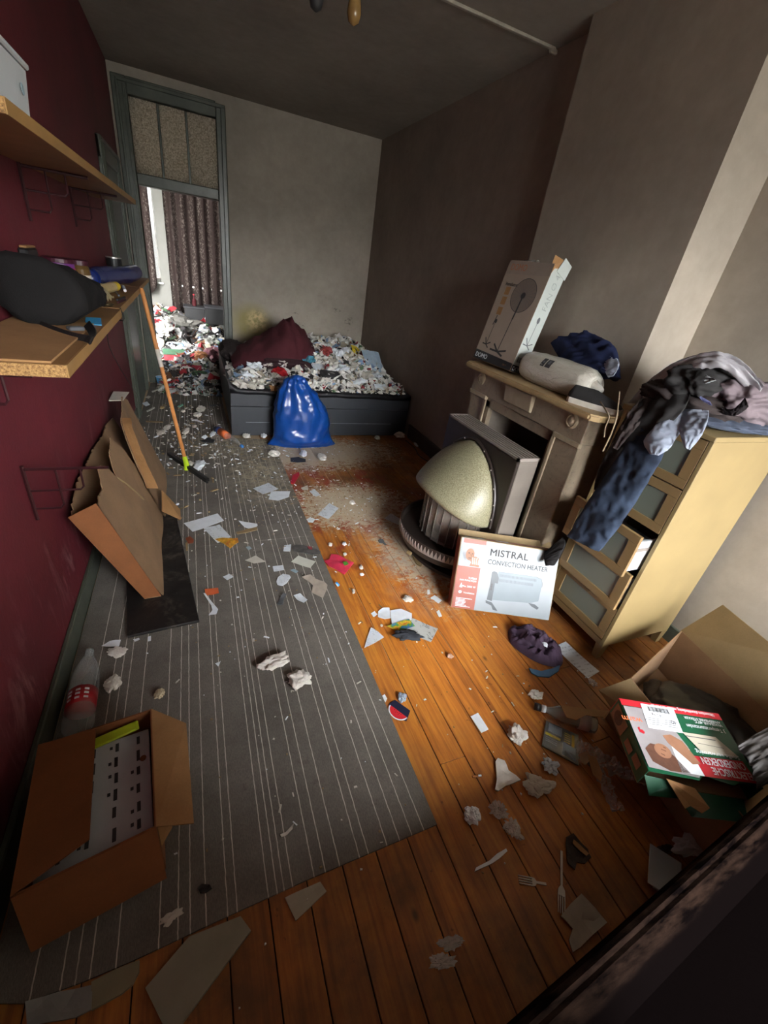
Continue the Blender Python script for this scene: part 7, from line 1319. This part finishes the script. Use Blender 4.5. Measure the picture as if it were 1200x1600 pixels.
# magazine in plastic
t2 = NT('dark_magazine_cover'); t2.out(rgb('#26261f'), 0.25, Specular_IOR_Level=0.7); M_MAG = t2.m
g = [F(u, v, 0.004) for u, v in ((853, 1127), (903, 1150), (903, 1197), (846, 1166))]
t = thing('magazine_packet', 'black and yellow printed cover wrapped in clear plastic beside the glass bottle', 'packet', tuple(g[0])); obj('cover', prism(BM(), g, (0, 0, 0.006)), M_MAG, t, world=True)
ex_, ey_ = (g[1] - g[0]), (g[3] - g[0]); mp = lambda x, y, z: g[0].lerp(g[1], x).lerp(g[3].lerp(g[2], x), y) + Vector((0, 0, z))
def mrect(nm, x0, y0, x1, y1, m): return obj(nm, prism(BM(), [mp(x0, y0, 0.0068), mp(x1, y0, 0.0068), mp(x1, y1, 0.0068), mp(x0, y1, 0.0068)], (0, 0, 0.0006)), m, t, world=True)
mrect('yellow_print', 0.03, 0.44, 0.48, 0.53, M_YELP); mrect('yellow_print', 0.80, 0.10, 0.88, 0.55, M_YELP); mrect('photo_print', 0.10, 0.05, 0.50, 0.36, M_LBLUE); mrect('photo_print', 0.55, 0.52, 0.92, 0.95, M_LBLUE); mrect('photo_detail', 0.20, 0.05, 0.40, 0.14, M_GREYP); mrect('photo_detail', 0.62, 0.75, 0.92, 0.95, M_GREYP)
for q in range(5): mrect('text_line', 0.58 + 0.0 * q, 0.14 + 0.075 * q, 0.76, 0.165 + 0.075 * q, M_YELP)
for q in range(3): mrect('text_line', 0.06, 0.60 + 0.07 * q, 0.40, 0.615 + 0.07 * q, M_GREYP)
b = BM(); bmesh.ops.create_grid(b, x_segments=16, y_segments=16, size=0.5)
for v in b.verts: p = mp(v.co.x * 1.06 + 0.5, v.co.y * 1.06 + 0.5, 0.012 + 0.006 * ridge(Vector((v.co.x, v.co.y, 3)), 4, 3)); v.co = p
obj('clear_wrap', b, glassy('clear_wrap_film', '#d5d9da', 0.08, 0.14), t, smooth=True, world=True)
# strands of clear film by the green box
def film_strand(label, px, wpx, z, seed):
    P = [F(u, v, z) for u, v in px]; P = smoothpath(P, 40); bm = BM(); rows = []
    for i, p in enumerate(P):
        tn = (P[min(i + 1, 39)] - P[max(i - 1, 0)]).normalized(); w = Vector((-tn.y, tn.x, 0)); wd = wpx * (0.5 + 0.7 * abs(MN.noise(Vector((i * 0.2, seed, 0)))) + 0.3)
        rows.append([bm.verts.new(p + w * wd * (k / 6 - 0.5) + Vector((0, 0, 0.014 * abs(ridge(Vector((i * 0.25, k * 0.6, seed)), 1.0, 3))))) for k in range(7)])
    for i in range(39):
        for k in range(6): bm.faces.new((rows[i][k], rows[i][k + 1], rows[i + 1][k + 1], rows[i + 1][k]))
    rest(bm, 0.001); c = P[20].copy(); c.z = 0; o = obj('film_strip', bm, M_FILM, origin=c); return tag(o, label, 'film')
film_strand('long strip of clear plastic film trailing down the boards from the green box', [(905, 1180), (925, 1195), (938, 1215), (950, 1240), (965, 1270)], 0.055, 0.002, 2)
film_strand('broad clear plastic film bunched against the left end of the green box', [(900, 1165), (930, 1182), (965, 1205), (1002, 1216)], 0.075, 0.002, 5)
sheet('cardboard_scrap', 'tan cardboard scrap caught in the clear film strip on the boards', 'cardboard', [(918, 1180), (930, 1184), (941, 1210), (938, 1222), (926, 1212)], M_CARD, z0=0.022, th=0.003)
sheet('cardboard_scrap', 'small brown cardboard scrap at the upper end of the clear film strip', 'cardboard', [(905, 1178), (918, 1174), (924, 1186), (914, 1196), (906, 1190)], M_CARDD, z0=0.020, th=0.003)
# near edge of the room
sheet('folded_note', 'folded off white note on the boards in front of the carpet edge', 'paper', [(445, 1404), (500, 1379), (510, 1394), (462, 1440)], mat('folded_note_paper', '#a9a493', 0.8, 0.06, 14), th=0.004, curl=0.008)
crumple('foil_scrap', 'crinkled clear foil on the dark near boards, the upper of two', 'film', 708, 1472, 42, 26, M_FILM, 91, amp=0.4, freq=3, hz=0.3)
crumple('foil_scrap', 'crinkled clear foil on the dark near boards, the lower of two', 'film', 690, 1503, 44, 32, M_FILM, 92, amp=0.4, freq=3, hz=0.3)
sheet('paper_bag', 'beige paper napkin on the near boards against the sofa back', 'napkin', [(875, 1433), (890, 1414), (906, 1399), (928, 1420), (947, 1443), (925, 1462), (905, 1482), (893, 1490), (888, 1470), (894, 1452)], mat('beige_napkin', '#a59d8c', 0.85, 0.08, 14), th=0.004, curl=0.012)
t = thing('plastic_tray', 'milky clear plastic food tray on the floor beside the sofa back', 'tray', tuple(F(1030, 1372, 0.002)), (0, 0, 0.62))
b = BM(); hexa(b, [(-0.05, -0.032, 0), (0.05, -0.032, 0), (0.05, 0.032, 0), (-0.05, 0.032, 0)], [(-0.062, -0.044, 0.04), (0.062, -0.044, 0.04), (0.062, 0.044, 0.04), (-0.062, 0.044, 0.04)]); bmesh.ops.bevel(b, geom=list(b.edges), offset=0.012, segments=3, affect='EDGES'); obj('tub', b, glassy('milky_plastic', '#b9c2bd', 0.2, 0.75), t, smooth=True); obj('rim', box2(BM(), (-0.066, -0.048, 0.039), (0.066, 0.048, 0.042), 0.001), MATS['milky_plastic'], t)
crumple('white_bag', 'white plastic bag on the floor between the green box and the sofa back', 'bag', 1078, 1325, 66, 34, mat('white_bag_film', '#a7adaa', 0.4, 0.08, 14), 95, hz=0.5, amp=0.35)
crumple('dark_scrap', 'dark singed paper scrap beside the milky food tray', 'paper', 1040, 1328, 34, 16, mat('singed_paper', '#3b2f28', 0.8, 0.3, 20), 96, hz=0.4)
# pale stone tiles at the near left
M_STONE = mat('pale_stone_tile', '#8d8a78', 0.6, 0.14, 7, 0.1); 
sheet('stone_tile', 'long pale cut stone tile lying in front of the carpet edge', 'tile', [(228, 1546), (296, 1466), (376, 1434), (392, 1456), (283, 1604), (256, 1604)], M_STONE, th=0.012, curl=0.0, z0=0.0012)
sheet('stone_tile', 'small pale tile with a rounded corner under the near carpet edge', 'tile', [(144, 1536), (180, 1517), (218, 1502), (218, 1520), (208, 1540), (190, 1555), (144, 1580)], mat('yellowish_tile', '#857f66', 0.6, 0.16, 7, 0.1), th=0.010, curl=0.0, z0=0.0012)
sheet('plastic_sheet', 'grey white crumpled plastic sheet under the near left carpet corner', 'sheet', [(42, 1568), (92, 1552), (146, 1540), (144, 1580), (120, 1592), (44, 1604)], mat('grey_white_sheet', '#868a88', 0.45, 0.12, 12), th=0.006, curl=0.010, z0=0.0012)
# small bits on the far carpet
def c5(x, y): return (200 + x / 5, 380 + y / 5)
def bit(name, label, cat, pts, m, **k): return sheet(name, label, cat, [c5(*p) for p in pts], m, **k)
bit('paper_scrap', 'white paper scrap on the far carpet right beside the top of the torn carton', 'paper', [(105, 1250), (150, 1240), (172, 1262), (140, 1278)], M_WHITE)
bit('paper_scrap', 'white paper curl on the far carpet above the scrap by the torn carton', 'paper', [(130, 1205), (160, 1192), (180, 1200), (160, 1216)], M_OFFW)
bit('straw', 'white stick lying on the far carpet left of the squeegee handle, nearest the doorway', 'stick', [(185, 1160), (255, 1130), (258, 1138), (190, 1168)], M_OFFW, th=0.005)
bit('straw', 'pale stick on the far carpet left of the squeegee handle, below the first stick', 'stick', [(145, 1312), (205, 1282), (210, 1290), (150, 1322)], M_OFFW, th=0.005)
bit('straw', 'long pale stick lying across the far carpet behind the squeegee handle', 'stick', [(140, 1390), (275, 1396), (275, 1404), (140, 1398)], M_CARDL, th=0.005)
bit('straw', 'white straw at the front of the doorway rubbish beside the blue cup', 'straw', [(300, 1078), (382, 1080), (382, 1090), (300, 1088)], M_WHITE, th=0.006)
bit('green_clip', 'small turquoise green clip on the far carpet', 'clip', [(390, 1275), (425, 1258), (432, 1268), (398, 1285)], mat('turquoise_plastic', '#6fae96', 0.5, 0.08, 14), th=0.006)
bit('paper_scrap', 'thin white paper strip on the far carpet right of the squeegee handle', 'paper', [(495, 1382), (540, 1378), (590, 1400), (585, 1408), (540, 1392), (500, 1390)], M_WHITE)
bit('paper_scrap', 'flat white strip of paper by the bed corner', 'paper', [(635, 1262), (730, 1262), (730, 1275), (640, 1278)], M_GREYP)
bit('black_foil', 'crumpled dark foil on the far carpet left of the orange labelled bottle', 'foil', [(560, 1548), (620, 1535), (680, 1552), (640, 1572), (590, 1570)], M_DARK, th=0.006, curl=0.02)
for i, (x, y, w, h, m, lb) in enumerate([(568, 1310, 80, 50, M_OFFW, 'red and white crumpled packet on the far carpet beside the bed corner'), (545, 1352, 70, 34, M_TISSUE, 'cream crumpled tissue below the red and white packet on the far carpet'), (305, 1450, 60, 50, M_TISSUE, 'white tissue on the far carpet touching the squeegee handle on its left'), (455, 1478, 60, 60, M_TISSUE, 'white tissue on the far carpet just right of the squeegee handle'), (258, 1492, 70, 46, M_OFFW, 'crumpled paper in the litter left of the squeegee handle'), (432, 1318, 36, 18, M_OFFW, 'small yellowish crumb on the far carpet below the green clip'), (270, 1293, 46, 22, M_CARDL, 'tan scrap on the far carpet behind the squeegee handle'), (600, 1524, 50, 26, M_WHITE, 'white tissue above the dark foil on the far carpet'), (662, 1500, 50, 44, M_WHITE, 'white tissue left of the orange labelled bottle'), (700, 1455, 70, 26, M_WHITE, 'white folded tissue above the orange labelled bottle'), (440, 1520, 40, 30, M_OFFW, 'grey white tissue below the tissue right of the squeegee handle'), (520, 1440, 44, 22, M_OFFW, 'small tissue on the far carpet above the dark foil')]):
    u, v = c5(x, y); crumple('tissue', lb, 'tissue', u, v, w / 5, h / 5, m, 100 + i, hz=0.6, sub=3)
c = F(310, 610, 0.03); t = thing('plastic_cup', 'clear crushed plastic cup in front of the doorway rubbish', 'cup', (c.x, c.y, 0.045), (1.2, 0.3, 0.5)); obj('cup', lathe(BM(), [(0.03, -0.05), (0.042, 0.05)], 20, None, False), mat('frosty_cup', '#9fb0b5', 0.2, 0.15, 12), t, smooth=True); obj('rim', lathe(BM(), [(0.043, 0.046), (0.045, 0.05), (0.043, 0.054)], 20, None, False), M_WHITE, t)
c = F(250, 597, 0.03); t = thing('plastic_cup', 'sky blue plastic cup at the left front of the doorway rubbish', 'cup', (c.x, c.y, CZ + 0.0405)); obj('cup', lathe(BM(), [(0.028, -0.04), (0.04, 0.05)], 20, None, True), mat('sky_blue_cup', '#5fa3d8', 0.4, 0.1, 12), t, smooth=False); obj('rim', lathe(BM(), [(0.0405, 0.046), (0.042, 0.052)], 20, None, False), M_WHITE, t)
crumple('brown_wrap', 'yellow brown crumpled paper between the clear cup and the bed side', 'paper', 320, 599, 26, 16, mat('yellow_brown_paper', '#7d6334', 0.7, 0.2, 14), 120, hz=0.6)
sheet('shoe', 'dark flattened wrapper on the floor beside the bed side near the doorway', 'wrapper', [(332, 604), (350, 600), (354, 612), (340, 616)], M_DKBR, th=0.02, curl=0.01)
for i, (u, v, w, h, lb) in enumerate([(312, 731, 20, 17, 'white crumpled paper on the carpet right of the squeegee head'), (297, 727, 14, 8, 'small white paper behind the squeegee socket'), (385, 684, 14, 7, 'white crumb at the left foot of the bed front'), (412, 683, 12, 7, 'white crumb in front of the bed left of the blue bag'), (429, 712, 22, 8, 'flat white tissue in the sawdust left of the blue bag foot'), (503, 717, 16, 10, 'white tissue on the boards below the blue bag corner'), (474, 712, 14, 12, 'crumpled grey paper below the blue bag'), (589, 686, 10, 6, 'white crumb at the foot of the bed front, right of the blue bag'), (624, 683, 16, 7, 'white crumpled paper at the right foot of the bed front'), (650, 696, 7, 8, 'small white crumb on the cable by the dark skirting'), (550, 787, 10, 7, 'white crumb on the dusty boards right of the black printed card'), (516, 852, 8, 7, 'small white crumb on the boards right of the grey insole'), (538, 851, 8, 6, 'small cream crumb on the boards beside the white one by the insole'), (539, 867, 6, 6, 'tiny cream crumb above the pink crisp packet'), (564, 888, 8, 7, 'cream crumb on the boards right of the pink crisp packet'), (565, 899, 7, 5, 'tiny cream crumb below the one right of the crisp packet'), (552, 925, 6, 10, 'narrow cream crumb on the boards below the crisp packet'), (596, 978, 5, 5, 'tiny white crumb above the flyer')]):
    crumple('tissue', lb, 'tissue', u, v, w, h, M_TISSUE if i % 3 else M_WHITE, 130 + i, hz=0.6, sub=3)
sheet('photo_strip', 'small dark printed strip in the sawdust below the blue bag', 'paper', c3((330, 128), (375, 122), (415, 135), (415, 150), (370, 152), (332, 148)), M_DARK, th=0.003)
sheet('wood_splinter', 'wood shavings clump on the pale boards left of the stove foot plate', 'wood', [(645, 871), (652, 869), (660, 880), (658, 887), (650, 882)], M_CARDL, th=0.006, curl=0.01)
# fine crumbs and splinters nobody could count
V, Fc = [], []; rg = random.Random(21)
def crumb(x, y, z, s, el):
    k = len(V); a = rg.uniform(0, 6.28); c, sn = math.cos(a), math.sin(a)
    for dx, dy, dz in ((-1, -1, 0), (1, -1, 0), (1, 1, 0), (-1, 1, 0), (-.6, -.6, 1), (.6, -.6, 1), (.6, .6, 1), (-.6, .6, 1)):
        px, py = dx * s * el * rg.uniform(.7, 1.2), dy * s * rg.uniform(.7, 1.2); V.append((x + px * c - py * sn, y + px * sn + py * c, z + dz * s * 0.8))
    Fc.extend([(k + 3, k + 2, k + 1, k), (k + 4, k + 5, k + 6, k + 7), (k, k + 1, k + 5, k + 4), (k + 1, k + 2, k + 6, k + 5), (k + 2, k + 3, k + 7, k + 6), (k + 3, k, k + 4, k + 7)])
def zfl(x, y): return CZ if (x < 1.226 and 0.53 < y < 3.93) or (x < 0.84 and y < 6) else 0.0008
for cx, cy_, sx, sy, n, s0, s1 in ((0.95, 3.8, 0.40, 0.40, 420, 0.002, 0.006), (0.50, 4.5, 0.22, 0.7, 260, 0.003, 0.009), (0.35, 3.6, 0.25, 0.45, 160, 0.003, 0.008), (1.55, 2.75, 0.35, 0.25, 420, 0.0015, 0.005), (0.85, 2.2, 0.28, 0.8, 110, 0.002, 0.0045), (1.6, 1.5, 0.5, 0.7, 120, 0.0015, 0.004), (1.6, 0.7, 0.5, 0.4, 60, 0.0015, 0.004), (0.7, 1.2, 0.35, 0.6, 50, 0.0015, 0.0035), (1.8, 3.9, 0.5, 0.25, 120, 0.002, 0.005)):
    for _ in range(n):
        x, y = rg.gauss(cx, sx), rg.gauss(cy_, sy)
        if not (0.06 < x < 2.6 and 0.3 < y < 5.9) or (x > 0.80 and y > 4.1) : continue
        crumb(x, y, zfl(x, y), rg.uniform(s0, s1), rg.choice((1, 1, 1.6, 3.5)))
me = bpy.data.meshes.new('floor_crumbs'); me.from_pydata(V, [], Fc); me.update()
for m in (M_OFFW, M_WHITE, M_CARDL): me.materials.append(m)
me.polygons.foreach_set('material_index', [(i // 6) % 3 for i in range(len(Fc))]); o = bpy.data.objects.new('floor_crumbs', me); COL.objects.link(o); tag(o, 'fine pale crumbs and splinters strewn over carpet and boards', 'crumbs', None, 'stuff')
# ------------------------------------------------------------------ remains of the ceiling lamp
t = thing('ceiling_lamp', 'broken ceiling lamp with amber glass drops hanging from the ceiling', 'lamp', (1.30, 2.74, ZC))
M_AMB = mat('amber_lamp_glass', '#8d6f42', 0.2, 0.2, 14, Specular_IOR_Level=0.7)
obj('rose', lathe(BM(), [(0.06, 0), (0.055, -0.03), (0.02, -0.05)], 20), M_DARK, t); obj('stem', tube(BM(), [(0, 0, -0.04), (0, 0, -0.27)], 0.008, 8), M_DARK, t)
pA, pB = PL(553, 24, 1, 2.70), PL(494, 2, 1, 2.745)
top = Vector((1.30, 2.74, ZC - 0.26))
for p, m in ((pA, M_AMB), (pB, M_DARK)):
    mid = top.lerp(p, 0.5) + Vector((0, 0, 0.08)); obj('arm', tube(BM(), smoothpath([top, mid, p + Vector((0, 0, 0.10))], 12), 0.006, 8), M_DARK, t, world=True)
    obj('glass_drop', lathe(BM(), [(0.012, 0.11), (0.022, 0.07), (0.030, 0.03), (0.032, 0.005), (0.024, -0.022), (0.004, -0.034)], 20, Matrix.Translation(p)), m, t, smooth=True, world=True)
